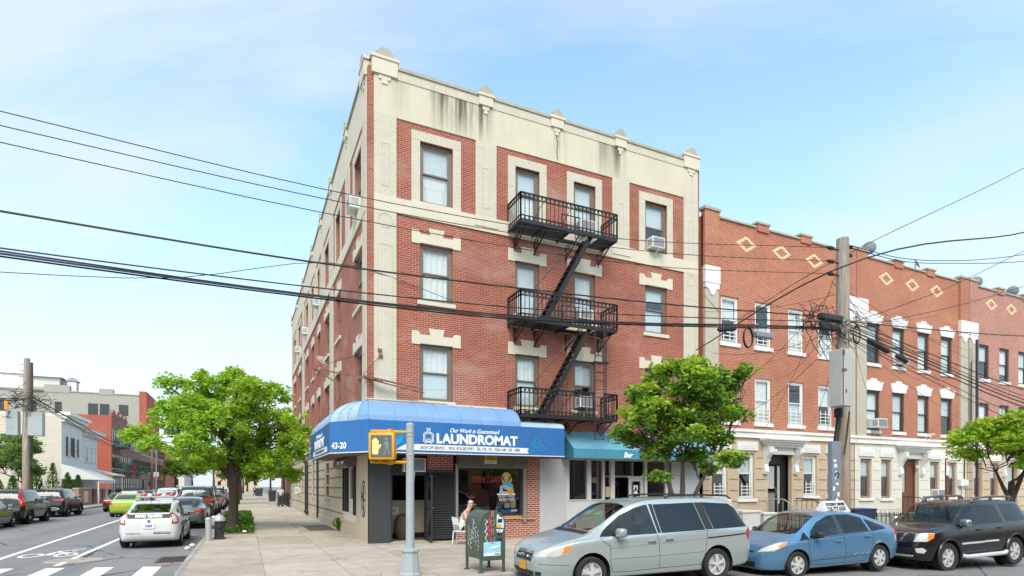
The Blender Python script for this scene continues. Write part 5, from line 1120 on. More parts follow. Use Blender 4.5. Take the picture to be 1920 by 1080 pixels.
    def handle(s, x, z, mat, sides=SIDES, w=.19):
        for q in sides:
            h = s.surf((x, q*3, z), (0, -q, 0))
            if not h: continue
            y = abs(h.y); b = MB(); b.bbox(x-w/2, x+w/2, q*y-.012 if q > 0 else -y-.035, q*y+.035 if q > 0 else -y+.012, z-.02, z+.02, .011); o = s.add(b, 'handle', mat, smooth=True)
    def plate(s, x, z, w, h, mat, txt=None, tm=None, tilt=0):
        q = 1 if x > 0 else -1; p = s.surf((q*6, 0, z), (-q, 0, 0)); xx = (p.x if p else x)+q*.02
        b = MB(); b.bbox(xx-.008, xx+.008, -w/2, w/2, z-h/2, z+h/2, .004); o = s.add(b, 'licence_plate', mat)
        if txt:
            M = frame_M((xx+q*.012, 0, z), (0, q, 0)); text('lettering', txt, h*.62, tm or M_['blacktext'], o, M, bold=.004, extrude=.002)
        return o
    def seams(s, xs, w=.011, top=None, **k):
        for pts in xs: s.strip(pts, w, **k)
def side_text(car, s_, size, mat, x, z, q, **k):
    h = car.surf((x, q*3, z), (0, -q, 0)); y = h.y+q*.012; return text('lettering', s_, size, mat, car.root, frame_M((x, y, z), (-q, 0, 0)), extrude=.003, **k)

# ---- silver-green minivan
def place(xc, y): return (xc, y, gz(xc))
KA = math.atan(.065)
P_VAN = dict(L=5.11, low=.955,
  top=[(-2.555, .72), (-2.53, .95), (-2.46, 1.15), (-2.36, 1.38), (-2.2, 1.60), (-2.0, 1.70), (-1.5, 1.752), (-.6, 1.765), (.15, 1.735), (.5, 1.66), (.85, 1.50), (1.25, 1.26), (1.52, 1.10), (1.75, 1.04), (2.1, .955), (2.35, .86), (2.47, .76), (2.53, .66), (2.555, .58)],
  bot=[(-2.555, .45), (-2.5, .34), (-2.2, .26), (-1.2, .21), (1.2, .21), (2.2, .22), (2.45, .25), (2.555, .33)],
  belt=[(-2.5, 1.07), (-1.5, 1.075), (0, 1.05), (1.0, 1.015), (1.6, .985), (2.1, .90), (2.4, .78), (2.555, .6)],
  wid=[(-2.555, .62), (-2.52, .76), (-2.44, .86), (-2.25, .94), (-1.7, .975), (-.6, .98), (.8, .98), (1.5, .972), (1.9, .945), (2.2, .88), (2.38, .80), (2.48, .70), (2.53, .58), (2.555, .46)],
  roofw=[(-2.5, .62), (-2.0, .70), (-1, .735), (.2, .735), (.8, .70), (1.5, .72), (2.5, .5)])
paintV = carpaint('silver_green_paint', (.43, .48, .455), .4, .28)
def car_xy(xf, yf, xr, yr, r_, axf, axr, hw):
    """place a car from its two near-side hubs"""
    a = math.atan2(yf-yr, xf-xr); ux, uy = math.cos(a), math.sin(a)
    mx, my = (xf+xr)/2, (yf+yr)/2; mid = (axf+axr)/2
    # near side is the car's left (y+), car faces -X
    nx, ny = -uy, ux
    return (mx-ux*mid-nx*hw, my-uy*mid-ny*hw, (gz(xf)+gz(xr))/2), a
loc, ang = car_xy(2.50, -9.06, 5.50, -9.26, .33, 1.52, -1.48, .95)
V = Car('minivan', 'silver green minivan parked at the kerb in front of the small street tree', 'van', P_VAN, loc, ang, paintV, tilt=.013)
V.wheels(1.52, -1.48, .335, .975, 5, .66, .215, arch=1.2, double=True, y_out=.965)
V.side([(1.33, 1.035), (1.12, 1.20), (.78, 1.43), (.42, 1.575), (.2, 1.625), (.14, 1.625), (.02, 1.05)], 'side_window', M_['cglass'])
V.side([(-.09, 1.055), (.0, 1.63), (-1.02, 1.645), (-1.18, 1.075)], 'side_window', M_['tint'])
V.side([(-1.40, 1.08), (-1.24, 1.645), (-1.95, 1.60), (-2.14, 1.50), (-2.33, 1.22), (-2.36, 1.1)], 'side_window', M_['tint'])
V.side([(-.0, 1.06), (.1, 1.64), (.015, 1.64), (-.075, 1.06)], 'door_pillar', M_['trim']); V.side([(-1.19, 1.08), (-1.03, 1.645), (-1.24, 1.645), (-1.39, 1.08)], 'door_pillar', M_['trim'])
V.strip([(1.36, 1.01), (.9, 1.027), (0, 1.037), (-1.2, 1.055), (-2.40, 1.075)], .022, 'window_trim', M_['chrome'])
V.seams([[(.03, 1.03), (.0, .9), (-.03, .35), (.6, .33), (1.05, .34), (1.12, .55), (1.12, .85), (1.33, 1.0)], [(-.03, .35), (-1.05, .36), (-1.13, .5), (-1.2, .9), (-1.22, 1.06)]])
V.strip([(-1.22, .905), (-1.8, .93), (-2.3, .955)], .03); V.strip([(1.08, .62), (.0, .625)], .035, 'side_moulding', paintV); V.strip([(1.08, .60), (.0, .605)], .008); V.strip([(-.05, .605), (-1.12, .625)], .008)
V.strip([(1.1, .80), (.3, .835), (-.6, .87), (-1.2, .895)], .012, 'crease_shade', plain('crease_shade_paint', (.22, .26, .245), .4, .3))  # darker strip paints in the shade under the body crease
V.topcut([(1.42, -.62), (1.42, .62), (1.28, .70), (.60, .655), (.52, .3), (.50, 0), (.52, -.3), (.60, -.655), (1.28, -.70)], 'windscreen', M_['wscreen'])
V.topcut([(1.56, -.68), (1.56, .68), (1.44, .71), (1.42, -.71)], 'wiper_cowl', M_['trim'])
V.topcut([(1.5, .70), (1.85, .66), (2.3, .55), (2.3, .535), (1.85, .645), (1.5, .685)], 'panel_gap', M_['seam']); V.topcut([(1.5, -.70), (1.85, -.66), (2.3, -.55), (2.3, -.535), (1.85, -.645), (1.5, -.685)], 'panel_gap', M_['seam'])
for q in SIDES:
    d = (1, q*.75, .12)
    h = V.slant([(2.46, q*.36, .66), (2.46, q*.40, .735), (2.14, q*.78, .885), (1.93, q*.93, .915), (2.02, q*.93, .77), (2.2, q*.85, .70)], d, 'headlight', M_['lamp']); V.slant([(2.05, q*.88, .885), (1.93, q*.93, .91), (2.02, q*.93, .78), (2.10, q*.88, .735)], d, 'indicator', M_['amber'])
V.front([(-.38, .575), (.38, .575), (.40, .66), (.36, .725), (-.36, .725), (-.40, .66)], 'grille', M_['trim'], near=3.0); V.front([(-.37, .735), (.37, .735), (.36, .77), (-.36, .77)], 'grille_trim', M_['chrome']); V.front([(-.36, .645), (.36, .645), (.36, .675), (-.36, .675)], 'grille_bar', M_['chrome'])
V.front([(-.45, .30), (.45, .30), (.5, .40), (-.5, .40)], 'air_intake', M_['trim']); V.front([(.52, .31), (.68, .33), (.70, .40), (.54, .40)], 'fog_lamp', M_['trim']); V.front([(-.52, .31), (-.68, .33), (-.70, .40), (-.54, .40)], 'fog_lamp', M_['trim'])
V.strip([(1.98, .53), (2.2, .54), (2.5, .55)], .01)
for q in SIDES: V.slant([(-2.50, q*.80, .78), (-2.50, q*.76, 1.03), (-2.36, q*.93, 1.06), (-2.30, q*.97, 1.0), (-2.36, q*.97, .84)], (-1, q*1.1, 0), 'tail_light', M_['red'])
V.front([(-.62, 1.12), (.62, 1.12), (.58, 1.52), (-.58, 1.52)], 'rear_window', M_['tint'], -1)
V.finish()
V.mirror(.93, 1.09, plain('silver_mirror', (.40, .40, .385), .35, .4), (.115, .12, .09)); V.handle(.17, .90, M_['chrome']); V.handle(-.25, .925, M_['chrome'])
for q in SIDES:
    b = MB(); b.tube([(-.35, q*.68, 1.755), (-.45, q*.69, 1.80), (-1.2, q*.69, 1.805), (-2.0, q*.66, 1.765), (-2.12, q*.64, 1.70)], .02, 6); V.add(b, 'roof_rail', M_['trim'], smooth=True)
p = V.plate(2.5, .47, .31, .16, M_['plate'])
b = MB(); pt = V.surf((6, 0, .655), (-1, 0, 0)); b.tr = lambda u, v, w: (pt.x+.02+v, u, w)
for q in SIDES: b.box(q*.035-.012, q*.035+.012, 0, .02, .615, .70)
b.box(-.03, .03, 0, .018, .648, .668); [b.tube([(-.06, .01, .61), (-.075, .01, .655), (-.065, .01, .705), (.065, .01, .705), (.075, .01, .655), (.06, .01, .61), (-.06, .01, .61)], .008, 4)]; V.add(b, 'emblem', M_['chrome'])
# ---- blue hatchback with rooftop school sign
P_HAT = dict(L=4.44, low=.95,
  top=[(-2.22, .62), (-2.20, .86), (-2.14, 1.03), (-2.0, 1.12), (-1.6, 1.26), (-1.1, 1.39), (-.5, 1.475), (.0, 1.49), (.3, 1.465), (.6, 1.38), (1.0, 1.18), (1.3, 1.01), (1.5, .93), (1.85, .82), (2.05, .73), (2.15, .64), (2.2, .56), (2.22, .48)],
  bot=[(-2.22, .42), (-2.16, .30), (-1.9, .22), (-1, .175), (1.2, .175), (1.9, .19), (2.15, .22), (2.22, .3)],
  belt=[(-2.2, .95), (-1.6, .99), (-1.0, .965), (0, .925), (.8, .885), (1.3, .85), (1.8, .76), (2.1, .66), (2.22, .5)],
  wid=[(-2.22, .58), (-2.19, .68), (-2.1, .77), (-1.9, .83), (-1.4, .86), (-.5, .865), (.8, .865), (1.4, .855), (1.75, .82), (1.95, .76), (2.1, .66), (2.18, .55), (2.22, .42)],
  roofw=[(-2.2, .52), (-1.6, .58), (-1, .62), (0, .635), (.5, .62), (1.3, .62), (2.2, .4)])
def hatch(name, label, cat, loc, rz, paint, police=False, tilt=0., spokes=6, r=.31):
    c_ = Car(name, label, cat, P_HAT, loc, rz, paint, tilt=tilt)
    c_.wheels(1.32, -1.38, r, .86, spokes, .66, .195, y_out=.85)
    c_.side([(.92, .905), (.80, 1.06), (.55, 1.25), (.2, 1.385), (.02, 1.41), (-.08, .945)], 'side_window', M_['cglass'])
    c_.side([(1.22, .875), (.98, 1.045), (.95, .895)], 'quarter_window', M_['tint'])
    c_.side([(-.16, .95), (-.06, 1.41), (-.5, 1.40), (-.95, 1.30), (-1.03, .985)], 'side_window', M_['cglass'])
    c_.side([(-1.10, .99), (-1.03, 1.275), (-1.3, 1.20), (-1.62, 1.08), (-1.66, 1.035), (-1.5, 1.005)], 'quarter_window', M_['tint'])
    c_.side([(-.09, .945), (.01, 1.41), (-.05, 1.41), (-.15, .95)], 'door_pillar', M_['trim'])
    c_.strip([(1.26, .865), (.5, .903), (-.3, .935), (-1.1, .975), (-1.66, 1.02)], .018, 'window_trim', M_['trim'])
    c_.seams([[(1.0, .89), (.97, .6), (.93, .3), (.5, .27), (-.16, .27), (-.19, .5), (-.13, .93)], [(-.16, .27), (-.85, .27), (-1.0, .45), (-1.12, .68), (-1.12, .97)]])
    c_.strip([(.92, .385), (-.1, .40), (-.95, .43)], .012, 'crease_shade', M_['seam'])  # black strip drawn for the shade along the door crease
    c_.topcut([(1.30, -.58), (1.30, .58), (1.2, .66), (.52, .565), (.42, .25), (.4, 0), (.42, -.25), (.52, -.565), (1.2, -.66)], 'windscreen', M_['wscreen'])
    for q in SIDES:
        c_.topcut([(1.42, q*.62), (1.75, q*.56), (2.05, q*.47), (2.05, q*.457), (1.75, q*.547), (1.42, q*.607)], 'panel_gap', M_['seam'])
        d = (1, q*.7, .35); c_.slant([(2.1, q*.42, .60), (2.05, q*.50, .70), (1.75, q*.68, .83), (1.58, q*.78, .87), (1.66, q*.80, .76), (1.9, q*.72, .64)], d, 'headlight', M_['lamp'])
        c_.slant([(1.66, q*.74, .85), (1.58, q*.79, .865), (1.66, q*.81, .77), (1.76, q*.77, .70), (1.8, q*.74, .74)], d, 'indicator', M_['amber'])
        if police:
            c_.slant([(-2.2, q*.62, .76), (-2.18, q*.60, 1.12), (-2.08, q*.74, 1.13), (-2.02, q*.80, 1.0), (-2.06, q*.81, .78)], (-1, q*.6, 0), 'tail_light', M_['red']); c_.slant([(-2.2, q*.655, .82), (-2.18, q*.645, 1.08), (-2.1, q*.74, 1.08), (-2.08, q*.765, .84)], (-1, q*.6, 0), 'clear_lens', M_['lamp'])
        else: c_.slant([(-2.2, q*.60, .78), (-2.18, q*.58, 1.0), (-2.02, q*.76, 1.05), (-1.93, q*.83, .98), (-2.0, q*.84, .80)], (-1, q*.9, 0), 'tail_light', M_['red'])
    c_.front([(-.36, .60), (.36, .60), (.35, .645), (-.35, .645)], 'grille', M_['trim']); c_.front([(-.42, .27), (.42, .27), (.46, .40), (-.46, .40)], 'air_intake', M_['trim'])
    c_.front([(-.54, 1.13), (.54, 1.13), (.5, 1.40), (-.5, 1.40)], 'rear_window', M_['tint'], -1)
    c_.finish(); c_.mirror(.78, .965, M_['trim'], (.1, .105, .075)); c_.handle(.05, .80, paint); c_.handle(-.92, .865, paint)
    return c_
paintP = carpaint('blue_paint', (.085, .21, .36), .3, .3)
loc, ang = car_xy(7.95, -9.26, 10.66, -9.44, .31, 1.32, -1.38, .84)
P2 = hatch('hatchback', 'blue hatchback with dented rear door and a student driver sign on its roof', 'car', loc, ang, paintP, tilt=.02)
M_['scrape'] = plain('scraped_metal', (.42, .40, .38), .5, .3, var=.5, scale=20)
for q in (1,):
    b = MB()
    for i in range(9):
        x = -.42-.07*i; h = P2.surf((x, 3, .42+.03*(i % 3)), (0, -1, 0)); b.box(x-.025, x+.012, h.y-.002, h.y+.003, h.z-.012-.01*(i % 2), h.z+.012) if i % 3 else None
    for i in range(9):
        a = R(150-i*14); x, z = -1.38-.0+math.cos(a)*-.40, .33+.39*math.sin(a); h = P2.surf((x, 3, z), (0, -1, 0)) if x > -1.4 and i > 2 else None
        if h: b.box(x-.02, x+.03, h.y-.002, h.y+.004, z-.03, z+.03)
    P2.add(b, 'scratches', M_['scrape'])
SX, SZ = -.80, 1.42
b = MB(); n4 = [(.05, -.38, 1.50), (.05, .38, 1.50), (-.35, .38, 1.50), (-.35, -.38, 1.50), (-.10, -.30, 1.76), (-.10, .30, 1.76), (-.20, .30, 1.76), (-.20, -.30, 1.76)]
# the sign runs along the roof: broad faces look sideways
n4 = [(SX+.46*x, y*.9, SZ+z*.86) for x, y, z in ((1, -.16, 0), (1, .16, 0), (-1.02, .16, 0), (-1.02, -.16, 0), (.74, -.05, .325), (.74, .05, .325), (-.76, .05, .325), (-.76, -.05, .325))]
b.add(n4, [(3, 2, 1, 0), (4, 5, 6, 7), (0, 1, 5, 4), (1, 2, 6, 5), (2, 3, 7, 6), (3, 0, 4, 7)]); sg = P2.add(b, 'roof_sign', M_['whitepaint'])
upv = Vector((0, -.11, .325)).normalized()
for tx, sz, zz in (('STUDENT DRIVER', .105, .225), ('718-777-5555', .15, .09)):
    yy = (.16-.11*zz/.325)*.9+.006; text('lettering', tx, sz, M_['blacktext'], sg, frame_M((SX-.01, yy, SZ+zz*.86), (-1, 0, 0), upv), bold=.005, extrude=.002, shear=.12, sx=.78)
up2 = Vector((-.14, 0, .325)).normalized()
for tx, zz in (('777', .2), ('5555', .08)): text('lettering', tx, .1, M_['blacktext'], sg, frame_M((SX-.47+.12*zz/.325-.006, 0, SZ+zz*.86), (0, -1, 0), Vector((.14, 0, .325))), sx=.6, bold=.003, extrude=.002)
# ---- black SUV
P_SUV = dict(L=4.75, low=.97,
  top=[(-2.375, .75), (-2.34, 1.0), (-2.28, 1.3), (-2.16, 1.60), (-1.95, 1.74), (-1.4, 1.79), (-.4, 1.80), (.15, 1.765), (.42, 1.69), (.7, 1.50), (1.0, 1.26), (1.12, 1.20), (1.3, 1.185), (1.9, 1.13), (2.15, 1.07), (2.26, .98), (2.33, .86), (2.375, .7)],
  bot=[(-2.375, .5), (-2.3, .38), (-2, .30), (-1, .30), (1, .30), (2, .32), (2.3, .36), (2.375, .42)],
  belt=[(-2.3, 1.18), (-1, 1.17), (0, 1.15), (.8, 1.12), (1.2, 1.10), (1.9, 1.04), (2.2, .95), (2.375, .72)],
  wid=[(-2.375, .70), (-2.33, .80), (-2.2, .88), (-1.8, .905), (-.5, .915), (1, .915), (1.7, .905), (2.1, .86), (2.25, .79), (2.34, .68), (2.375, .6)],
  roofw=[(-2.3, .62), (-1.8, .68), (-.5, .70), (.3, .68), (1, .68), (2.3, .6)])
def suv(name, label, cat, loc, rz, paint, tilt=0., hero=False, r=.385, rail=True, P=None, tail=0, spokes=6):
    P = P or P_SUV; c_ = Car(name, label, cat, P, loc, rz, paint, tilt=tilt); xr = -1.43
    c_.wheels(1.42, xr, r, .91, spokes, .62, .25, double=True, y_out=.905, arch=1.17)
    c_.side([(.98, 1.17), (.70, 1.43), (.50, 1.58), (.3, 1.66), (.12, 1.675), (.06, 1.19)], 'side_window', M_['cglass'])
    c_.side([(-.03, 1.19), (.02, 1.68), (-.55, 1.685), (-.78, 1.68), (-.92, 1.19)], 'side_window', M_['tint'])
    c_.side([(-1.05, 1.2), (-.95, 1.68), (-1.8, 1.67), (-2.02, 1.56), (-2.2, 1.22)], 'side_window', M_['tint'])
    c_.side([(.05, 1.18), (.11, 1.68), (.03, 1.68), (-.02, 1.18)], 'door_pillar', M_['trim'])
    c_.seams([[(1.0, 1.15), (.96, .8), (.93, .45), (.03, .43), (.0, .8), (.05, 1.17)], [(.03, .43), (-.85, .44), (-.95, .6), (-1.06, .9), (-1.0, 1.18)]])
    c_.topcut([(1.06, -.64), (1.06, .64), (.96, .70), (.46, .625), (.38, .3), (.37, 0), (.38, -.3), (.46, -.625), (.96, -.70)], 'windscreen', M_['wscreen'])
    for q in SIDES:
        c_.slant([(2.32, q*.42, .82), (2.3, q*.44, 1.01), (2.05, q*.76, 1.05), (1.92, q*.86, 1.04), (1.98, q*.88, .92), (2.15, q*.82, .83)], (1, q*.75, .1), 'headlight', M_['lamp'])
        c_.slant([(2.08, q*.80, 1.04), (1.92, q*.87, 1.03), (1.98, q*.885, .92), (2.12, q*.83, .84)], (1, q*.75, .1), 'indicator', M_['amber'])
        if tail == 0: c_.slant([(-2.34, q*.72, .92), (-2.3, q*.70, 1.26), (-2.2, q*.86, 1.26), (-2.17, q*.9, .95)], (-1, q*.9, 0), 'tail_light', M_['red'])
        if tail == 1: c_.slant([(-2.30, q*.66, 1.10), (-2.1, q*.60, 1.72), (-1.98, q*.68, 1.70), (-2.1, q*.84, 1.12), (-2.2, q*.9, .96), (-2.3, q*.80, .92)], (-1, q*.6, 0), 'tail_light', M_['red'])
        if tail == 2: c_.slant([(-2.36, q*.30, 1.06), (-2.34, q*.34, 1.14), (-2.2, q*.84, 1.16), (-2.0, q*.92, 1.14), (-2.02, q*.92, 1.05), (-2.2, q*.85, 1.02)], (-1, q*.6, 0), 'tail_light', M_['red'])
        if hero: c_.slant([(2.28, q*.66, .55), (2.28, q*.62, .66), (2.2, q*.76, .68), (2.15, q*.82, .61), (2.2, q*.78, .54)], (1, q*.4, 0), 'fog_lamp', M_['lamp'])
    if hero:
        c_.front([(-.62, .82), (.62, .82), (.60, 1.02), (-.60, 1.02)], 'grille', M_['trim'])
        c_.front([(-.42, .805), (.42, .805), (.42, .82), (-.42, .82)], 'grille_trim', M_['chrome']); c_.front([(-.58, 1.025), (.58, 1.025), (.56, 1.05), (-.56, 1.05)], 'grille_trim', M_['chrome'])
        for q in SIDES: c_.front([(q*.24, .825), (q*.32, .825), (q*.40, 1.02), (q*.32, 1.02)], 'grille_post', M_['chrome']); c_.front([(q*.60, .82), (q*.63, .82), (q*.66, 1.03), (q*.62, 1.03)], 'grille_post', M_['chrome'])
        c_.front([(-.55, .50), (.55, .50), (.6, .68), (-.6, .68)], 'air_intake', M_['trim']); c_.front([(-.6, .44), (.6, .44), (.62, .49), (-.62, .49)], 'skid_plate', M_['rim'])
    else: c_.front([(-.6, .75), (.6, .75), (.6, 1.0), (-.6, 1.0)], 'grille', M_['trim'])
    c_.front([(-.63, 1.22), (.63, 1.22), (.58, 1.60), (-.58, 1.60)], 'rear_window', M_['tint'] if not tail else M_['wscreen'], -1)
    if tail: c_.front([(-.6, .42), (.6, .42), (.64, .55), (-.64, .55)], 'rear_bumper_trim', M_['trim'], -1); c_.front([(-.35, .60), (.35, .60), (.3, .62), (-.3, .62)], 'panel_gap', M_['seam'], -1); c_.strip([(-2.37, .98), (-2.1, .98)], .01)
    c_.finish(); c_.mirror(.80, 1.24, M_['chrome'] if hero else paint, (.11, .125, .095)); c_.handle(.2, 1.05, M_['trim']); c_.handle(-.72, 1.06, M_['trim'])
    if rail:
        for q in SIDES:
            b = MB(); b.tube([(.02, q*.62, 1.76), (-.06, q*.62, 1.86), (-.7, q*.62, 1.885), (-1.5, q*.62, 1.875), (-1.72, q*.62, 1.86), (-1.82, q*.62, 1.77)], .03, 6); [b.box(x-.05, x+.05, q*.62-.02, q*.62+.02, 1.76, 1.86) for x in (-.1, -.85, -1.66)]; c_.add(b, 'roof_rail', M_['trim'] if not hero else M_['alurail'])
    # flared arches
    for x in (1.42, xr):
        for q in SIDES:
            b = MB(); rr = r*1.2; pts = []
            for k in range(15):
                a = R(-18+216*k/14); pts.append((x+rr*math.cos(a), q*.918, r+.015+rr*math.sin(a)))
            b.tube(pts, .03, 6); c_.add(b, 'wheel_arch_trim', paint if hero else M_['trim'], smooth=True)
    return c_
paintB = carpaint('black_paint', (.005, .005, .006), .0, .2, .012, .45)
loc, ang = car_xy(12.78, -9.86, 15.63, -10.02, .385, 1.42, -1.43, .90)
S3 = suv('suv', 'big black SUV with roof rails and silver running board parked behind the blue hatchback', 'suv', loc, ang, paintB, tilt=.02, hero=True)
S3.plate(2.4, .58, .31, .16, M_['plate'])
b = MB(); pt = S3.surf((6, 0, .92), (-1, 0, 0)); b.tr = lambda u, v, w: (pt.x+.012+v, u, w); b.ring(0, .92, .085, .022, 0, .02, 20); b.box(-.12, .12, 0, .025, .903, .937); S3.add(b, 'emblem', M_['chrome'])
b = MB(); b.tr = lambda u, v, w: (pt.x+.004+v, u, w)
for i in range(-7, 8):
    if abs(i) > 1: b.tube([(i*.05-.03, 0, .84), (i*.05+.06, 0, 1.0)], .007, 4)
S3.add(b, 'grille_bars', M_['rimdark'])
for q in SIDES:
    b = MB(); b.tube([(.95, q*.93, .42), (.85, q*.99, .39), (-.75, q*.99, .39), (-.9, q*.95, .42)], .055, 8); S3.add(b, 'running_board', M_['rim'], smooth=True)
    b = MB(); b.bbox(-.02, .93, q*.925-.012, q*.925+.012, .70, .745, .004); b.bbox(-.62, -.04, q*.925-.012, q*.925+.012, .71, .755, .004); S3.add(b, 'door_moulding', M_['rim'])
# ---------------------------------------------------------------- vehicles of the side street
UP = math.pi/2      # nose pointing away along the side street
paintW = carpaint('white_paint_car', (.66, .66, .64), .05, .35, .05)
P_HAT0 = P_HAT; P_HAT = dict(P_HAT0, top=[(-2.22, .62), (-2.21, .86), (-2.17, .99), (-2.09, 1.12), (-1.9, 1.19)]+[q for q in P_HAT0['top'] if q[0] > -1.7])
PW = hatch('police_car', 'white police traffic hatchback with red roof lights seen from behind', 'police car', (-6.27, 4.95, 0), UP, paintW, spokes=7, police=True); P_HAT = P_HAT0
o = PW.root; L2 = 2.22
def rear_quad(c_, pts, name, mat, off=.006, parent=None):
    """thin panel laid on the tail of the car; pts are (y, z)"""
    v = []
    for y, z in pts: h = c_.surf((-6, y, z), (1, 0, 0)); v.append((h.x-off, y, z))
    b = MB(); b.add(v, [tuple(range(len(v)))]); return c_.add(b, name, mat, parent)
n = 10; sp = []
st = MB()
for i in range(n):
    y0, y1 = -.58+1.16*i/n, -.58+1.16*(i+1)/n
    for k in range(5): q = [PW.surf((-6, y, z), (1, 0, 0)) for y, z in ((y0, .955+.026*k), (y1, .955+.026*k), (y1, .981+.026*k), (y0, .981+.026*k))]; st.quad(*[(h.x-.012, h.y, h.z+.006) for h in q])
st = PW.add(st, 'tail_band', M_['blackpaint'])
h0, h1 = PW.surf((-6, 0, .96), (1, 0, 0)), PW.surf((-6, 0, 1.07), (1, 0, 0)); up = (h1-h0).normalized()
text('lettering', 'NYPD TRAFFIC', .125, M_['whitetext'], st, frame_M(((h0.x+h1.x)/2-.04, 0, 1.025), (0, -1, 0), up), bold=.008, extrude=.003, sx=.86)
PW.plate(-2.3, .72, .32, .16, M_['wplate'], '7407', plain('blue_lettering', (.05, .15, .5), .5))
b = MB(); hh = PW.surf((-6, 0, .86), (1, 0, 0)); b.tr = lambda u, v, w: (hh.x-.012+v, u, w); b.ring(0, .875, .045, .01, -.008, .004, 16); b.ring(0, .875, .028, .007, -.008, .004, 12); b.ring(0, .893, .03, .007, -.008, .004, 12); PW.add(b, 'emblem', M_['chrome'])
for y, tx, m in ((.42, 'STOLEN? REPORT', 'blacktext'), (-.35, 'AIR BRAKE', 'whitetext')):
    h = PW.surf((-6, y, .50), (1, 0, 0)); s_ = rear_quad(PW, [(y+.22, .47), (y-.22, .47), (y-.22, .53), (y+.22, .53)], 'sticker', M_['wplate'] if m == 'blacktext' else M_['blackpaint'], .012); scribble(lambda a, d, z: (h.x-.013+d, a, z), y-.2, y+.2, .475, .525, 2 if m == 'blacktext' else 1, 0, s_, m)
M_['nypdblue'] = plain('police_blue', (.03, .12, .42), .4)
for q in SIDES:
    b = MB()
    for z0, z1 in ((.70, .80), (.42, .46)):
        xs_ = [-1.75+.35*i for i in range(10)] if z0 > .5 else [-.9+.25*i for i in range(8)]
        for x0, x1 in zip(xs_, xs_[1:]):
            v = [PW.surf((x, 3*q, z), (0, -q, 0)) for x, z in ((x0, z0), (x1, z0), (x1, z1), (x0, z1))]
            if all(v): b.quad(*[(h.x, h.y+q*.006, h.z) for h in v])
    PW.add(b, 'side_stripe', M_['nypdblue'])
b = MB(); b.bbox(-.33, -.13, -.58, .58, 1.56, 1.63, .01); [b.box(-.26, -.2, y-.03, y+.03, 1.46, 1.56) for y in (-.5, .5)]; lb = PW.add(b, 'light_bar', M_['alu'])
for y, m in ((-.42, 'red'), (-.2, 'lamp'), (-.02, 'red'), (.22, 'lamp'), (.40, 'red')):
    b = MB(); b.lathe([(.08, 0), (.08, .05), (.06, .085), (0, .09)], (-.23, y, 1.631), 12); PW.add(b, 'beacon', M_[m], lb, smooth=True)
b = MB(); b.tube([(-1.0, .1, 1.38), (-1.05, .1, 1.62)], .006, 4); PW.add(b, 'antenna', M_['black'])
b = MB(); hA = PW.surf((-6, .3, 1.13), (1, 0, 0)); hB = PW.surf((-6, .5, 1.2), (1, 0, 0)); b.tube([(hA.x-.03, .36, 1.12), (hB.x-.03, .48, 1.19), (hB.x-.02, .55, 1.26)], .012, 4); PW.add(b, 'rear_wiper', M_['black'])
# sedan
P_SED = dict(L=4.7, low=.95,
  top=[(-2.35, .66), (-2.32, .86), (-2.25, .96), (-2.0, 1.0), (-1.6, 1.04), (-1.35, 1.12), (-1.0, 1.28), (-.6, 1.40), (-.1, 1.45), (.3, 1.425), (.6, 1.32), (.95, 1.12), (1.2, 1.0), (1.6, .93), (2.0, .83), (2.2, .74), (2.3, .64), (2.35, .52)],
  bot=[(-2.35, .42), (-2.28, .3), (-1.9, .23), (-1, .19), (1.2, .19), (2, .21), (2.28, .25), (2.35, .34)],
  belt=[(-2.3, .92), (-1.6, .97), (-.8, .95), (.3, .92), (1.1, .89), (1.8, .80), (2.2, .7), (2.35, .55)],
  wid=[(-2.35, .60), (-2.31, .72), (-2.2, .81), (-1.9, .87), (-1.2, .90), (.8, .90), (1.5, .885), (1.9, .84), (2.15, .74), (2.28, .6), (2.35, .45)],
  roofw=[(-2.3, .6), (-1.4, .62), (-.6, .63), (.3, .62), (1, .64), (2.3, .45)])
def sedan(name, label, cat, loc, rz, paint, group=None):
    c_ = Car(name, label, cat, P_SED, loc, rz, paint, group=group); c_.wheels(1.38, -1.38, .33, .895, 5, .66, .215, double=True, y_out=.885)
    c_.side([(.92, .945), (.6, 1.2), (.3, 1.35), (.05, 1.375), (-.02, .96)], 'side_window', M_['tint']); c_.side([(-.09, .965), (-.03, 1.375), (-.5, 1.34), (-.85, 1.22), (-1.25, 1.03), (-1.2, .98)], 'side_window', M_['tint'])
    c_.seams([[(1.0, .93), (.95, .4), (.0, .3), (-.04, .6), (-.03, .95)], [(0, .3), (-.85, .32), (-1.05, .6), (-1.1, .96)]])
    c_.topcut([(1.16, -.6), (1.16, .6), (1.05, .66), (.5, .58), (.4, 0), (.5, -.58), (1.05, -.66)], 'windscreen', M_['wscreen'])
    c_.topcut([(-1.5, -.55), (-1.5, .55), (-1.42, .62), (-.78, .56), (-.68, 0), (-.78, -.56), (-1.42, -.62)], 'rear_window', M_['wscreen'])
    for q in SIDES:
        c_.slant([(-2.34, q*.45, .74), (-2.32, q*.45, .88), (-2.2, q*.78, .92), (-2.05, q*.85, .90), (-2.1, q*.86, .76)], (-1, q*.7, 0), 'tail_light', M_['red'])
        c_.slant([(2.3, q*.42, .60), (2.25, q*.46, .70), (1.9, q*.78, .80), (1.85, q*.82, .72), (2.1, q*.74, .62)], (1, q*.7, .1), 'headlight', M_['lamp'])
    c_.front([(-.42, .50), (.42, .50), (.4, .64), (-.4, .64)], 'grille', M_['trim']); c_.front([(-.55, .3), (.55, .3), (.6, .38), (-.6, .38)], 'rear_bumper_trim', M_['trim'], -1)
    c_.finish(); c_.mirror(.72, 1.0, paint, (.1, .11, .08)); c_.handle(.1, .82, paint); c_.handle(-.9, .84, paint); return c_
sl = {}
def cp(n, c_, **k): 
    if n not in sl: sl[n] = carpaint(n, c_, **k)
    return sl[n]
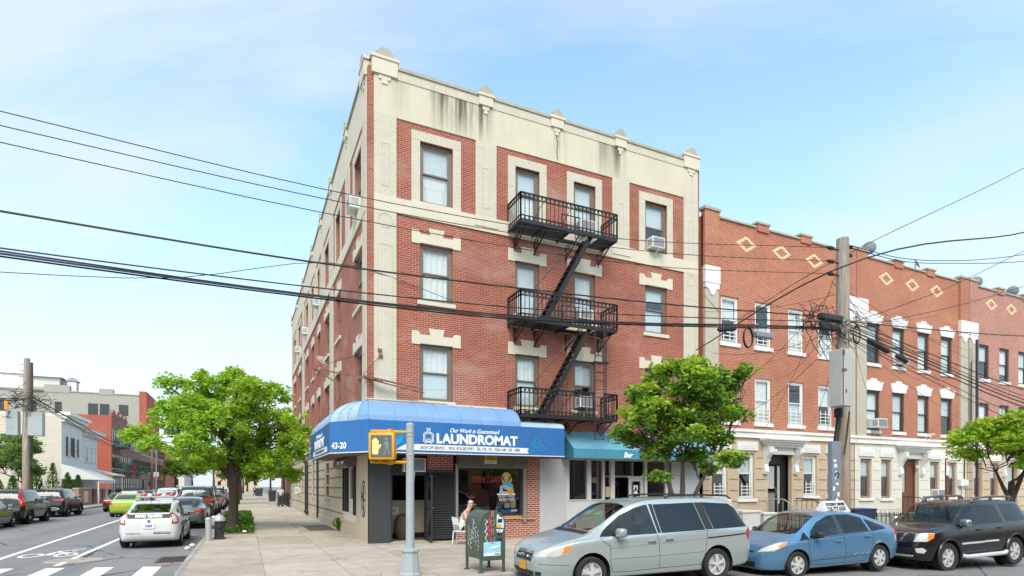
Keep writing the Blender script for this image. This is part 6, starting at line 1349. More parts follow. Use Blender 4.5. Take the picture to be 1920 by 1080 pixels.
SD = sedan('parked_sedan', 'grey sedan parked ahead of the white police car', 'car', (-6.05, 13.6, 0), UP, cp('dark_grey_car_paint', (.14, .145, .15), metal=.4)); SD.plate(-2.4, .55, .31, .16, M_['wplate'])
S4 = suv('parked_suv', 'dark green black SUV parked in front of the grey sedan by the street tree', 'suv', (-6.0, 19.9, 0), UP, cp('dark_olive_paint', (.022, .026, .022), dust=.04), tail=2, rail=False, r=.36)
S4.root.scale = (1.05, 1.05, 1.1)
S5 = suv('parked_suv', 'second dark SUV in the kerb row, beyond the dark green black one', 'suv', (-6.0, 25.6, 0), UP, cp('black_paint_two', (.012, .012, .013), dust=.03), tail=0, r=.36)
def far(root, loc, label, rz=None):
    c_ = copy_tree(root); c_.location = loc
    if rz is not None: c_.rotation_euler = (0, 0, rz)
    c_['label'] = label; c_['group'] = 'distant parked cars'; return c_
far(SD.root, (-6.0, 36.0, 0), 'grey car far down the side street at the right kerb, just past a gap'); far(S5.root, (-6.0, 42, 0), 'black SUV far down the side street at the right kerb'); far(SD.root, (-6.0, 49, 0), 'grey car at the right kerb beyond the farther black SUV')
# taxi, lime green
M_['lime'] = carpaint('lime_green_paint', (.26, .42, .03), .05, .35, .05)
TX = hatch('taxi', 'lime green taxi driving away along the side street', 'taxi', (-10.4, 26.5, 0), UP, M_['lime'])
b = MB(); b.bbox(-.4, -.15, -.42, .42, 1.475, 1.6, .02); sg = TX.add(b, 'roof_sign', M_['whitepaint']); b = MB(); b.box(-.39, -.16, -.5, -.43, 1.48, 1.58); b.box(-.39, -.16, .43, .5, 1.48, 1.58); TX.add(b, 'marker_lamp', M_['amber'], sg)
TX.plate(-2.4, .7, .31, .16, M_['plate'])
b = MB(); h = TX.surf((-6, .38, .72), (1, 0, 0)); b.tr = lambda u, v, w: (h.x-.012+v, u, w); b.add([(.38+.1*math.cos(i*math.pi/8), 0, .72+.1*math.sin(i*math.pi/8)) for i in range(16)], [tuple(range(16))]); TX.add(b, 'round_sticker', M_['plate'])
RC = sedan('dark_red_sedan', 'dark maroon sedan driving ahead of the lime green taxi', 'car', (-12.3, 35.0, 0), UP, cp('maroon_paint', (.10, .012, .015)))
W1 = suv('white_suv', 'white SUV in the lane beyond the lime green taxi', 'suv', (-9.3, 38.0, 0), UP, cp('white_paint_two', (.5, .51, .52), metal=.05), tail=0, rail=True, r=.36)
G1 = suv('grey_suv', 'silver grey SUV far down the lane near the lamp post', 'suv', (-8.4, 47.0, 0), UP, cp('silver_grey_paint', (.24, .25, .26)), tail=0, rail=True, r=.36)
far(W1.root, (-9.6, 60, 0), 'white SUV farthest down the lane of the side street'); far(G1.root, (-7.9, 72, 0), 'grey SUV farthest down the side street'); far(W1.root, (-6.0, 57, 0), 'white SUV at the right kerb far behind the street tree')
# three black vehicles on the far kerb
L1 = suv('black_suv', 'black compact SUV with tall red tail lights at the left kerb, middle of three', 'suv', (-14.47, 20.35, 0), UP, cp('black_paint_three', (.005, .005, .006), metal=0., rough=.2, dust=.02, coat=.5), tail=1, rail=False, r=.35)
L1.plate(-2.4, .78, .31, .16, M_['plate'])
L2_ = suv('black_crossover', 'black crossover with a silver bumper insert at the left kerb, farthest of three', 'suv', (-14.6, 28.0, 0), UP, cp('black_paint_four', (.008, .009, .012), metal=0., rough=.2, dust=.02, coat=.5), tail=2, rail=False, r=.37)
b = MB(); 
for pts in ([(.62, .55), (.5, .48), (-.5, .48), (-.62, .55)], [(.62, .55), (.45, .60), (-.45, .60), (-.62, .55)]):
    hs = [L2_.surf((-6, y, z), (1, 0, 0)) for y, z in pts]; b.tube([(h.x-.01, h.y, h.z) for h in hs], .022, 5)
L2_.add(b, 'bumper_insert', M_['rim'])
L3 = sedan('black_sedan', 'black sedan at the left kerb cut off by the picture edge', 'car', (-14.5, 15.35, 0), UP, cp('black_paint_five', (.006, .006, .007), metal=0., rough=.2, dust=.02, coat=.5))
LW_ = sedan('white_sedan', 'white sedan whose pale roof shows behind the black crossover in the driveway', 'car', (-18.2, 30.5, SW), UP, cp('white_paint_three', (.5, .51, .5), metal=.05))
far(SD.root, (-14.6, 58, 0), 'grey car at the left kerb near the brick houses far away'); far(RC.root, (-14.6, 66, 0), 'dark red car at the left kerb near the brick houses far away')
# ---------------------------------------------------------------- street furniture
M_['polegrey'] = plain('pale_grey_painted_steel', (.36, .40, .40), .5, var=.06, dirt=.15); M_['sigyellow'] = plain('signal_yellow', (.72, .34, .012), .42, var=.06, dirt=.1)
M_['hand'] = emit('lit_orange_hand', (1., .28, .08), 1.6); M_['ledoff'] = plain('unlit_led', (.10, .12, .11), .5, var=.3, scale=60)
t = thing('crossing_signal', 'pale grey pole with a yellow pedestrian signal showing a lit orange hand', 'signal', (-.48, -6.78, SW))
b = MB(); b.lathe([(.088, .62), (.085, 1.5), (.078, 3.2), (.084, 3.2), (.084, 3.26), (.04, 3.29), (0, 3.29)], (-.45, -6.78, 0), 18); [b.lathe([(.086, z-.012), (.09, z), (.086, z+.012)], (-.45, -6.78, 0), 18) for z in (2.55, 2.62, 3.02, 3.09)]; b.build('pole', M_['polegrey'], t, smooth=True)
b = MB(); b.lathe([(.235, SW), (.235, SW+.04), (.2, SW+.06), (.165, .62), (.19, .64), (.19, .68), (.09, .70)], (-.45, -6.78, 0), 8); b.build('pole_base', M_['polegrey'], t)
a = R(-24); ex = Vector((math.cos(a), math.sin(a), 0)); ey = Vector((-math.sin(a), math.cos(a), 0)); sc_ = Vector((-1.03, -6.86, 2.78))
S_ = lambda x, y, z: tuple(sc_+ex*x+ey*y+Vector((0, 0, z)))
b = MB(); b.bbox(-.245, .245, -.10, .19, -.26, .26, .035); b.v = [S_(*v) for v in b.v]; hd = b.build('signal_head', M_['sigyellow'], t, smooth=True)
b = MB(); b.bbox(-.255, .255, -.135, -.10, -.27, .27, .02); b.v = [S_(*v) for v in b.v]; b.build('face_frame', M_['sigyellow'], hd, smooth=True)
b = MB(S_); b.box(-.205, .205, -.145, -.138, -.215, .215); b.build('screen', M_['ledoff'], hd)
b = MB(S_)
def blob(pts, y=-.1475): b.add([(x, y, z) for x, z in pts], [tuple(range(len(pts)))])
blob([(-.165, -.16), (-.065, -.16), (-.06, -.05), (-.045, 0), (-.17, 0), (-.175, -.08)])
for i, (x, h) in enumerate(((-.163, .13), (-.131, .165), (-.099, .155), (-.067, .12))): blob([(x-.012, .004), (x+.012, .004), (x+.013, h-.02), (x, h), (x-.013, h-.02)])
blob([(-.055, -.07), (-.01, -.005), (-.002, .035), (-.02, .03), (-.058, -.01)]); b.build('hand_symbol', M_['hand'], hd)
b = MB(S_); M_['ghost'] = plain('unlit_walk_symbol', (.20, .23, .22), .5)
blob([(.10+.028*math.cos(i*math.pi/5), .14+.028*math.sin(i*math.pi/5)) for i in range(10)]); blob([(.07, .10), (.125, .10), (.13, -.01), (.085, -.01)]); blob([(.085, -.01), (.105, -.01), (.07, -.17), (.045, -.17)]); blob([(.105, -.01), (.13, -.01), (.17, -.16), (.145, -.16)]); blob([(.125, .09), (.165, .0), (.15, -.01), (.12, .06)]); blob([(.07, .09), (.035, .02), (.045, .01), (.08, .06)]); b.build('walk_symbol', M_['ghost'], hd)
b = MB()
for z in (2.47, 3.09):
    p0 = Vector(S_(-.06, .08, z-2.78)); p1 = Vector((-.5, -6.78, z)); b.tube([p0, p0+(p1-p0)*.5, p1], .034, 8); b.lathe([(.06, -.05), (.06, .05)], p0+(p1-p0)*.35, 10); b.tube([p0, (p0.x, p0.y, z+(.09 if z < 2.78 else -.09))], .05, 8); b.tube([p0-(p1-p0).normalized()*.2, p0], .03, 8)
b.build('bracket', M_['sigyellow'], t, smooth=True)
# mailbox
M_['mailgreen'] = plain('worn_dark_green_paint', (.062, .085, .062), .5, var=.35, scale=9, dirt=.3); M_['mailpale'] = plain('pale_blue_poster', (.30, .60, .70), .6, var=.2, scale=9)
t = thing('mailbox', 'dark green street mailbox covered in graffiti and stickers', 'mailbox', (1.22, -6.78, SW))
def ML(x, y, z): a_ = R(4); return (1.22+x*math.cos(a_)-y*math.sin(a_), -6.78+x*math.sin(a_)+y*math.cos(a_), z)
hw, hy = .29, .37; arch = [(hw*math.cos(R(k*15)), 1.17+.29*math.sin(R(k*15))) for k in range(13)]
b = MB(ML); b.prism([(-hw, .44), (hw, .44)]+arch, -hy, hy); b.build('body', M_['mailgreen'], t)
b = MB(ML)
for y in (-hy-.006, hy-.012):
    n = len(arch)
    for i in range(n-1):
        (x0, z0), (x1, z1) = arch[i], arch[i+1]; b.add([(x0*1.03, y, 1.17+(z0-1.17)*1.03), (x1*1.03, y, 1.17+(z1-1.17)*1.03), (x1*1.03, y+.018, 1.17+(z1-1.17)*1.03), (x0*1.03, y+.018, 1.17+(z0-1.17)*1.03), (x0*.93, y, 1.17+(z0-1.17)*.93), (x1*.93, y, 1.17+(z1-1.17)*.93)], [(0, 1, 2, 3), (0, 4, 5, 1)])
    for q in (-1, 1): b.box(min(q*hw*1.03, q*hw*.93), max(q*hw*1.03, q*hw*.93), y, y+.018, .44, 1.17)
b.box(-hw*1.02, hw*1.02, -hy-.008, -hy+.012, .40, .45); b.build('edge_flange', M_['mailgreen'], t)
for x in (-.27, .27):
    for y in (-.35, .35): b = MB(ML); b.box(x-.025, x+.025, y-.025, y+.025, SW, .44); b.box(x-.06, x+.05, y-.05, y+.05, SW-.002, SW+.012); b.build('leg', M_['mailgreen'], t)
b = MB(ML); yf = -hy-.004
b.quad((-.22, yf, .52), (.19, yf, .50), (.19, yf, .80), (-.22, yf, .79)); ps = b.build('poster', M_['mailpale'], t)
b = MB(ML); b.quad((-.22, yf-.002, .505), (.19, yf-.002, .50), (.19, yf-.002, .565), (-.22, yf-.002, .57)); b.add([(x, yf-.002, z) for x, z in ((-.1, .66), (0, .70), (.1, .71), (.17, .74), (.12, .68), (0, .66))], [tuple(range(6))]); b.build('white_patch', M_['paper'], ps)
def mtext(nm, s_, size, m, x, z, par, **k): o = text(nm, s_, size, m, None, frame_M(ML(x, yf-.004, z), (math.cos(R(4)), math.sin(R(4)), 0), k.pop('up', (0, 0, 1))), **k); o.parent = par; o.location = -t.location; return o
mtext('poster_text', 'Politics', .05, M_['blacktext'], .11, .535, ps, shear=.2)
b = MB(ML); b.add([(x, yf-.001, z) for x, z in ((.09, 1.36), (.12, 1.40), (.16, 1.33), (.24, 1.31), (.265, 1.24), (.265, 1.08), (.09, 1.10))], [tuple(range(7))]); s1 = b.build('sticker', plain('pale_sticker', (.50, .62, .62), .6), t)
b = MB(ML); b.quad((.11, yf-.003, 1.2), (.22, yf-.003, 1.2), (.23, yf-.003, 1.28), (.12, yf-.003, 1.28)); b.build('dark_print', M_['blackpaint'], s1); b = MB(ML); b.quad((.1, yf-.003, 1.095), (.2, yf-.003, 1.095), (.2, yf-.003, 1.165), (.1, yf-.003, 1.165)); b.build('yellow_print', M_['yellow'], s1)
M_['pinkpaint'] = plain('pink_spray_paint', (.50, .22, .22), .6, var=.2); M_['redspray'] = plain('red_spray_paint', (.55, .03, .035), .6, var=.2)
mtext('graffiti', 'B\nO\nB\nU', .19, M_['pinkpaint'], -.02, 1.10, t, sx=.8, shear=.15, bold=-.002)
b = MB(ML)
for x, z, rx, rz in ((-.09, 1.02, .03, .06), (-.1, 1.12, .03, .035), (-.085, 1.26, .022, .08), (-.1, .96, .035, .05)): b.add([(x+rx*math.cos(i*math.pi/5)*(1+.2*(i % 2)), yf-.0025, z+rz*math.sin(i*math.pi/5)) for i in range(10)], [tuple(range(10))])
b.build('red_splash', M_['redspray'], t)
mtext('graffiti', 'TGF', .09, M_['whitetext'], .16, 1.02, t, bold=.004); mtext('graffiti', 'SO\nNE', .11, M_['blacktext'], .16, .90, t, sx=.9)
b = MB(ML); rr = random.Random(4); p = [(-.17+.03*math.sin(i*1.9)+.018*(i % 2), yf-.003, 1.27-i*.042) for i in range(13)]
for q, w_ in zip(p, p[1:]): b.tube([q, w_], .007, 4)
b.build('graffiti', M_['whitetext'], t)
b = MB(ML)
for k in range(5):
    p = [(-hw-.003, -.26+.12*k+.035*math.sin(i*1.15+k)+.02*math.sin(i*.37+2*k), .60+.1*(k % 3)+.021*i+.028*math.cos(i*1.3+k*2)) for i in range(22)]
    for q, w_ in zip(p, p[1:]): b.tube([q, w_], .0055 if k < 4 else .004, 4)
b.build('graffiti', plain('faded_white_spray', (.52, .53, .50), .7, var=.2), t)
# hydrant, bollards
M_['hydblack'] = plain('hydrant_black_iron', (.03, .032, .034), .5, var=.3, dirt=.3); M_['silver'] = plain('silver_paint', (.42, .42, .41), .45, .2, var=.15, dirt=.3)
t = thing('fire_hydrant', 'black fire hydrant with a silver domed cap at the kerb', 'hydrant', (-4.34, 3.8, SW)); o = (-4.34, 3.8, SW)
b = MB(); b.lathe([(.2, 0), (.2, .05), (.15, .06), (.15, .1), (.155, .62), (.17, .63)], o, 14); b.build('barrel', M_['hydblack'], t, smooth=True)
b = MB(); b.lathe([(.2, .62), (.2, .66), (.17, .74), (.09, .82), (.04, .84), (.04, .88), (0, .89)], o, 14); b.build('cap', M_['silver'], t, smooth=True)
b = MB(); b.lathe([(0, -.25), (.075, -.25), (.085, -.2), (.06, -.19), (.06, 0)], (-4.34, 3.8, SW+.42), 10, 'x'); b.build('nozzle', M_['hydblack'], t); b = MB(); b.lathe([(0, -.22), (.06, -.22), (.07, -.18), (.05, -.17), (.05, 0)], (-4.34, 3.8, SW+.45), 10, 'y'); b.build('nozzle', M_['hydblack'], t)
for (x, y), lb in (((-4.64, 3.18), 'short silver steel bollard at the kerb, the nearer of the pair'), ((-4.52, 4.35), 'short silver steel bollard half hidden behind the nearer one')):
    t = thing('bollard', lb, 'bollard', (x, y, SW), group='bollards guarding the hydrant'); b = MB(); b.lathe([(.095, 0), (.095, .72)], (x, y, SW), 14); b.build('post', M_['silver'], t, smooth=True); b = MB(); b.lathe([(.105, .70), (.105, .73), (.08, .77), (0, .785)], (x, y, SW), 14); b.build('cap', M_['silver'], t, smooth=True)
# parking sign post, fences, bins in front of the row houses
g = gz(18.9)+SW; t = thing('parking_sign', 'brown steel sign post with a red and white parking sign, seen edge on', 'sign', (18.9, -6.6, g)); b = MB(); b.box(18.87, 18.99, -6.63, -6.57, g, 2.95); b.build('post', M_['brown'], t); b = MB(); b.box(18.72, 18.87, -6.7, -6.69, 2.35, 2.9); s_ = b.build('sign_panel', M_['paper'], t); b = MB(); b.box(18.73, 18.86, -6.705, -6.701, 2.7, 2.86); b.build('red_band', M_['pinkpaint'], s_)
def iron_fence(x0, x1, y, label, h=.95, gap=None, ends=True, name='iron_fence'):
    g = gz((x0+x1)/2)+SW; t = thing(name, label, 'fence', ((x0+x1)/2, y, g), group='iron fences before the row houses'); b = MB()
    for z in (.15, h-.12): b.bar((x0, y, g+z), (x1, y, g+z), .028)
    if ends:
        for x in (x0, x1):
            for z in (.15, h-.12): b.bar((x, y, g+z), (x, -.15, g+z), .028)
            for k in range(1, 12): yy = y+(-.15-y)*k/12; b.bar((x, yy, g), (x, yy, g+h), .016)
    b.build('rail', M_['black'], t); b = MB(); n = int((x1-x0)/.135)
    for i in range(n+1):
        x = x0+(x1-x0)*i/n; b.bar((x, y, g), (x, y, g+h-.02), .018); b.add([(x-.02, y, g+h-.03), (x+.02, y, g+h-.03), (x, y+.02, g+h-.03), (x, y-.02, g+h-.03), (x, y, g+h+.06)], [(0, 2, 4), (2, 1, 4), (1, 3, 4), (3, 0, 4)])
    b.build('picket', M_['black'], t); return t
iron_fence(14.0, 17.3, -2.6, 'black iron picket fence left of the black front door'); iron_fence(19.7, 23.6, -2.6, 'black iron picket fence right of the black front door', h=1.0); iron_fence(24.0, 27.1, -2.6, 'black iron picket fence before the white based row house'); iron_fence(29.5, 33.4, -2.6, 'black iron picket fence right of the brown front door'); iron_fence(34, 37, -2.6, 'black iron picket fence before the pinkish row house')
def stair_rail(x, y1, zt, label, h=.85):
    g = gz(x)+SW; t = thing('stoop_railing', label, 'railing', (x, -1, g), group='railings of the stoops'); b = MB(); b.tube([(x, -.1, zt+h), (x, -.95, zt+h), (x, y1, g+h)], .022, 6)
    for k in range(9):
        y = -.15+(y1+.15)*k/8; z0 = zt if y > -.95 else zt+(g-zt)*(-.95-y)/(-.95-y1); b.bar((x, y, z0), (x, y, z0+h), .016)
    b.build('rail', M_['silver'] if x < 19 else M_['black'], t)
stair_rail(17.6, -2.2, .55, 'iron handrail left of the stoop to the black door'); stair_rail(19.45, -2.2, .55, 'iron handrail right of the stoop to the black door'); stair_rail(27.4, -2.2, .55, 'iron handrail left of the stoop to the brown door'); stair_rail(29.2, -2.2, .55, 'iron handrail right of the stoop to the brown door')
M_['binwhite'] = plain('dirty_white_plastic', (.60, .60, .57), .5, dirt=.25); M_['binblue'] = plain('navy_plastic', (.02, .03, .12), .5); M_['bindark'] = plain('dark_grey_plastic', (.035, .037, .04), .5)
def bin_(x, y, w, d, h, m, label, lid=True, name='bin', rim=True, base=None):
    g = (gz(x)+SW) if base is None else base; t = thing(name, label, 'bin', (x, y, g)); b = MB(); k = .86
    b.add([(x-w/2*k, y-d/2*k, g+.05), (x+w/2*k, y-d/2*k, g+.05), (x+w/2*k, y+d/2*k, g+.05), (x-w/2*k, y+d/2*k, g+.05), (x-w/2, y-d/2, g+h), (x+w/2, y-d/2, g+h), (x+w/2, y+d/2, g+h), (x-w/2, y+d/2, g+h)], [(3, 2, 1, 0), (4, 5, 6, 7), (0, 1, 5, 4), (1, 2, 6, 5), (2, 3, 7, 6), (3, 0, 4, 7)]); b.build('body', m, t)
    b = MB(); b.bbox(x-w/2-.03, x+w/2+.03, y-d/2-.03, y+d/2+.03, g+h, g+h+.07, .02); b.build('lid', m, t); b = MB(); [b.lathe([(0, -.03), (.1, -.03), (.1, .03), (0, .03)], (x+q*w*.4, y+d*.42, g+.1), 10, 'x') for q in (-1, 1)]; b.build('wheel', M_['tyre'], t)
    b = MB(); b.tube([(x-w*.35, y+d/2, g+h-.05), (x-w*.35, y+d/2+.1, g+h-.02), (x+w*.35, y+d/2+.1, g+h-.02), (x+w*.35, y+d/2, g+h-.05)], .018, 6); b.build('handle', m, t); return t
bin_(10.5, -5.3, .75, .7, 1.15, M_['binwhite'], 'large dirty white plastic bin on the sidewalk between minivan and blue hatchback'); bin_(11.55, -5.1, .6, .7, 1.08, M_['binwhite'], 'smaller dirty white bin beside the large white one')
bin_(21.4, -1.7, 1.5, .8, 1.1, M_['binblue'], 'navy blue bin behind the fence of the white based row house'); bin_(-.75, 52, .8, .85, 1.2, M_['bindark'], 'dark grey bin on the side street sidewalk by the gate', base=SW); bin_(-1.4, 88, 1.2, 1.0, 1.3, M_['bindark'], 'dark bin far up the side street sidewalk', base=SW)
# meter boxes and conduits, satellite dishes
t = thing('meter_box', 'grey white meter box with looping cables on the white row house wall', 'meter', (33, -.1, 2.1)); b = MB(); b.bbox(32.6, 33.0, -.2, 0, 1.95, 2.35, .02); b.bbox(33.1, 33.4, -.18, 0, 1.98, 2.3, .02); b.build('box', M_['whitepaint'], t); b = MB(); b.tube([(32.8, -.1, 1.95), (32.7, -.15, 1.4), (33.1, -.15, 1.0), (33.25, -.1, 1.9)], .02, 5); b.tube([(33.2, -.06, 2.3), (33.25, -.06, 4.0), (33.6, -.18, 4.6), (33.6, -.2, 9)], .03, 5); b.build('conduit', M_['blackpaint'], t)
def dish(x, z, rz, label, r=.4, y=1.2):
    t = thing('satellite_dish', label, 'dish', (x, y, 12.7), group='satellite dishes on the row house roofs'); b = MB(); b.lathe([(0, .06), (r*.5, .045), (r, 0), (r*.98, -.012), (0, .045)], (0, 0, 0), 18, 'y'); Mx = Matrix.Translation((x, y, z)) @ Matrix.Rotation(rz, 4, 'Z') @ Matrix.Rotation(R(-25), 4, 'X'); b.v = [tuple(Mx @ Vector(v)) for v in b.v]; b.build('reflector', M_['polegrey'], t, smooth=True); b = MB(); b.tube([(x, y+.1, 12.7), (x, y+.1, z)], .03, 6); b.build('mast', M_['alu'], t)
dish(26.75, 14.72, R(112), 'round grey satellite dish on the row house roof right of the utility pole', .34); dish(31.0, 14.6, R(30), 'small satellite dish seen edge on above a row house parapet', .3); dish(37.0, 14.45, R(108), 'satellite dish above the pinkish row house parapet', .33); dish(41.2, 14.5, R(105), 'satellite dish farthest right on the pinkish row house roof', .33)
# planter / weeds by the wall and bits of litter
def litter(x, y, z, label):
    b = MB(); bm = bmesh.new(); bmesh.ops.create_icosphere(bm, subdivisions=2, radius=.09); r_ = random.Random(x*9)
    for v in bm.verts: v.co *= r_.uniform(.7, 1.2); v.co.z *= .6
    b.bm(bm, Matrix.Translation((x, y, z+.05))); tag(b.build('litter', M_['paper']), label, 'litter')
litter(-3.55, 6.2, SW, 'crumpled white paper on the soil of the tree bed'); litter(-5.15, 2.0, 0, 'crumpled white paper in the gutter beside the hydrant'); litter(-5.1, 2.9, 0, 'small white wrapper in the gutter by the police car')
# ---------------------------------------------------------------- trees and plants
M_['bark'] = plain('dark_bark', (.055, .038, .027), .95, var=.5, scale=14, bump=.8); M_['barkgrey'] = plain('grey_bark', (.11, .085, .065), .95, var=.45, scale=14, bump=.8)
M_['leafbright'] = leafmat('bright_green_leaves', [(0, (.16, .30, .03)), (.3, (.28, .45, .04)), (.7, (.42, .58, .06)), (1, (.55, .66, .11))])
M_['leafdeep'] = leafmat('deep_green_leaves', [(0, (.05, .12, .025)), (.4, (.13, .25, .035)), (.75, (.24, .38, .05)), (1, (.36, .48, .09))])
M_['leaftip'] = leafmat('young_yellow_green_leaves', [(0, (.26, .40, .035)), (.5, (.38, .50, .05)), (1, (.58, .64, .12))])
M_['leafdull'] = leafmat('dull_green_leaves', [(0, (.10, .17, .05)), (.5, (.18, .27, .08)), (1, (.27, .36, .13))])
M_['leafcon'] = leafmat('conifer_green', [(0, (.035, .10, .02)), (.6, (.07, .16, .025)), (1, (.10, .20, .035))])
def leaves(b, c, rad, n, size, r_, flat=.6, asp=.5, droop=.3):
    for _ in range(n):
        while True:
            p = Vector((r_.uniform(-1, 1), r_.uniform(-1, 1), r_.uniform(-1, 1)))
            if p.length < 1: break
        p = Vector((p.x*rad, p.y*rad, p.z*rad*flat))+c
        nrm = Vector((r_.gauss(0, .8), r_.gauss(0, .8), 1)).normalized(); u = Vector((r_.uniform(-1, 1), r_.uniform(-1, 1), -droop)); u = (u-nrm*u.dot(nrm)).normalized(); v = nrm.cross(u); s = size*r_.uniform(.6, 1.35)
        b.add([p-u*s*.5, p+v*s*asp*.5+nrm*s*.06, p+u*s*.5, p-v*s*asp*.5+nrm*s*.06], [(0, 1, 2, 3)])
def limb(b, p, q, r0, r1, r_, k=6, wob=.12, sag=.12):
    p, q = Vector(p), Vector(q); L = (q-p).length; pts = []
    for i in range(k+1):
        t = i/k; c = p.lerp(q, t); c += Vector((r_.gauss(0, 1), r_.gauss(0, 1), r_.gauss(0, 1)))*wob*L*.35*math.sin(t*math.pi)+Vector((0, 0, -sag*L*math.sin(t*math.pi)*.6)); pts.append(c)
    b.tube(pts, r0, 7 if r0 > .04 else 5, radii=[r0+(r1-r0)*i/k for i in range(k+1)]); return pts
def tree(name, label, cat, base, trunks, clumps, leafm, bark, seed, size, per=26, tufts=9, tuft_n=60, tuft_r=.36, tips=None, group=None, flat=.55, asp=.5, tipf=.35):
    """trunks: list of point lists (relative), clumps: (dx, dy, dz, rx, rz)"""
    r_ = random.Random(seed); B = Vector(base); t = thing(name, label, cat, base, group=group); b = MB(); tops = []
    for pts, rr in trunks:
        P = [B+Vector(p) for p in pts]; b.tube(P, rr[0], 10, radii=rr); tops += [(p, q) for p, q in zip(P[len(P)//2:], rr[len(P)//2:])]
    crown = MB(); tipb = MB()
    for (dx, dy, dz, rx, rz) in clumps:
        c = B+Vector((dx, dy, dz)); tp, tr_ = min(tops, key=lambda q: (q[0]-c).length+r_.uniform(0, .6)); pts = limb(b, tp, c, min(tr_*.55, .09), .018, r_)
        k = max(3, int(tufts*(rx*rx+rx*rz)*1.0+2))
        for i in range(k):
            a, e = r_.uniform(0, 2*math.pi), math.asin(r_.uniform(-.55, 1)); rr = r_.uniform(.55, 1.0); pos = c+Vector((rx*math.cos(a)*math.cos(e), rx*math.sin(a)*math.cos(e), rz*math.sin(e)))*rr
            s0 = pts[r_.randint(3, len(pts)-1)]; limb(b, s0, pos, .014, .005, r_, 4, .2, .05)
            top_ = math.sin(e)*rr > tipf
            leaves(tipb if (tips and top_ and r_.random() < .6) else crown, pos, tuft_r*r_.uniform(.7, 1.2), int(tuft_n*r_.uniform(.6, 1.3)), size, r_, flat, asp)
    b.build('trunk', bark, t, smooth=True); crown.build('crown', leafm, t, recalc=False)
    if tips: tipb.build('young_leaves', tips, t, recalc=False)
    return t
cR = Vector((.9055, -.4243, 0)); cF = Vector((.4243, .9055, 0))
def screen_clumps(L, seed, depth):
    """(across the view, height, radius, vertical radius) -> offsets spread in depth"""
    r_ = random.Random(seed); out = []
    for a, z, r, rz in L:
        d = r_.uniform(-1, 1)*depth; p = cR*a+cF*d; out.append((p.x, p.y, z, r, rz))
    return out
s = .0217; L1c = [((u-438)*s, 2-SW+(910-v)*s, r, rz) for u, v, r, rz in ((290, 822, .6, .42), (306, 770, .6, .55), (340, 735, .65, .7), (356, 800, .85, .75), (395, 722, .8, .7), (400, 785, 1.0, .9), (405, 848, 1.0, .6), (452, 758, .95, .85), (468, 716, .4, .45), (500, 745, .85, .75), (522, 790, .7, .75), (552, 830, .5, .5), (500, 828, .9, .75), (526, 862, .6, .55), (462, 850, .9, .65), (440, 805, 1.1, .9), (548, 856, .55, .4), (390, 872, .6, .35), (480, 884, .65, .35), (425, 740, .8, .7), (365, 765, .85, .75), (330, 840, .5, .3), (420, 705, .45, .5), (375, 712, .4, .4), (535, 745, .45, .45), (572, 800, .3, .3), (375, 856, .5, .35), (318, 800, .5, .45), (440, 876, .7, .4), (455, 893, .4, .2), (415, 893, .35, .2), (520, 893, .5, .25), (400, 868, .7, .35), (505, 800, .9, .8), (470, 780, .9, .8), (425, 830, 1.0, .7))]
tree('street_tree', 'leafy bright green street tree with a dark trunk in front of the side wall', 'tree', (-3.98, 7.5, SW), [([(0, 0, -.05), (-.02, 0, .12), (0, .02, .6), (.03, .03, 1.3), (.02, 0, 2.1), (-.1, .1, 2.6)], [.34, .24, .19, .18, .19, .14]), ([(.02, 0, 2.0), (.35, .2, 2.7), (.6, .2, 3.4)], [.16, .11, .07]), ([(0, 0, 2.0), (-.5, .1, 2.7), (-1.0, .2, 3.3)], [.14, .1, .06]), ([(-.1, .1, 2.6), (-.1, -.1, 3.4), (.1, 0, 4.3)], [.14, .1, .05])],
     screen_clumps(L1c, 3, 1.7), M_['leafbright'], M_['bark'], 11, .17, tufts=15, tuft_n=66, tuft_r=.32, flat=.75, tips=M_['leaftip'], tipf=.5)
s = .01434; L2c = [((u-1272)*s, 2.0+.12+(910-v)*s-gz(7)-SW, r, rz) for u, v, r, rz in ((1172, 822, .32, .28), (1190, 785, .4, .3), (1215, 752, .5, .4), (1245, 712, .45, .4), (1268, 692, .32, .3), (1235, 800, .5, .4), (1290, 738, .6, .5), (1330, 718, .42, .35), (1368, 730, .35, .25), (1398, 706, .28, .25), (1345, 768, .5, .4), (1290, 795, .55, .4), (1250, 838, .42, .35), (1322, 830, .45, .3), (1300, 862, .35, .25), (1228, 858, .35, .25), (1345, 872, .32, .25), (1228, 905, .22, .15), (1370, 790, .35, .25), (1205, 835, .35, .25), (1310, 690, .3, .25), (1270, 760, .5, .4), (1335, 890, .25, .2), (1215, 780, .45, .35), (1260, 800, .5, .4), (1310, 760, .5, .4), (1275, 825, .45, .35), (1360, 755, .35, .3), (1290, 710, .45, .35), (1190, 805, .35, .3), (1385, 715, .25, .2))]
tree('street_tree', 'small multi stemmed green street tree on the sidewalk before the bakery', 'tree', (7.05, -6.35, gz(7)+SW), [([(0, 0, -.05), (.0, 0, .5), (.05, .03, 1.2), (.15, .05, 1.8), (.1, 0, 2.6)], [.13, .11, .1, .07, .04]), ([(.0, 0, .6), (-.12, 0, 1.3), (-.3, .1, 2.0), (-.35, .1, 2.6)], [.1, .075, .055, .035]), ([(.05, 0, .7), (.3, -.1, 1.4), (.55, -.2, 2.0), (.9, -.3, 2.6)], [.1, .07, .05, .03])],
     screen_clumps(L2c, 5, .75), M_['leafdeep'], M_['barkgrey'], 23, .15, tufts=44, tuft_n=42, tuft_r=.25, tips=M_['leaftip'], asp=.55, flat=.6, tipf=.15)
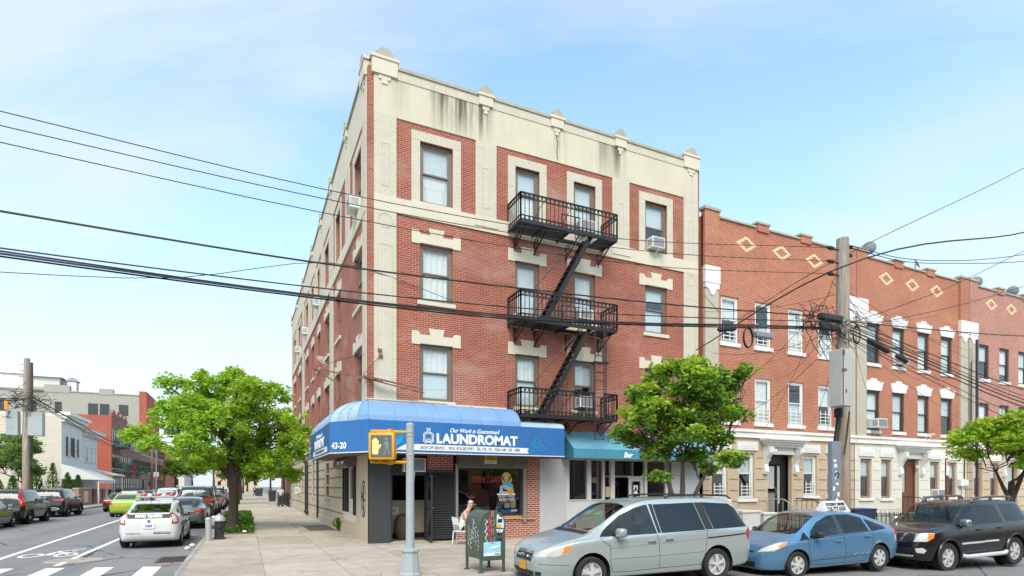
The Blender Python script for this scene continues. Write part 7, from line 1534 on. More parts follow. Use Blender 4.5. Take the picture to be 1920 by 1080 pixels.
s = .0212; L3c = [((u-1905)*s, 2.5+(910-v)*s, r, rz) for u, v, r, rz in ((1818, 838, .55, .4), (1845, 818, .7, .45), (1880, 812, .75, .5), (1930, 818, .95, .6), (1870, 848, .8, .5), (1920, 850, 1.0, .6), (1850, 862, .5, .3), (1960, 830, .9, .6), (1985, 860, .8, .5), (1945, 800, .6, .45), (1900, 880, .6, .35))]
tree('street_tree', 'low bright green street tree by the black SUV at the picture edge', 'tree', (24.0, -6.3, gz(24)+SW), [([(0, 0, -.05), (.05, 0, .8), (.0, .05, 1.7), (-.1, 0, 2.4)], [.17, .14, .13, .1]), ([(0, .05, 1.6), (.5, 0, 2.4), (1.0, 0, 3.0)], [.1, .08, .05]), ([(0, .05, 1.6), (-.5, .1, 2.2), (-1.0, .1, 2.8)], [.1, .07, .04])], screen_clumps(L3c, 9, 1.2), M_['leafbright'], M_['bark'], 31, .19, tufts=22, tuft_n=60, tuft_r=.36, tips=M_['leaftip'], flat=.5, tipf=.2)
s = .0365; L4c = [((u-40)*s, 2-SW+(910-v)*s, r, rz) for u, v, r, rz in ((-5, 835, 1.2, .9), (25, 835, 1.1, .8), (50, 850, .9, .7), (62, 872, .6, .45), (10, 870, 1.1, .7), (40, 885, .8, .45), (-30, 860, 1.2, .9), (70, 878, .4, .3))]
tree('street_tree', 'loose dull green tree in front of the left utility poles', 'tree', (-17.3, 31.2, SW), [([(0, 0, 0), (.05, 0, 1), (0, 0, 2)], [.16, .13, .1]), ([(.1, 0, .1), (.7, .1, 1.2), (1.0, 0, 2.0)], [.1, .08, .06])], screen_clumps(L4c, 2, 1.0), M_['leafdull'], M_['bark'], 5, .2, tufts=15, tuft_n=55, tuft_r=.45, flat=.5)
def arbor(x, y, h, r, label):
    t = thing('conifer_shrub', label, 'shrub', (x, y, SW), group='conical shrubs beside the cream house'); r_ = random.Random(x); b = MB(); b.tube([(x, y, SW), (x, y, SW+h*.9)], .05, 6); b.build('trunk', M_['bark'], t); b = MB()
    for i in range(900):
        z = r_.random()**1.3; a = r_.uniform(0, 6.3); rr = r*(1-z)**.75*r_.uniform(.75, 1.05)+.03; p = Vector((x+rr*math.cos(a), y+rr*math.sin(a), SW+.1+z*h)); o = Vector((math.cos(a), math.sin(a), 1.4)).normalized(); v = Vector((-math.sin(a), math.cos(a), r_.uniform(-.4, .4))); q = r_.uniform(.1, .2)
        b.add([p-v*q*.3, p+o*q, p+v*q*.3, p-o*q*.5], [(0, 1, 2, 3)])
    b.build('crown', M_['leafcon'], t, recalc=False)
for x, h, r, lb in ((-20.9, 3.5, .8, 'dark green conical shrub against the cream siding, third from the picture edge'), (-19.7, 3.8, .85, 'tallest dark green conical shrub at the corner of the cream house'), (-18.6, 2.9, .8, 'broad conical shrub under the white canopy edge'), (-17.8, 2.7, .65, 'slim conical shrub nearest the brick fence piers'), (-22.6, 2.6, .8, 'conical shrub second from the picture edge behind the black SUV'), (-23.6, 2.2, .8, 'conical shrub at the picture edge behind the loose green tree')): arbor(x, 47.6, h, r, lb)
# tree beds with ground cover
M_['soil'] = plain('bare_soil', (.16, .11, .07), .95, bump=.6, scale=20); M_['cover'] = leafmat('ground_cover_leaves', [(0, (.04, .12, .015)), (.5, (.09, .22, .02)), (1, (.17, .33, .04))])
for y0, y1 in ((5.6, 8.9), (10.4, 14.2), (18.0, 22.0)):
    b = MB(); b.quad((-4.68, y0, SW+.002), (-3.2, y0, SW+.002), (-3.2, y1, SW+.002), (-4.68, y1, SW+.002)); tag(b.build('tree_bed_soil', M_['soil']), kind='structure')
r_ = random.Random(8); b = MB()
for y0, y1, n in ((6.3, 8.9, 900), (10.4, 14.2, 2600), (18, 22, 2400)):
    for i in range(n):
        x, y = r_.uniform(-4.62, -3.22), r_.uniform(y0, y1)
        if y < 9 and ((x+3.98)**2+(y-7.4)**2 < .35 or (x < -4.2 and y < 6.6)): continue
        hgt = .12+.16*abs(math.sin(x*5+y*2.2)); leaves(b, Vector((x, y, SW+r_.uniform(.02, hgt))), .06, 2, .13, r_, .5, .55)
tag(b.build('ground_cover', M_['cover'], recalc=False), kind='stuff')
b = MB()
for i in range(60):
    a = r_.uniform(0, 3.1); x, y = -.02-abs(r_.gauss(0, .12)), 5.75+r_.gauss(0, .32); leaves(b, Vector((x, y, SW+r_.uniform(.03, .5))), .05, 3, .16, r_, 1, .35, -.8)
t = thing('weed', 'clump of green weeds growing against the beige side wall', 'plant', (-.1, 5.75, SW)); b.build('leaves', M_['cover'], t, recalc=False); b = MB(); [b.tube([(-.08, 5.75+k*.12, SW), (-.12, 5.75+k*.16, SW+.4)], .006, 4) for k in (-2, -1, 0, 1, 2)]; b.build('stem', M_['leafcon'], t)
# farther trees along the side street (one built, the rest copied)
far_t = tree('distant_tree', 'green street tree farther along the side street sidewalk', 'tree', (-4.2, 44, SW), [([(0, 0, 0), (.05, 0, 1.6), (0, 0, 2.6)], [.2, .16, .12])], [(-1.3, 0, 3.6, 1.1, .8), (1.2, .4, 3.8, 1.2, .9), (0, -.8, 4.6, 1.2, 1.0), (.2, 1.0, 4.4, 1.2, 1.0), (-.6, .3, 5.4, .9, .7), (.7, -.4, 5.3, .8, .7)], M_['leafdeep'], M_['bark'], 44, .26, tufts=12, tuft_n=50, tuft_r=.5, group='trees far along the side street')
rr = random.Random(3)
for i, (x, y, sc_) in enumerate(((-4.1, 62, 1.1), (1.0, 45, .8), (1.5, 70, 1.1), (-4.2, 90, 1.1), (-16.6, 118, 1.2), (-4, 125, 1.3), (-16, 150, 1.4), (-20, 175, 2.0), (-9, 205, 2.2), (-3, 165, 1.5), (-14, 215, 2.2), (-26, 190, 2.2), (1, 105, 1.2))):
    c_ = copy_tree(far_t); c_.location = (x, y, SW); c_.scale = (sc_,)*3; c_.rotation_euler = (0, 0, rr.uniform(0, 6))
# ---------------------------------------------------------------- utility poles and overhead wires
M_['wood'] = None
m, nt, bs = new_mat('weathered_pole_wood'); g_ = NN(nt, 'ShaderNodeNewGeometry'); mp = NN(nt, 'ShaderNodeMapping', {0: g_.outputs['Position'], 'Scale': (9, 9, .7)}); nz = NN(nt, 'ShaderNodeTexNoise', {'Vector': mp.outputs[0], 'Scale': 1.4, 'Detail': 9, 'Roughness': .7})
zz = NN(nt, 'ShaderNodeSeparateXYZ', {0: g_.outputs['Position']}); low = MATH(nt, 'SUBTRACT', 1, MATH(nt, 'DIVIDE', zz.outputs[2], 4.6), clamp=True)
c_ = MIX(nt, RAMP(nt, nz.outputs[0], [(.3, 0), (.7, 1)]), (.16, .13, .10), (.46, .40, .33)); c_ = MIX(nt, MATH(nt, 'MULTIPLY', low, .8), c_, (.27, .155, .085)); nt.links.new(c_, bs.inputs['Base Color']); bs.inputs['Roughness'].default_value = .9
bp = NN(nt, 'ShaderNodeBump', {'Height': nz.outputs[0], 'Strength': .6, 'Distance': .02}); nt.links.new(bp.outputs[0], bs.inputs['Normal']); M_['wood'] = m
M_['cabinet'] = plain('pale_grey_cabinet', (.43, .43, .40), .5, var=.08, dirt=.18); M_['cable'] = plain('black_cable', (.014, .014, .015), .6, var=.2)
px_, py_ = 12.78, -7.0; g = gz(px_)+SW
t = thing('utility_pole', 'tall weathered wooden utility pole carrying a pale grey cabinet before the row houses', 'pole', (px_, py_, g))
b = MB(); b.tube([(px_+.02, py_, g-.3), (px_, py_, 3), (px_-.0, py_, 6), (px_-.02, py_, 9.42)], .2, 14, radii=[.205, .195, .185, .17]); b.build('shaft', M_['wood'], t, smooth=True)
b = MB(); b.bbox(11.86, 12.3, -7.62, -7.2, 4.27, 5.91, .025); cb = b.build('cabinet', M_['cabinet'], t); b = MB(); [b.box(12.2, 12.75, -7.25, -7.12, z, z+.08) for z in (4.6, 5.5)]; b.build('cabinet_bracket', M_['rust'], t)
b = MB(); b.box(11.87, 11.91, -7.63, -7.619, 4.3, 5.9); b.box(11.86, 11.93, -7.65, -7.621, 5.72, 5.86); b.box(11.84, 12.02, -7.65, -7.621, 5.28, 5.33); b.box(12.0, 12.03, -7.645, -7.621, 4.65, 4.75); b.build('door_strip', M_['rust'], cb)
b = MB(); b.tube([(px_-.42, py_-.15, 4.28), (px_-.42, py_-.15, 3.9), (px_-.5, py_-.12, 3.3)], .07, 8); b.lathe([(.12, 4.02), (.12, 4.27)], (px_-.42, py_-.15, 0), 10); b.tube([(px_+.0, py_-.2, 4.2), (px_-.15, py_-.22, 3.4), (px_-.25, py_-.2, 2.9)], .018, 5); b.build('riser', M_['cable'], t)
b = MB(); b.bbox(px_-.76, px_-.37, py_-.2, py_-.04, 1.45, 3.3, .02); gb = b.build('riser_guard', plain('blue_grey_guard', (.20, .23, .27), .5, dirt=.2), t)
b = MB(); r_ = random.Random(5)
for i in range(8): z = 1.5+i*.17; x = px_-.74+.2*r_.random(); w_ = r_.uniform(.05, .12); b.box(x, x+w_, py_-.206, py_-.201, z, z+r_.uniform(.06, .13))
b.build('sticker', M_['paper'], gb)
b = MB(); b.ring(px_-.56, 2.3, .09, .025, py_-.212, py_-.207, 14); b.build('sticker_print', M_['blackpaint'], gb)
b = MB(); 
for z in (9.05, 8.65, 8.28): b.tube([(px_-.2, py_, z), (px_-.75, py_, z+.01)], .02, 5); b.lathe([(0, -.13), (.05, -.1), (.06, 0), (.05, .1), (0, .13)], (px_-.55, py_, z), 8, 'x')
for z in (9.2, 8.95): b.lathe([(0, -.07), (.05, -.05), (.05, .05), (0, .07)], (px_+.26, py_-.05, z), 8, 'x')
b.build('insulator', M_['cable'], t)
# clutter of terminals and coils on the pole
t2 = thing('cable_terminal', 'tangle of black cable terminals on a bracket left of the utility pole top', 'cable box', (12.1, -7.1, 6.8))
b = MB(); b.bbox(11.55, 12.45, -7.25, -7.05, 6.82, 7.0, .03); b.bbox(11.6, 12.3, -7.2, -7.05, 6.55, 6.72, .03); b.build('terminal_case', M_['rimdark'], t2); b = MB(); r_ = random.Random(9)
for i in range(85):
    x, z = r_.uniform(10.8, 12.55), r_.uniform(6.45, 7.0); p = Vector((x, -7.12-r_.random()*.1, z)); pts = [p]
    for k in range(4): pts.append(pts[-1]+Vector((r_.gauss(.05, .16), r_.gauss(0, .05), r_.gauss(-.03, .12))))
    b.tube(pts, .009, 4)
b.build('loose_cable', M_['cable'], t2)
t3 = thing('cable_coil', 'coil of black cable hung on the right side of the utility pole', 'cable coil', (13.1, -7.1, 6.6)); b = MB()
for k in range(5): b.tube([(13.12+.03*k+.16*math.cos(i*math.pi/7), -7.2+.02*k, 6.55+.27*math.sin(i*math.pi/7)) for i in range(15)], .016, 5)
b.build('loop', M_['cable'], t3); b = MB(); b.tube([(13.12, -7.2, 6.82), (12.95, -7.1, 6.95)], .01, 4); b.build('tie', M_['cable'], t3)
t3 = thing('cable_coil', 'round coil of black cable hanging from the main cables over the row house windows', 'cable coil', (8.85, -7.0, 6.0)); b = MB()
for k in range(6): b.tube([(8.85+.17*math.cos(i*math.pi/8)+.008*k, -7.03+.015*k, 6.02+.27*math.sin(i*math.pi/8)) for i in range(17)], .014, 5)
b.build('loop', M_['cable'], t3); b = MB(); b.tube([(8.85, -7, 6.28), (8.85, -7, 6.36)], .012, 4); b.build('tie', M_['cable'], t3)
for (p, q, r, lb) in (((7.75, -7.02, 6.10), (8.4, -7.02, 6.22), .07, 'black splice case hanging under the main cables left of the coil'), ((13.55, -7.25, 6.42), (14.35, -7.4, 6.08), .085, 'fat black splice case on the descending cables right of the pole'), ((14.6, -7.45, 6.0), (15.1, -7.5, 5.82), .07, 'second black splice case farther down the descending cables')):
    t3 = thing('splice_case', lb, 'cable box', p); p, q = Vector(p), Vector(q); b = MB(); b.tube([p, p.lerp(q, .1), p.lerp(q, .9), q], r, 8, radii=[r*.5, r, r, r*.5]); b.build('case', M_['cable'], t3, smooth=True)
t3 = thing('junction_box', 'pale grey slanted box hung from the main cables in front of a white window', 'cable box', (9.3, -7, 6.2)); b = MB(); b.bbox(9.1, 9.75, -7.1, -6.95, 6.06, 6.22, .03); b.build('case', M_['acgrille'], t3); b = MB(); b.tube([(9.2, -7, 6.22), (9.2, -7, 6.42)], .01, 4); b.build('hanger', M_['cable'], t3)
def smooth3(Q, x):
    """finite-difference Hermite with uneven spacing, so long spans do not kink"""
    n = len(Q); i = max(k for k in range(n-1) if Q[k][0] <= x+1e-9); h = [Q[k+1][0]-Q[k][0] for k in range(n-1)]; d = [(Q[k+1][1]-Q[k][1])/h[k] for k in range(n-1)]
    m = lambda k: d[0] if k == 0 else d[-1] if k == n-1 else (d[k-1]*h[k]+d[k]*h[k-1])/(h[k]+h[k-1])
    t = (x-Q[i][0])/h[i]; return (2*t**3-3*t**2+1)*Q[i][1]+(t**3-2*t**2+t)*h[i]*m(i)+(-2*t**3+3*t**2)*Q[i+1][1]+(t**3-t**2)*h[i]*m(i+1)
def wire(pts, r, label, group=None, sag=0., n=24, name='overhead_wire'):
    P = [Vector(p) for p in pts]; out = []
    if len(P) == 2: out = [P[0].lerp(P[1], i/n)+Vector((0, 0, -4*sag*(i/n)*(1-i/n))) for i in range(n+1)]
    else:
        d_ = [0.]
        for p, q in zip(P, P[1:]): d_.append(d_[-1]+(p.xy-q.xy).length)
        m_ = 8*(len(P)-1)
        for i in range(m_+1):
            u = d_[-1]*i/m_; out.append(Vector([smooth3([(a, p[j]) for a, p in zip(d_, P)], u) for j in (0, 1, 2)]))
    b = MB(); b.tube(out, r*.85, 5); return tag(b.build(name, M_['cable'], smooth=True), label, 'wire', group)
def lin(pts, z_ext): return [(-26, -7, pts[0][1]+z_ext*.42)]+[(x, -7, z) for x, z in pts]
wire(lin([(-6.95, 7.77), (-2.1, 7.62), (3, 7.78), (12.2, 9.05)], 2.2), .010, 'thin wire, topmost of the three crossing the sky at left')
wire(lin([(-6.95, 7.55), (-2.1, 7.44), (5.2, 7.75), (12.2, 8.65)], 2.2), .010, 'thin wire, middle of the three crossing the sky at left')
wire(lin([(-6.95, 7.29), (-2.05, 7.17), (5.2, 7.40), (12.2, 8.28)], 2.2), .010, 'thin wire, lowest of the three crossing the sky at left')
wire(lin([(-6.95, 6.23), (-2.8, 6.2), (1.74, 6.34), (5.34, 6.51), (11.35, 6.93), (12.7, 7.03)], 1.6), .022, 'heavy black cable crossing above the bundled cables on the building front')
wire(lin([(-6.95, 5.66), (-2.8, 5.72), (1.74, 5.9), (8.41, 6.47), (12.6, 6.9)], 1.6), .016, 'thinner black cable just above the bundled cables')
for k, (dy, dz) in enumerate(((0, 0), (.04, -.035), (-.04, -.02), (.0, .035))):
    wire([(x, y+dy, z+dz*(1 if i % 2 else .6)) for i, (x, y, z) in enumerate(lin([(-6.95, 5.58), (-2.81, 5.56), (1.74, 5.69), (5.23, 5.96), (8.81, 6.33), (12.6, 6.7)], 1.6))], .018, 'black cable in the thick bundle sweeping across the building front', 'cables of the thick bundle')
wire([(-30, -2.5, 7.5), (-8.3, -2.5, 6.6), (-5.6, -2.5, 6.88), (-.3, -.1, 8.85), (2.8, -.12, 8.2)], .012, 'thin service wire running from the sky at left to the building corner')
# right of the pole: cables going down the street
grpD = 'cables descending to the right from the pole'; lbD = 'black cable sloping down to the right from the utility pole'
for a_, q in (((6.95), 5.36), (6.85, 5.15), (6.8, 5.02), (6.6, 4.75), (6.45, 4.4), (6.4, 4.12), (6.7, 4.9)):
    wire([(12.85, -7.1, a_), (16.3, -7.45, a_+(q-a_)*.42-.05), (21.8, -7.7, q), (30, -8.2, q-.5), (42, -9, q+.2)], rnd.choice((.013, .018, .022)), lbD, grpD)
wire([(12.9, -7.1, 6.93), (16.3, -7.6, 6.95), (21.8, -7.6, 7.36), (36, -8.2, 9.2)], .02, 'black cable running level to the right from the pole across the crown lintels')
for z0, z1, z2, lb in ((9.22, 9.12, 10.27, 'upper of two twisted wires leaving the pole top to the right'), (9.15, 9.03, 10.02, 'lower of two twisted wires leaving the pole top to the right')): wire([(12.95, -7.1, z0), (14.9, -7.3, z1), (18, -7.5, z1+.35), (21.8, -7.7, z2), (30, -8, z2+2.5)], .014, lb)
wire([(13.4, -.15, 7.6), (11.3, -8, 8.0), (20.8, -8.05, 10.72), (34, -8.5, 15.2)], .026, 'thick black cable rising to the right in front of the pole top')
wire([(15.5, -.2, 9.0), (12.6, -6.6, 8.75), (20.8, -8, 12.95), (28, -8.5, 17)], .013, 'thin wire rising steeply to the upper right corner')
wire([(12.4, -7.3, 6.7), (16.3, -7.6, 8.1), (21.8, -7.6, 10.42), (30, -8, 13.9)], .012, 'thin wire rising to the right over the orange brick row house')
wire([(12.4, -7.3, 6.55), (18, -7.6, 8.0), (21.8, -7.6, 9.15), (30, -8, 11.6)], .012, 'thin wire rising to the right, below the other rising wire')
# service drops to the houses
lbS, gS = 'thin service wire drooping between the utility pole and the row houses', 'service wires to the row houses'
for e in ((14.3, -.1, 5.6), (14.4, -.12, 7.6), (13.95, -.1, 9.3), (17.5, -.1, 4.6), (20.6, -.1, 5.0), (23.9, -.2, 9.9), (24.2, -.2, 8.2), (28.4, -.1, 8.6), (33.6, -.2, 9.6), (33.6, -.2, 6.6), (33.8, -.2, 8.0), (26.3, -.1, 11.0), (31, -.1, 11.4), (22.5, -.1, 6.4), (18.6, -.1, 6.9), (15.9, -.1, 5.0), (19.2, -.1, 8.4), (24.3, -.2, 6.8), (25.9, -.1, 9.4), (29.8, -.1, 7.4), (33.7, -.2, 5.4), (36, -.1, 8.8), (21.6, -.1, 4.6), (17.0, -.1, 10.4)):
    wire([(12.7+rnd.uniform(-.4, .4), -6.9, rnd.uniform(6.4, 8.8)), e], .009, lbS, gS, sag=rnd.uniform(.15, .5))
wire([(23.9, -.2, 9.3), (21, -.15, 9.9), (15, -.12, 9.2), (13.85, -.12, 10)], .008, 'thin wire strung along the orange brick wall above the white windows')
# thin conduit pole at the pinkish house
t = thing('riser_pole', 'slim dark pole with cables between the two right row houses', 'pole', (33.7, -.5, 0)); b = MB(); b.tube([(33.75, -.4, gz(33)+SW), (33.75, -.4, 10.2)], .07, 8); b.build('shaft', M_['blackpaint'], t); b = MB(); b.tube([(33.6, -.42, 3), (33.55, -.45, 5), (33.65, -.42, 7.4)], .03, 5); b.bbox(33.55, 33.8, -.55, -.46, 5.2, 5.7, .02); b.build('cable', M_['cable'], t)
# left utility poles
for (x, y, h, lb, big) in ((-16.35, 28.3, 10.2, 'left wooden utility pole with large grey cabinets, the nearer of two', True), (-16.75, 30.4, 10.3, 'darker wooden utility pole just behind the left pole with cabinets', False)):
    t = thing('utility_pole', lb, 'pole', (x, y, SW)); b = MB(); b.tube([(x, y, 0), (x, y, 5), (x+.05, y, h)], .2, 12, radii=[.2, .19, .16]); b.build('shaft', M_['wood'] if big else M_['barkgrey'], t, smooth=True)
    if big:
        for x0, x1, m_ in ((x-.95, x-.33, 'polegrey'), (x+.15, x+.93, 'polegrey')): b = MB(); b.bbox(x0, x1, y-.3, y+.25, 5.2, 6.75, .03); b.build('cabinet', M_['polegrey'], t)
        b = MB(); r_ = random.Random(6)
        for i in range(60):
            p = Vector((x+r_.gauss(0, .8), y-.3+r_.gauss(0, .2), 7.15+r_.gauss(.2, .28))); pts = [p]
            for k in range(4): pts.append(pts[-1]+Vector((r_.gauss(0, .25), 0, r_.gauss(0, .16))))
            b.tube(pts, .018, 4)
        b.build('loose_cable', M_['cable'], t); b = MB(); b.box(x-.95, x-.78, y-.5, y-.4, 6.8, 7.4); b.build('orange_marker', M_['orange'], t)
        b = MB(); [b.bar((x-.35, y, z), (x+.35, y, z), .03) for z in (9.8, 9.4, 9.0)]; b.build('step_bolt', M_['rust'], t)
for z0, z1, r in ((7.9, 7.2, .05), (7.7, 6.8, .035), (7.6, 6.6, .03), (7.8, 7.6, .02)): wire([(-16.3, 28.3, z0), (-16.6, 62, z1-.6), (-16.8, 95, z1+.8)], r, 'black cable sagging along the far side street from the left pole', 'cables along the far side street')
for z0, z1, r in ((7.6, 6.9, .03), (7.5, 6.6, .03), (8.0, 8.6, .02)): wire([(-16.3, 28.3, z0), (-24, 18, z1)], r, 'black cable leaving the left pole toward the picture edge', 'cables leaving the left pole', sag=.3)
for x, y, lb in ((-16.4, 88, 'slim pale lamp post on the far side of the side street'), (-16.4, 150, 'grey pole far down the side street behind the cars')):
    t = thing('lamp_post', lb, 'lamp post', (x, y, SW)); b = MB(); b.lathe([(.12, 0), (.1, 1), (.08, 8.4), (0, 8.4)], (x, y, SW), 10); b.build('shaft', M_['polegrey'], t); b = MB(); b.tube([(x, y, 8.3), (x+.8, y, 8.9), (x+2.2, y, 9.0)], .05, 6); b.bbox(x+1.9, x+2.6, y-.15, y+.15, 8.9, 9.06, .03); b.build('arm', M_['polegrey'], t)
    b = MB(); b.box(x-.35, x+.35, y-.06, y-.03, 3.4, 4.1); b.build('sign_panel', M_['paper'], t)
# ---------------------------------------------------------------- buildings along the far side of the side street
M_['siding'] = stucco('cream_siding', (.66, .60, .50), bricky=.0, dirt=.1); M_['sidingw'] = stucco('white_siding', (.70, .69, .66), dirt=.12)
M_['greystucco'] = stucco('grey_stucco', (.40, .37, .32), dirt=.3); M_['brick4'] = brick('painted_red_brick', (.42, .105, .065), (.37, .085, .055), (.42, .14, .10), stain=(.42, .2, .15), tint=.15); M_['brick5'] = brick('brown_brick', (.30, .12, .085), (.24, .09, .07), (.38, .26, .22), stain_amt=.3)
M_['green'] = plain('green_painted_iron', (.03, .13, .085), .6); M_['canvas'] = plain('pale_canvas', (.62, .61, .56), .7, var=.08)
XF = -19.5; WF = lambda a, d, z: (XF-d, a, z)     # facades facing the street (+x); d goes into the building
NP = lambda y0: (lambda a, d, z: (a, y0+d, z))    # walls facing the corner (-y)
def swin(tr, par, a0, a1, z0, z1, frame, d=0., glassm='dpane', bars=True, sillm='cream'):
    b = MB(tr); w = .08; b.box(a0, a0+w, d-.05, d+.02, z0, z1); b.box(a1-w, a1, d-.05, d+.02, z0, z1); b.box(a0+w, a1-w, d-.05, d+.02, z0, z0+w); b.box(a0+w, a1-w, d-.05, d+.02, z1-w, z1); zm = (z0+z1)/2; b.box(a0+w, a1-w, d-.045, d+.02, zm-.04, zm+.04)
    o = b.build('window', M_[frame], par); b = MB(tr); b.quad((a0+w, d-.02, z0+w), (a1-w, d-.02, z0+w), (a1-w, d-.02, z1-w), (a0+w, d-.02, z1-w)); b.build('pane', M_[glassm], o)
    b = MB(tr); b.box(a0-.1, a1+.1, d-.1, d, z0-.14, z0); b.build('sill', M_[sillm], o); return o
def shell(T, x0, x1, y0, y1, z1, mats, z0=0.):
    """box house: south wall (to the corner), street wall, rest"""
    b = MB(); b.quad((x0, y0, z0), (x1, y0, z0), (x1, y0, z1), (x0, y0, z1)); b.build('side_wall', M_[mats[0]], T)
    b = MB(); b.quad((x1, y0, z0), (x1, y1, z0), (x1, y1, z1), (x1, y0, z1)); b.build('street_wall', M_[mats[1]], T)
    b = MB(); b.quad((x0, y1, z0), (x1, y1, z0), (x1, y1, z1), (x0, y1, z1)); b.quad((x0, y0, z0), (x0, y1, z0), (x0, y1, z1), (x0, y0, z1)); b.build('rear_wall', M_[mats[0]], T)
    b = MB(); b.quad((x0, y0, z1-.15), (x1, y0, z1-.15), (x1, y1, z1-.15), (x0, y1, z1-.15)); b.build('roof', M_['steelplate'], T)
T1 = thing('clapboard_house', 'cream clapboard house with dark shutters and a white canopy over its porch', 'house', (-28, 53.5, 0)); shell(T1, -48, XF, 49.5, 57.4, 8.9, ('siding', 'sidingw'))
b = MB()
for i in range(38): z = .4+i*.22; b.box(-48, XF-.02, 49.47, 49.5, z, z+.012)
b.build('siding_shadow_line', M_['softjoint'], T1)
b = MB(WF); b.box(49.2, 57.5, -.75, .1, 8.75, 9.05); b.box(49.3, 57.45, -.5, .1, 8.45, 8.75); b.box(49.4, 57.4, -.3, .05, 8.15, 8.45); b.build('cornice', M_['whitepaint'], T1)
for a in (51.6, 54.0):
    w = swin(WF, T1, a, a+.95, 4.95, 6.75, 'whitepaint'); b = MB(WF); b.box(a-.55, a-.08, -.08, 0, 4.9, 6.8); b.box(a+1.03, a+1.5, -.08, 0, 4.9, 6.8); b.build('shutter', M_['black'], w)
swin(WF, T1, 50.2, 50.5, 5.2, 6.7, 'whitepaint')
b = MB(WF); b.box(52, 53, -.03, .02, .5, 2.5); b.build('door', M_['brown'], T1)
b = MB(WF); n = 8; y0, y1 = 49.4, 57.2
for i in range(n):
    t0, t1 = i/n, (i+1)/n; f = lambda t: (-3.0*t, 4.05-1.15*t-.35*t*t); (d0, z0), (d1, z1) = f(t0), f(t1); b.quad((y0, d0, z0), (y1, d0, z0), (y1, d1, z1), (y0, d1, z1))
b.add([(y0, 0, 4.05)]+[(y0, *f(i/n)) for i in range(n+1)]+[(y0, 0, 2.6)], [tuple(range(n+3))]); b.quad((y0, -3.0, 2.55), (y1, -3.0, 2.55), (y1, -3.0, 2.2), (y0, -3.0, 2.2)); b.build('canopy', M_['canvas'], T1)
[MB().tube([(-16.6, y, SW), (-16.6, y, 2.4)], .06, 6).build('canopy_post', M_['whitepaint'], T1) for y in (49.6, 53.3, 57)]
T2 = thing('white_house', 'small white sided house between the cream house and the red painted wall', 'house', (-26, 60.6, 0)); shell(T2, -34, XF, 57.5, 64, 8.0, ('sidingw', 'sidingw'))
b = MB(WF); b.box(57.5, 64.2, -.8, .1, 7.8, 8.1); b.box(57.5, 64.1, -.45, .05, 7.45, 7.8); b.build('cornice', M_['whitepaint'], T2); [swin(WF, T2, a, a+.8, 4.6, 6.4, 'whitepaint') for a in (58.6, 60.4, 62.2)]
b = MB(WF); b.add([(57.8, 0, 3.9), (64, 0, 3.9), (64, -2.8, 3.2), (57.8, -2.8, 3.2), (57.8, 0, 3.8), (64, 0, 3.8), (64, -2.8, 3.05), (57.8, -2.8, 3.05)], [(0, 1, 2, 3), (7, 6, 5, 4), (0, 4, 5, 1), (1, 5, 6, 2), (2, 6, 7, 3), (3, 7, 4, 0)]); b.build('porch_roof', M_['canvas'], T2); [MB().tube([(-17, y, SW), (-17, y, 3.1)], .06, 6).build('porch_post', M_['whitepaint'], T2) for y in (58, 63.8)]
def brick_row(y0, y1, h, label, mats, balc, wz=((1.2, 3.1), (4.3, 6.2), (7.6, 9.6))):
    T = thing('brick_house', label, 'house', (-25, (y0+y1)/2, 0)); shell(T, -36, XF, y0, y1, h-.9, mats); n = 4; w = (y1-y0)/n
    b = MB(WF)
    for i in range(n):
        a = y0+w*i; b.prism([(a, h-.9), (a+w, h-.9), (a+w, h-.5), (a+w*.8, h-.45), (a+w*.62, h), (a+w*.38, h), (a+w*.2, h-.45), (a, h-.5)], -.06, .3)
    b.build('stepped_parapet', M_[mats[1]], T)
    for i in range(n):
        for z0, z1 in wz:
            if z1 < h-.7: [swin(WF, T, y0+w*i+w*q-.45, y0+w*i+w*q+.45, z0, z1, 'darkframe') for q in (.27, .73)]
    b = MB(WF); [b.box(y0+w*(i+.5)-.5, y0+w*(i+.5)+.5, -.02, .02, .3, 2.6) for i in range(0, n, 2)]; b.build('door', M_['brown'], T); return T
brick_row(72, 83, 12.1, 'red brick house with a plain red painted side wall and stepped parapet', ('brick4', 'brick5'), 1); brick_row(83.1, 94, 11.3, 'second brown brick house in the far row, behind green fire escapes', ('brick5', 'brick5'), 1); brick_row(94.1, 106, 10.5, 'third brown brick house in the far row', ('brick5', 'brick5'), 0, ((1.2, 3.1), (4.3, 6.2), (7.3, 9.0))); brick_row(109, 124, 11, 'brown brick house beyond the lamp post in the far row', ('brick5', 'brick2'), 0, ((1.2, 3.1), (4.3, 6.2), (7.3, 9.0)))
def fe(y0, y1, z, m, label):
    t = thing('balcony', label, 'balcony', (XF+.5, (y0+y1)/2, z)); b = MB(); b.box(XF+.01, XF+1.2, y0, y1, z-.08, z); b.build('platform', M_[m], t); b = MB(); n = int((y1-y0)/.22)
    for i in range(n+1): y = y0+(y1-y0)*i/n; b.bar((XF+1.18, y, z), (XF+1.18, y, z+1), .04)
    for zz in (.5, 1.0): b.bar((XF+1.18, y0, z+zz), (XF+1.18, y1, z+zz), .05)
    for y in (y0, y1): [b.bar((XF+1.2*k/5, y, z), (XF+1.2*k/5, y, z+1), .035) for k in range(1, 5)]; b.bar((XF, y, z+1), (XF+1.2, y, z+1), .05)
    b.build('railing', M_[m], t)
fe(72.8, 78, 7.2, 'green', 'green iron fire escape balcony high on the nearest red brick house'); fe(72.8, 78, 3.9, 'green', 'green iron fire escape balcony low on the nearest red brick house'); fe(80.5, 82.5, 3.9, 'redspray', 'red iron balcony between the green ones on the far row'); fe(83.5, 87, 3.9, 'green', 'green iron balcony beyond the red one'); fe(90, 94, 3.9, 'green', 'green iron balcony farthest along the brick row')
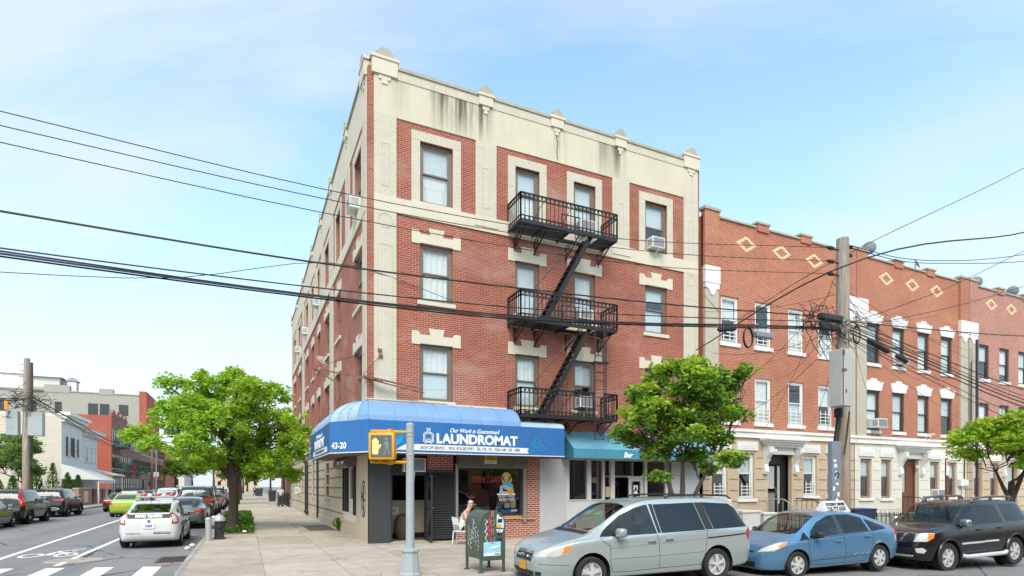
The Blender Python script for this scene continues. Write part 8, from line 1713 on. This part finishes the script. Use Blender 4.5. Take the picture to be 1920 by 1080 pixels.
# grey apartment block far behind
yg = 112; T5 = thing('apartment_block', 'long grey stuccoed apartment block with stepped roofline far behind the cream house', 'building', (-40, 118, 0)); G = NP(yg)
shell(T5, -70, -21, yg, yg+18, 19.3, ('greystucco', 'brick4'), 0)
b = MB(G); b.box(-22.1, -20.9, -.15, 18, 0, 20.2); b.build('brick_corner', M_['brick4'], T5)
b = MB(G); [b.box(a0, a1, -.08, 1.2, 19.1, z) for a0, a1, z in ((-28.5, -26.3, 20.3), (-36.8, -33, 20.5), (-39.5, -36.8, 19.9), (-52, -44, 20.2))]; b.build('parapet_block', M_['greystucco'], T5)
b = MB(G); [b.box(a0, a1, -.12, .5, 19.3, 19.5) for a0, a1 in ((-26.2, -22.2), (-32.9, -28.6), (-43.9, -39.6))]; b.build('coping', M_['coping'], T5)
for a, w_ in ((-43.6, 1.5), (-39.5, 1.6), (-35.2, 1.0), (-30.2, 1.5), (-28.4, 1.5), (-25.4, 1.5), (-47.5, 1.3), (-51, 1.3), (-24.0, .0)):
    if w_: swin(G, T5, a, a+w_, 15.2, 17.4, 'darkframe', d=-.02)
for a in (-24.6, -31, -40): swin(G, T5, a, a+1.0, 11.6, 13.6, 'darkframe', d=-.02)
b = MB(G); b.bar((-42.5, -.3, 16.5), (-39.2, -.3, 19.3), .2); b.bar((-39.2, -.3, 19.3), (-36.8, -.3, 19.3), .2); b.build('roof_stair', M_['bronze'], T5)
def roofbox(x, y, w, h, z, m, label, dome=False, legs=False):
    t = thing('roof_hut', label, 'roof hut', (x, y, z)); b = MB(); 
    if legs: b.box(x-w/2+.15, x+w/2-.15, y-w/2, y+w/2, z+.3, z+h*.75)
    else: b.box(x-w/2, x+w/2, y-w/2, y+w/2, z, z+h*.75)
    b.build('hut_wall', M_[m], t); b = MB(); b.add([(x-w*.6, y-w*.6, z+h*.751), (x+w*.6, y-w*.6, z+h*.751), (x+w*.6, y+w*.6, z+h*.751), (x-w*.6, y+w*.6, z+h*.751), (x-w*.15, y, z+h), (x+w*.15, y, z+h)], [(3, 2, 1, 0), (0, 1, 5, 4), (1, 2, 5), (2, 3, 4, 5), (3, 0, 4)]); b.build('hut_roof', M_['canvas'] if not legs else M_['acgrille'], t)
    if legs: b = MB(); [b.bar((x+sx_*w/2, y-w/2, z), (x+sx_*w/2, y-w/2, z+h*.75), .12) for sx_ in (-1, 1)]; b.build('hut_leg', M_['bronze'], t)
roofbox(-33.4, 116, 1.8, 3.4, 19.2, 'whitepaint', 'white roof hut with dark legs on the grey block, right of the long skylight', legs=True); roofbox(-41.8, 115, 3.2, 5.2, 18.4, 'whitepaint', 'tall white chimney block on the roof of the grey apartment block'); roofbox(-37.8, 117, 5.5, 3.4, 19.6, 'canvas', 'wide roof skylight with pale sloping glass on the grey block'); roofbox(-52.5, 116, 2.4, 4.6, 19, 'whitepaint', 'small white roof hut left of the left utility pole'); roofbox(-47.8, 116, 1.8, 3.6, 19, 'whitepaint', 'small white roof hut just right of the left utility pole')
# brick fence piers and gate before the porch
def pierf(y0, y1, label, h=1.4):
    t = thing('brick_fence', label, 'fence', (-17.2, (y0+y1)/2, SW)); b = MB(); b.box(-17.5, -17.1, y0, y1, SW, SW+h); b.build('brick_panel', M_['shopbrick'], t); b = MB(); b.box(-17.55, -17.05, y0-.05, y1+.05, SW+h, SW+h+.12); b.build('cap', M_['coping'], t); b = MB(); b.box(-17.09, -17.06, y0+(y1-y0)*.35, y0+(y1-y0)*.65, SW+.25, SW+h-.2); b.build('inset_panel', M_['cream'], t)
pierf(44.6, 49.6, 'long red brick fence wall with a pale inset before the cream house', 1.5); pierf(51.2, 53.6, 'short red brick fence panel, first after the dark gate'); pierf(54.2, 57, 'short red brick fence panel, second after the dark gate')
b = MB(); [b.bar((-17.2, 57.3+i*.3, SW), (-17.2, 57.3+i*.3, SW+1.4), .05) for i in range(26)]; [b.bar((-17.2, 57.3, SW+z), (-17.2, 65, SW+z), .06) for z in (.2, 1.3)]; tag(b.build('iron_fence', M_['black']), 'dark iron fence before the small white house', 'fence')
b = MB(); [b.bar((-17.3, 49.7+i*.16, SW), (-17.3, 49.7+i*.16, SW+1.5), .07) for i in range(9)]; tag(b.build('gate', M_['black']), 'dark slatted gate between the red brick fence panels', 'gate')
# right side beyond the corner building, and the end of the street
T6 = thing('cream_house', 'cream rendered house just beyond the corner building, behind the tree', 'house', (6, 42, 0)); b = MB(); b.box(1.6, 13, 36, 48, 0, 10.2); b.build('wall', M_['siding'], T6); b = MB(); b.box(1.3, 13.2, 35.7, 48.2, 10.2, 10.5); b.build('roof', M_['coping'], T6); [swin(lambda a, d, z: (1.6+d, a, z), T6, a, a+1, z, z+1.7, 'whitepaint') for a in (38, 42, 45) for z in (4.5, 7.6)]
b = MB(); b.box(-.08, .3, 32.25, 32.6, SW, 3.2); tag(b.build('grey_post', M_['acgrille']), 'grey square post at the end of the beige side wall', 'post')
def farblock(x0, x1, y0, y1, h, m, label):
    T = thing('distant_building', label, 'building', ((x0+x1)/2, y0, 0)); b = MB(); b.box(x0, x1, y0, y1, 0, h); b.build('wall', M_[m], T); b = MB(); b.box(x0-.2, x1+.2, y0-.2, y1+.2, h, h+.4); b.build('cornice', M_['coping'], T)
    a = x0+1.5
    while a < x1-2:
        z = 2
        while z < h-2.5: swin(NP(y0), T, a, a+1.3, z, z+1.8, 'darkframe'); z += 3.4
        a += 3.6
farblock(-36, -19.5, 128, 150, 10, 'brick2', 'orange brick building past the far row of houses'); farblock(-34, -19, 165, 190, 9, 'siding', 'pale rendered building at the far end of the side street, left side'); farblock(-16, 2, 262, 280, 14, 'beigebrick', 'tan brick building closing the far end of the side street'); farblock(2.2, 20, 60, 90, 9, 'brick5', 'brown brick building past the cream house on the right'); farblock(-75, -40, 300, 330, 22, 'brick5', 'tall brown block on the skyline far beyond')
b = MB(); [b.bar((-.15, 33+i*.14, SW), (-.15, 33+i*.14, SW+1.2), .025) for i in range(130)]; [b.bar((-.15, 33, SW+z), (-.15, 51.2, SW+z), .035) for z in (.15, 1.1)]; tag(b.build('iron_fence', M_['black']), 'black iron fence beyond the beige side wall', 'fence')
# --- unseen houses added behind the viewer, only to be reflected in panes and windscreens
b = MB(); b.box(-400, 400, -320, -22.6, -.3, SW-.01); struct(b.build('near_sidewalk', M_['sidewalk']))
for i, (x0, x1, h, m) in enumerate(((-30, -12, 8.5, 'brick2'), (-11.6, 4, 10, 'brick3'), (4.3, 20, 8.5, 'brick2'), (20.3, 38, 10, 'brick5'))):
    T = thing('added_reflection_house', ('added orange brick house behind the viewer for reflections, far left', 'added pinkish brick house directly behind the viewer for reflections', 'added orange brick house across from the row houses for reflections', 'added brown brick house behind the viewer for reflections, far right')[i], 'house', ((x0+x1)/2, -34, 0)); b = MB(); b.box(x0, x1, -42, -30, -1, h); b.build('wall', M_[m], T); b = MB(); b.box(x0, x1, -30, -29.7, h-.8, h+.3); b.build('cornice', M_['whitepaint'], T); b = MB(); a = x0+1.5
    while a < x1-1.5:
        for z in (1.5, 4.6, 7.4):
            if z+1.8 < h-.8: b.box(a, a+1.1, -30, -29.96, z, z+1.8)
        a += 2.6
    b.build('window', M_['dpane'], T)
# ---------------------------------------------------------------- people
M_['skin'] = plain('tanned_skin', (.42, .23, .15), .55, var=.08); M_['skinlight'] = plain('light_skin', (.55, .33, .24), .55, var=.08)
M_['shirtgrey'] = plain('grey_tee', (.46, .48, .47), .9); M_['pants'] = plain('dark_olive_trousers', (.035, .042, .032), .9); M_['whitecloth'] = plain('white_cotton', (.74, .74, .73), .9); M_['blackcloth'] = plain('black_cotton', (.012, .012, .014), .9); M_['hairgrey'] = plain('grey_hair', (.30, .28, .26), .9); M_['hairdark'] = plain('dark_hair', (.02, .015, .012), .8); M_['cap'] = plain('beige_cap', (.50, .44, .38), .9); M_['shoe'] = plain('black_white_trainer', (.05, .05, .05), .6)
BONES = dict(pelvis=None, waist='pelvis', chest='waist', neck='chest', head0='neck', head1='head0', crown='head1', shL='chest', elL='shL', wrL='elL', haL='wrL', shR='chest', elR='shR', wrR='elR', haR='wrR', hipL='pelvis', knL='hipL', anL='knL', toL='anL', hipR='pelvis', knR='hipR', anR='knR', toR='anR')
RAD = dict(pelvis=(.165, .12), waist=(.145, .11), chest=(.175, .12), neck=(.058, .058), head0=(.075, .085), head1=(.082, .10), crown=(.06, .075), sh=(.068, .068), el=(.046, .046), wr=(.03, .034), ha=(.038, .022), hip=(.098, .098), kn=(.062, .062), an=(.042, .042), to=(.042, .03))
def person(label, loc, rz, J, cloth, skin='skin', hair=None, cap=None, fingers=True, scale=1.):
    """J: joint positions facing +x; one continuous skinned body, clothes grown from it as children"""
    t = thing('person', label, 'person', loc, rz); names = list(BONES); vs = [Vector(J[k])*scale for k in names]; es = [(names.index(k), names.index(p)) for k, p in BONES.items() if p]; rad = []
    for k in names:
        q = RAD.get(k) or RAD[k[:-1]]; rad.append((q[0]*scale, q[1]*scale))
    if fingers:
        for sd in 'LR':
            h = vs[names.index('ha'+sd)]; w_ = vs[names.index('wr'+sd)]; d = (h-w_).normalized(); side = d.cross(Vector((0, 0, 1))) if abs(d.z) < .9 else Vector((1, 0, 0)); side.normalize(); dn = d.cross(side).normalized()*.3*(1 if sd == 'L' else -1)
            for i, (o_, ln) in enumerate(((-.03, .07), (-.01, .08), (.01, .078), (.03, .062))):
                p1 = h+side*o_*scale*1.1+d*.03; p2 = p1+(d+dn*.5).normalized()*ln*.5*scale; p3 = p2+(d*.6+dn).normalized()*ln*.5*scale; b0 = len(vs); vs += [p1, p2, p3]; rad += [(.011, .011), (.0095, .0095), (.008, .008)]; es += [(names.index('ha'+sd), b0), (b0, b0+1), (b0+1, b0+2)]
            p1 = w_.lerp(h, .5)+side*.045*scale; p2 = p1+(d+side).normalized()*.04*scale; b0 = len(vs); vs += [p1, p2]; rad += [(.013, .013), (.01, .01)]; es += [(names.index('ha'+sd), b0), (b0, b0+1)]
    me = bpy.data.meshes.new('b'); me.from_pydata([tuple(v) for v in vs], es, []); o = bpy.data.objects.new('b', me); C.objects.link(o); o.modifiers.new('s', 'SKIN'); sv = me.skin_vertices[0].data
    for i, q in enumerate(rad): sv[i].radius = q
    sv[0].use_root = True; su = o.modifiers.new('d', 'SUBSURF'); su.levels = su.render_levels = 2; dg = bpy.context.evaluated_depsgraph_get(); ev = bpy.data.meshes.new_from_object(o.evaluated_get(dg)); bpy.data.objects.remove(o)
    ev.name = 'body'; ev.materials.clear(); ev.materials.append(M_[skin]); ev.shade_smooth(); body = bpy.data.objects.new('body', ev); C.objects.link(body); body.parent = t
    def near(p):
        best = None
        for k, q in BONES.items():
            if not q: continue
            a, c = vs[names.index(q)], vs[names.index(k)]; ab = c-a; u = max(0, min(1, (p-a).dot(ab)/max(ab.length_squared, 1e-9))); dd = (a+ab*u-p).length
            if best is None or dd < best[0]: best = (dd, k, u)
        return best
    for nm, m_, keys, off in cloth:
        bm = bmesh.new(); bm.from_mesh(ev); bm.normal_update(); keep = []
        for f in bm.faces:
            _, k, u = near(f.calc_center_median())
            if any(k == kk and lo <= u <= hi for kk, lo, hi in keys): keep.append(f)
        dele = [f for f in bm.faces if f not in set(keep)]; nrm = {v: v.normal.copy() for v in bm.verts}
        for v in bm.verts: v.co += nrm[v]*off
        bmesh.ops.delete(bm, geom=dele, context='FACES'); cm = bpy.data.meshes.new(nm); bm.to_mesh(cm); bm.free(); cm.materials.clear(); cm.materials.append(M_[m_]); cm.shade_smooth(); oc = bpy.data.objects.new(nm, cm); C.objects.link(oc); oc.parent = t; so_ = oc.modifiers.new('t', 'SOLIDIFY'); so_.thickness = .008
    h0, h1 = vs[names.index('head0')], vs[names.index('crown')]; up = (h1-h0).normalized(); fw = Vector((1, 0, 0)); fw = (fw-up*fw.dot(up)).normalized(); lf = up.cross(fw); hc = vs[names.index('head1')]
    b = MB(); [b.lathe([(0, -.012), (.011, -.005), (.012, .004), (0, .012)], tuple(hc+fw*.082+lf*q*.032+up*.0), 8) for q in (-1, 1)]; b.build('eye', M_['blacktext'], t, world=False)
    b = MB(); nb = hc+fw*.088-up*.025; b.add([tuple(nb+up*.035), tuple(nb-lf*.017-up*.01), tuple(nb+lf*.017-up*.01), tuple(nb+fw*.028-up*.006)], [(0, 1, 3), (0, 3, 2), (1, 2, 3)]); [b.bbox(*sum(((c-.014, c+.014) for c in tuple(hc+lf*q*.085-up*.01)), ()), .006) for q in (-1, 1)]; b.build('nose_and_ears', M_[skin], t, world=False)
    if hair or cap:
        b = MB(); bm = bmesh.new(); bmesh.ops.create_uvsphere(bm, u_segments=16, v_segments=10, radius=1); Mx = Matrix(((fw.x, lf.x, up.x, 0), (fw.y, lf.y, up.y, 0), (fw.z, lf.z, up.z, 0), (0, 0, 0, 1)))
        bmesh.ops.delete(bm, geom=[v for v in bm.verts if v.co.z < (-.1 if hair else .12) or (v.co.z < .35 and v.co.x > .5)], context='VERTS'); b.bm(bm, Matrix.Translation(hc+up*.012) @ Mx @ Matrix.Diagonal((.108, .094, .125, 1))); 
        if cap: c_ = hc+up*.04+fw*.08; b.add([tuple(c_+lf*.07), tuple(c_+fw*.09+lf*.05-up*.015), tuple(c_+fw*.09-lf*.05-up*.015), tuple(c_-lf*.07)], [(0, 1, 2, 3)])
        b.build('cap' if cap else 'hair', M_[cap or hair], t, world=False, smooth=True)
    return t
# seated man behind the mailbox
sit = dict(pelvis=(0, 0, .52), waist=(.04, 0, .68), chest=(.13, 0, .94), neck=(.22, 0, 1.10), head0=(.26, 0, 1.17), head1=(.29, 0, 1.25), crown=(.29, 0, 1.32), shL=(.15, .19, 1.0), elL=(.24, .24, .74), wrL=(.43, .14, .60), haL=(.50, .11, .56), shR=(.15, -.19, 1.0), elR=(.24, -.25, .74), wrR=(.42, -.17, .58), haR=(.48, -.15, .52), hipL=(.04, .1, .50), knL=(.46, .14, .52), anL=(.44, .14, .10), toL=(.62, .16, .045), hipR=(.04, -.1, .50), knR=(.46, -.15, .52), anR=(.40, -.16, .10), toR=(.58, -.19, .045))
TORSO = [('waist', 0, 1), ('chest', 0, 1), ('shL', 0, 1), ('shR', 0, 1), ('neck', 0, .35)]
SLEEVE = [('elL', 0, .55), ('elR', 0, .55)]
SHOES = [('toL', 0, 1), ('toR', 0, 1), ('anL', .88, 1), ('anR', .88, 1)]
def chair(loc, rz, label):
    t = thing('garden_chair', label, 'chair', loc, rz); M2 = M_['binwhite']; b = MB(); b.bbox(-.22, .25, -.25, .25, .40, .44, .02); b.build('seat', M2, t, world=False)
    b = MB(); n = 8
    for i in range(n): a0, a1 = -1.1+2.2*i/n, -1.1+2.2*(i+1)/n; p = lambda a, z: (-.02-.22*math.cos(a)-(z-.42)*.18, .27*math.sin(a), z); b.quad(p(a0, .42), p(a1, .42), p(a1, .86-.12*a1*a1*.6), p(a0, .86-.12*a0*a0*.6))
    o = b.build('backrest', M2, t, world=False, smooth=True); sm = o.modifiers.new('t', 'SOLIDIFY'); sm.thickness = .02
    for x, y in ((-.2, .22), (-.2, -.22), (.22, .23), (.22, -.23)): b = MB(); b.tube([(x, y, .41), (x*1.15, y*1.1, 0)], .022, 6); b.build('leg', M2, t, world=False)
    for q in (-1, 1): b = MB(); b.tube([(-.2, q*.27, .66), (.2, q*.28, .63), (.23, q*.25, .42)], .02, 6); b.build('armrest', M2, t, world=False)
sx_, sy_ = 2.62, -1.45
chair((sx_, sy_, SW), R(-35), 'white plastic garden chair outside the laundromat with a man on it')
person('man in beige cap and white shorts sitting hunched on the garden chair', (sx_, sy_, SW), R(-35), sit, [('tank_top', 'whitecloth', [('waist', 0, 1), ('chest', 0, 1), ('shL', 0, .5), ('shR', 0, .5)], .012), ('shorts', 'whitecloth', [('hipL', 0, 1), ('hipR', 0, 1), ('knL', 0, .75), ('knR', 0, .75)], .02), ('shoe', 'shoe', SHOES, .014)], skin='skinlight', cap='cap')
walk = dict(pelvis=(0, 0, .93), waist=(.0, 0, 1.08), chest=(.03, 0, 1.33), neck=(.05, 0, 1.50), head0=(.06, 0, 1.57), head1=(.075, 0, 1.65), crown=(.07, 0, 1.73), shL=(.02, .19, 1.42), elL=(-.03, .24, 1.14), wrL=(.16, .22, .97), haL=(.24, .21, .95), shR=(.02, -.19, 1.42), elR=(-.05, -.25, 1.14), wrR=(.12, -.22, .96), haR=(.2, -.21, .94), hipL=(0, .1, .90), knL=(.12, .1, .50), anL=(.02, .1, .09), toL=(.17, .11, .04), hipR=(0, -.1, .90), knR=(.02, -.1, .49), anR=(-.2, -.1, .14), toR=(-.08, -.11, .04))
TEE = ('tee', 'shirtgrey', TORSO+SLEEVE, .016)
PANTS = ('trousers', 'pants', [('hipL', 0, 1), ('hipR', 0, 1), ('knL', 0, 1), ('knR', 0, 1), ('anL', 0, .93), ('anR', 0, .93), ('waist', 0, .25)], .022)
person('bald man in a grey tee and dark trousers walking away up the sidewalk', (-.78, 34.5, SW), R(93), walk, [TEE, PANTS, ('shoe', 'shoe', SHOES, .014)])
person('distant person in black standing far up the sidewalk', (-2.0, 95, SW), R(-60), walk, [('tee', 'whitecloth', TORSO, .016), ('trousers', 'blackcloth', PANTS[2], .022), ('shoe', 'shoe', SHOES, .014)], hair='hairdark')
lean = dict(walk, waist=(.06, 0, 1.06), chest=(.2, 0, 1.26), neck=(.31, 0, 1.39), head0=(.36, 0, 1.43), head1=(.42, 0, 1.48), crown=(.46, 0, 1.55), shL=(.19, .19, 1.33), elL=(.28, .26, 1.08), wrL=(.5, .16, 1.06), haL=(.58, .13, 1.05), shR=(.19, -.19, 1.33), elR=(.28, -.26, 1.08), wrR=(.5, -.16, 1.06), haR=(.58, -.12, 1.05), knL=(.04, .1, .49), anL=(-.02, .1, .09), toL=(.14, .11, .04), knR=(.04, -.1, .49), anR=(-.02, -.1, .09), toR=(.14, -.11, .04))
person('person in black leaning over a work table inside the laundromat window', (3.5, .95, SW), R(-35), lean, [('sweater', 'blackcloth', TORSO+[('elL', 0, 1), ('elR', 0, 1), ('wrL', 0, .9), ('wrR', 0, .9)], .02), ('trousers', 'blackcloth', PANTS[2], .022), ('shoe', 'shoe', SHOES, .014)], hair='hairdark')
t = thing('work_table', 'work table with folded papers inside the laundromat window', 'table', (4.2, .55, SW)); b = MB(); b.box(3.2, 5.2, .25, .8, .98, 1.02); b.build('table_top', M_['greypanel'], t); [MB().box(x-.03, x+.03, y-.03, y+.03, SW, .98).build('leg', M_['alu'], t) for x in (3.25, 5.15) for y in (.3, .75)]
b = MB(); b.box(4.1, 4.45, .3, .6, 1.022, 1.07); b.box(4.15, 4.4, .32, .55, 1.071, 1.1); tag(b.build('paper_stack', M_['paper']), 'stack of white papers on the work table behind the window', 'papers')
b = MB(); b.box(4.45, 4.62, .28, .34, 1.022, 1.12); tag(b.build('yellow_box', M_['yellow']), 'small yellow box on the work table behind the window', 'box')
# the hand cart pushed by the walking man
t = thing('shopping_cart', 'dark two wheeled cart pushed by the bald man', 'cart', (-.78, 35.1, SW)); b = MB(); b.box(-1.0, -.56, 34.95, 35.3, SW+.15, SW+.8); b.build('basket', M_['bindark'], t); b = MB(); [b.lathe([(0, -.03), (.13, -.03), (.13, .03), (0, .03)], (x, 35.0, SW+.13), 10, 'x') for x in (-1.02, -.54)]; b.build('wheel', M_['tyre'], t); b = MB(); b.tube([(-1, 34.95, SW+.8), (-1, 34.75, SW+.98), (-.56, 34.75, SW+.98), (-.56, 34.95, SW+.8)], .015, 6); b.build('handle', M_['alu'], t)
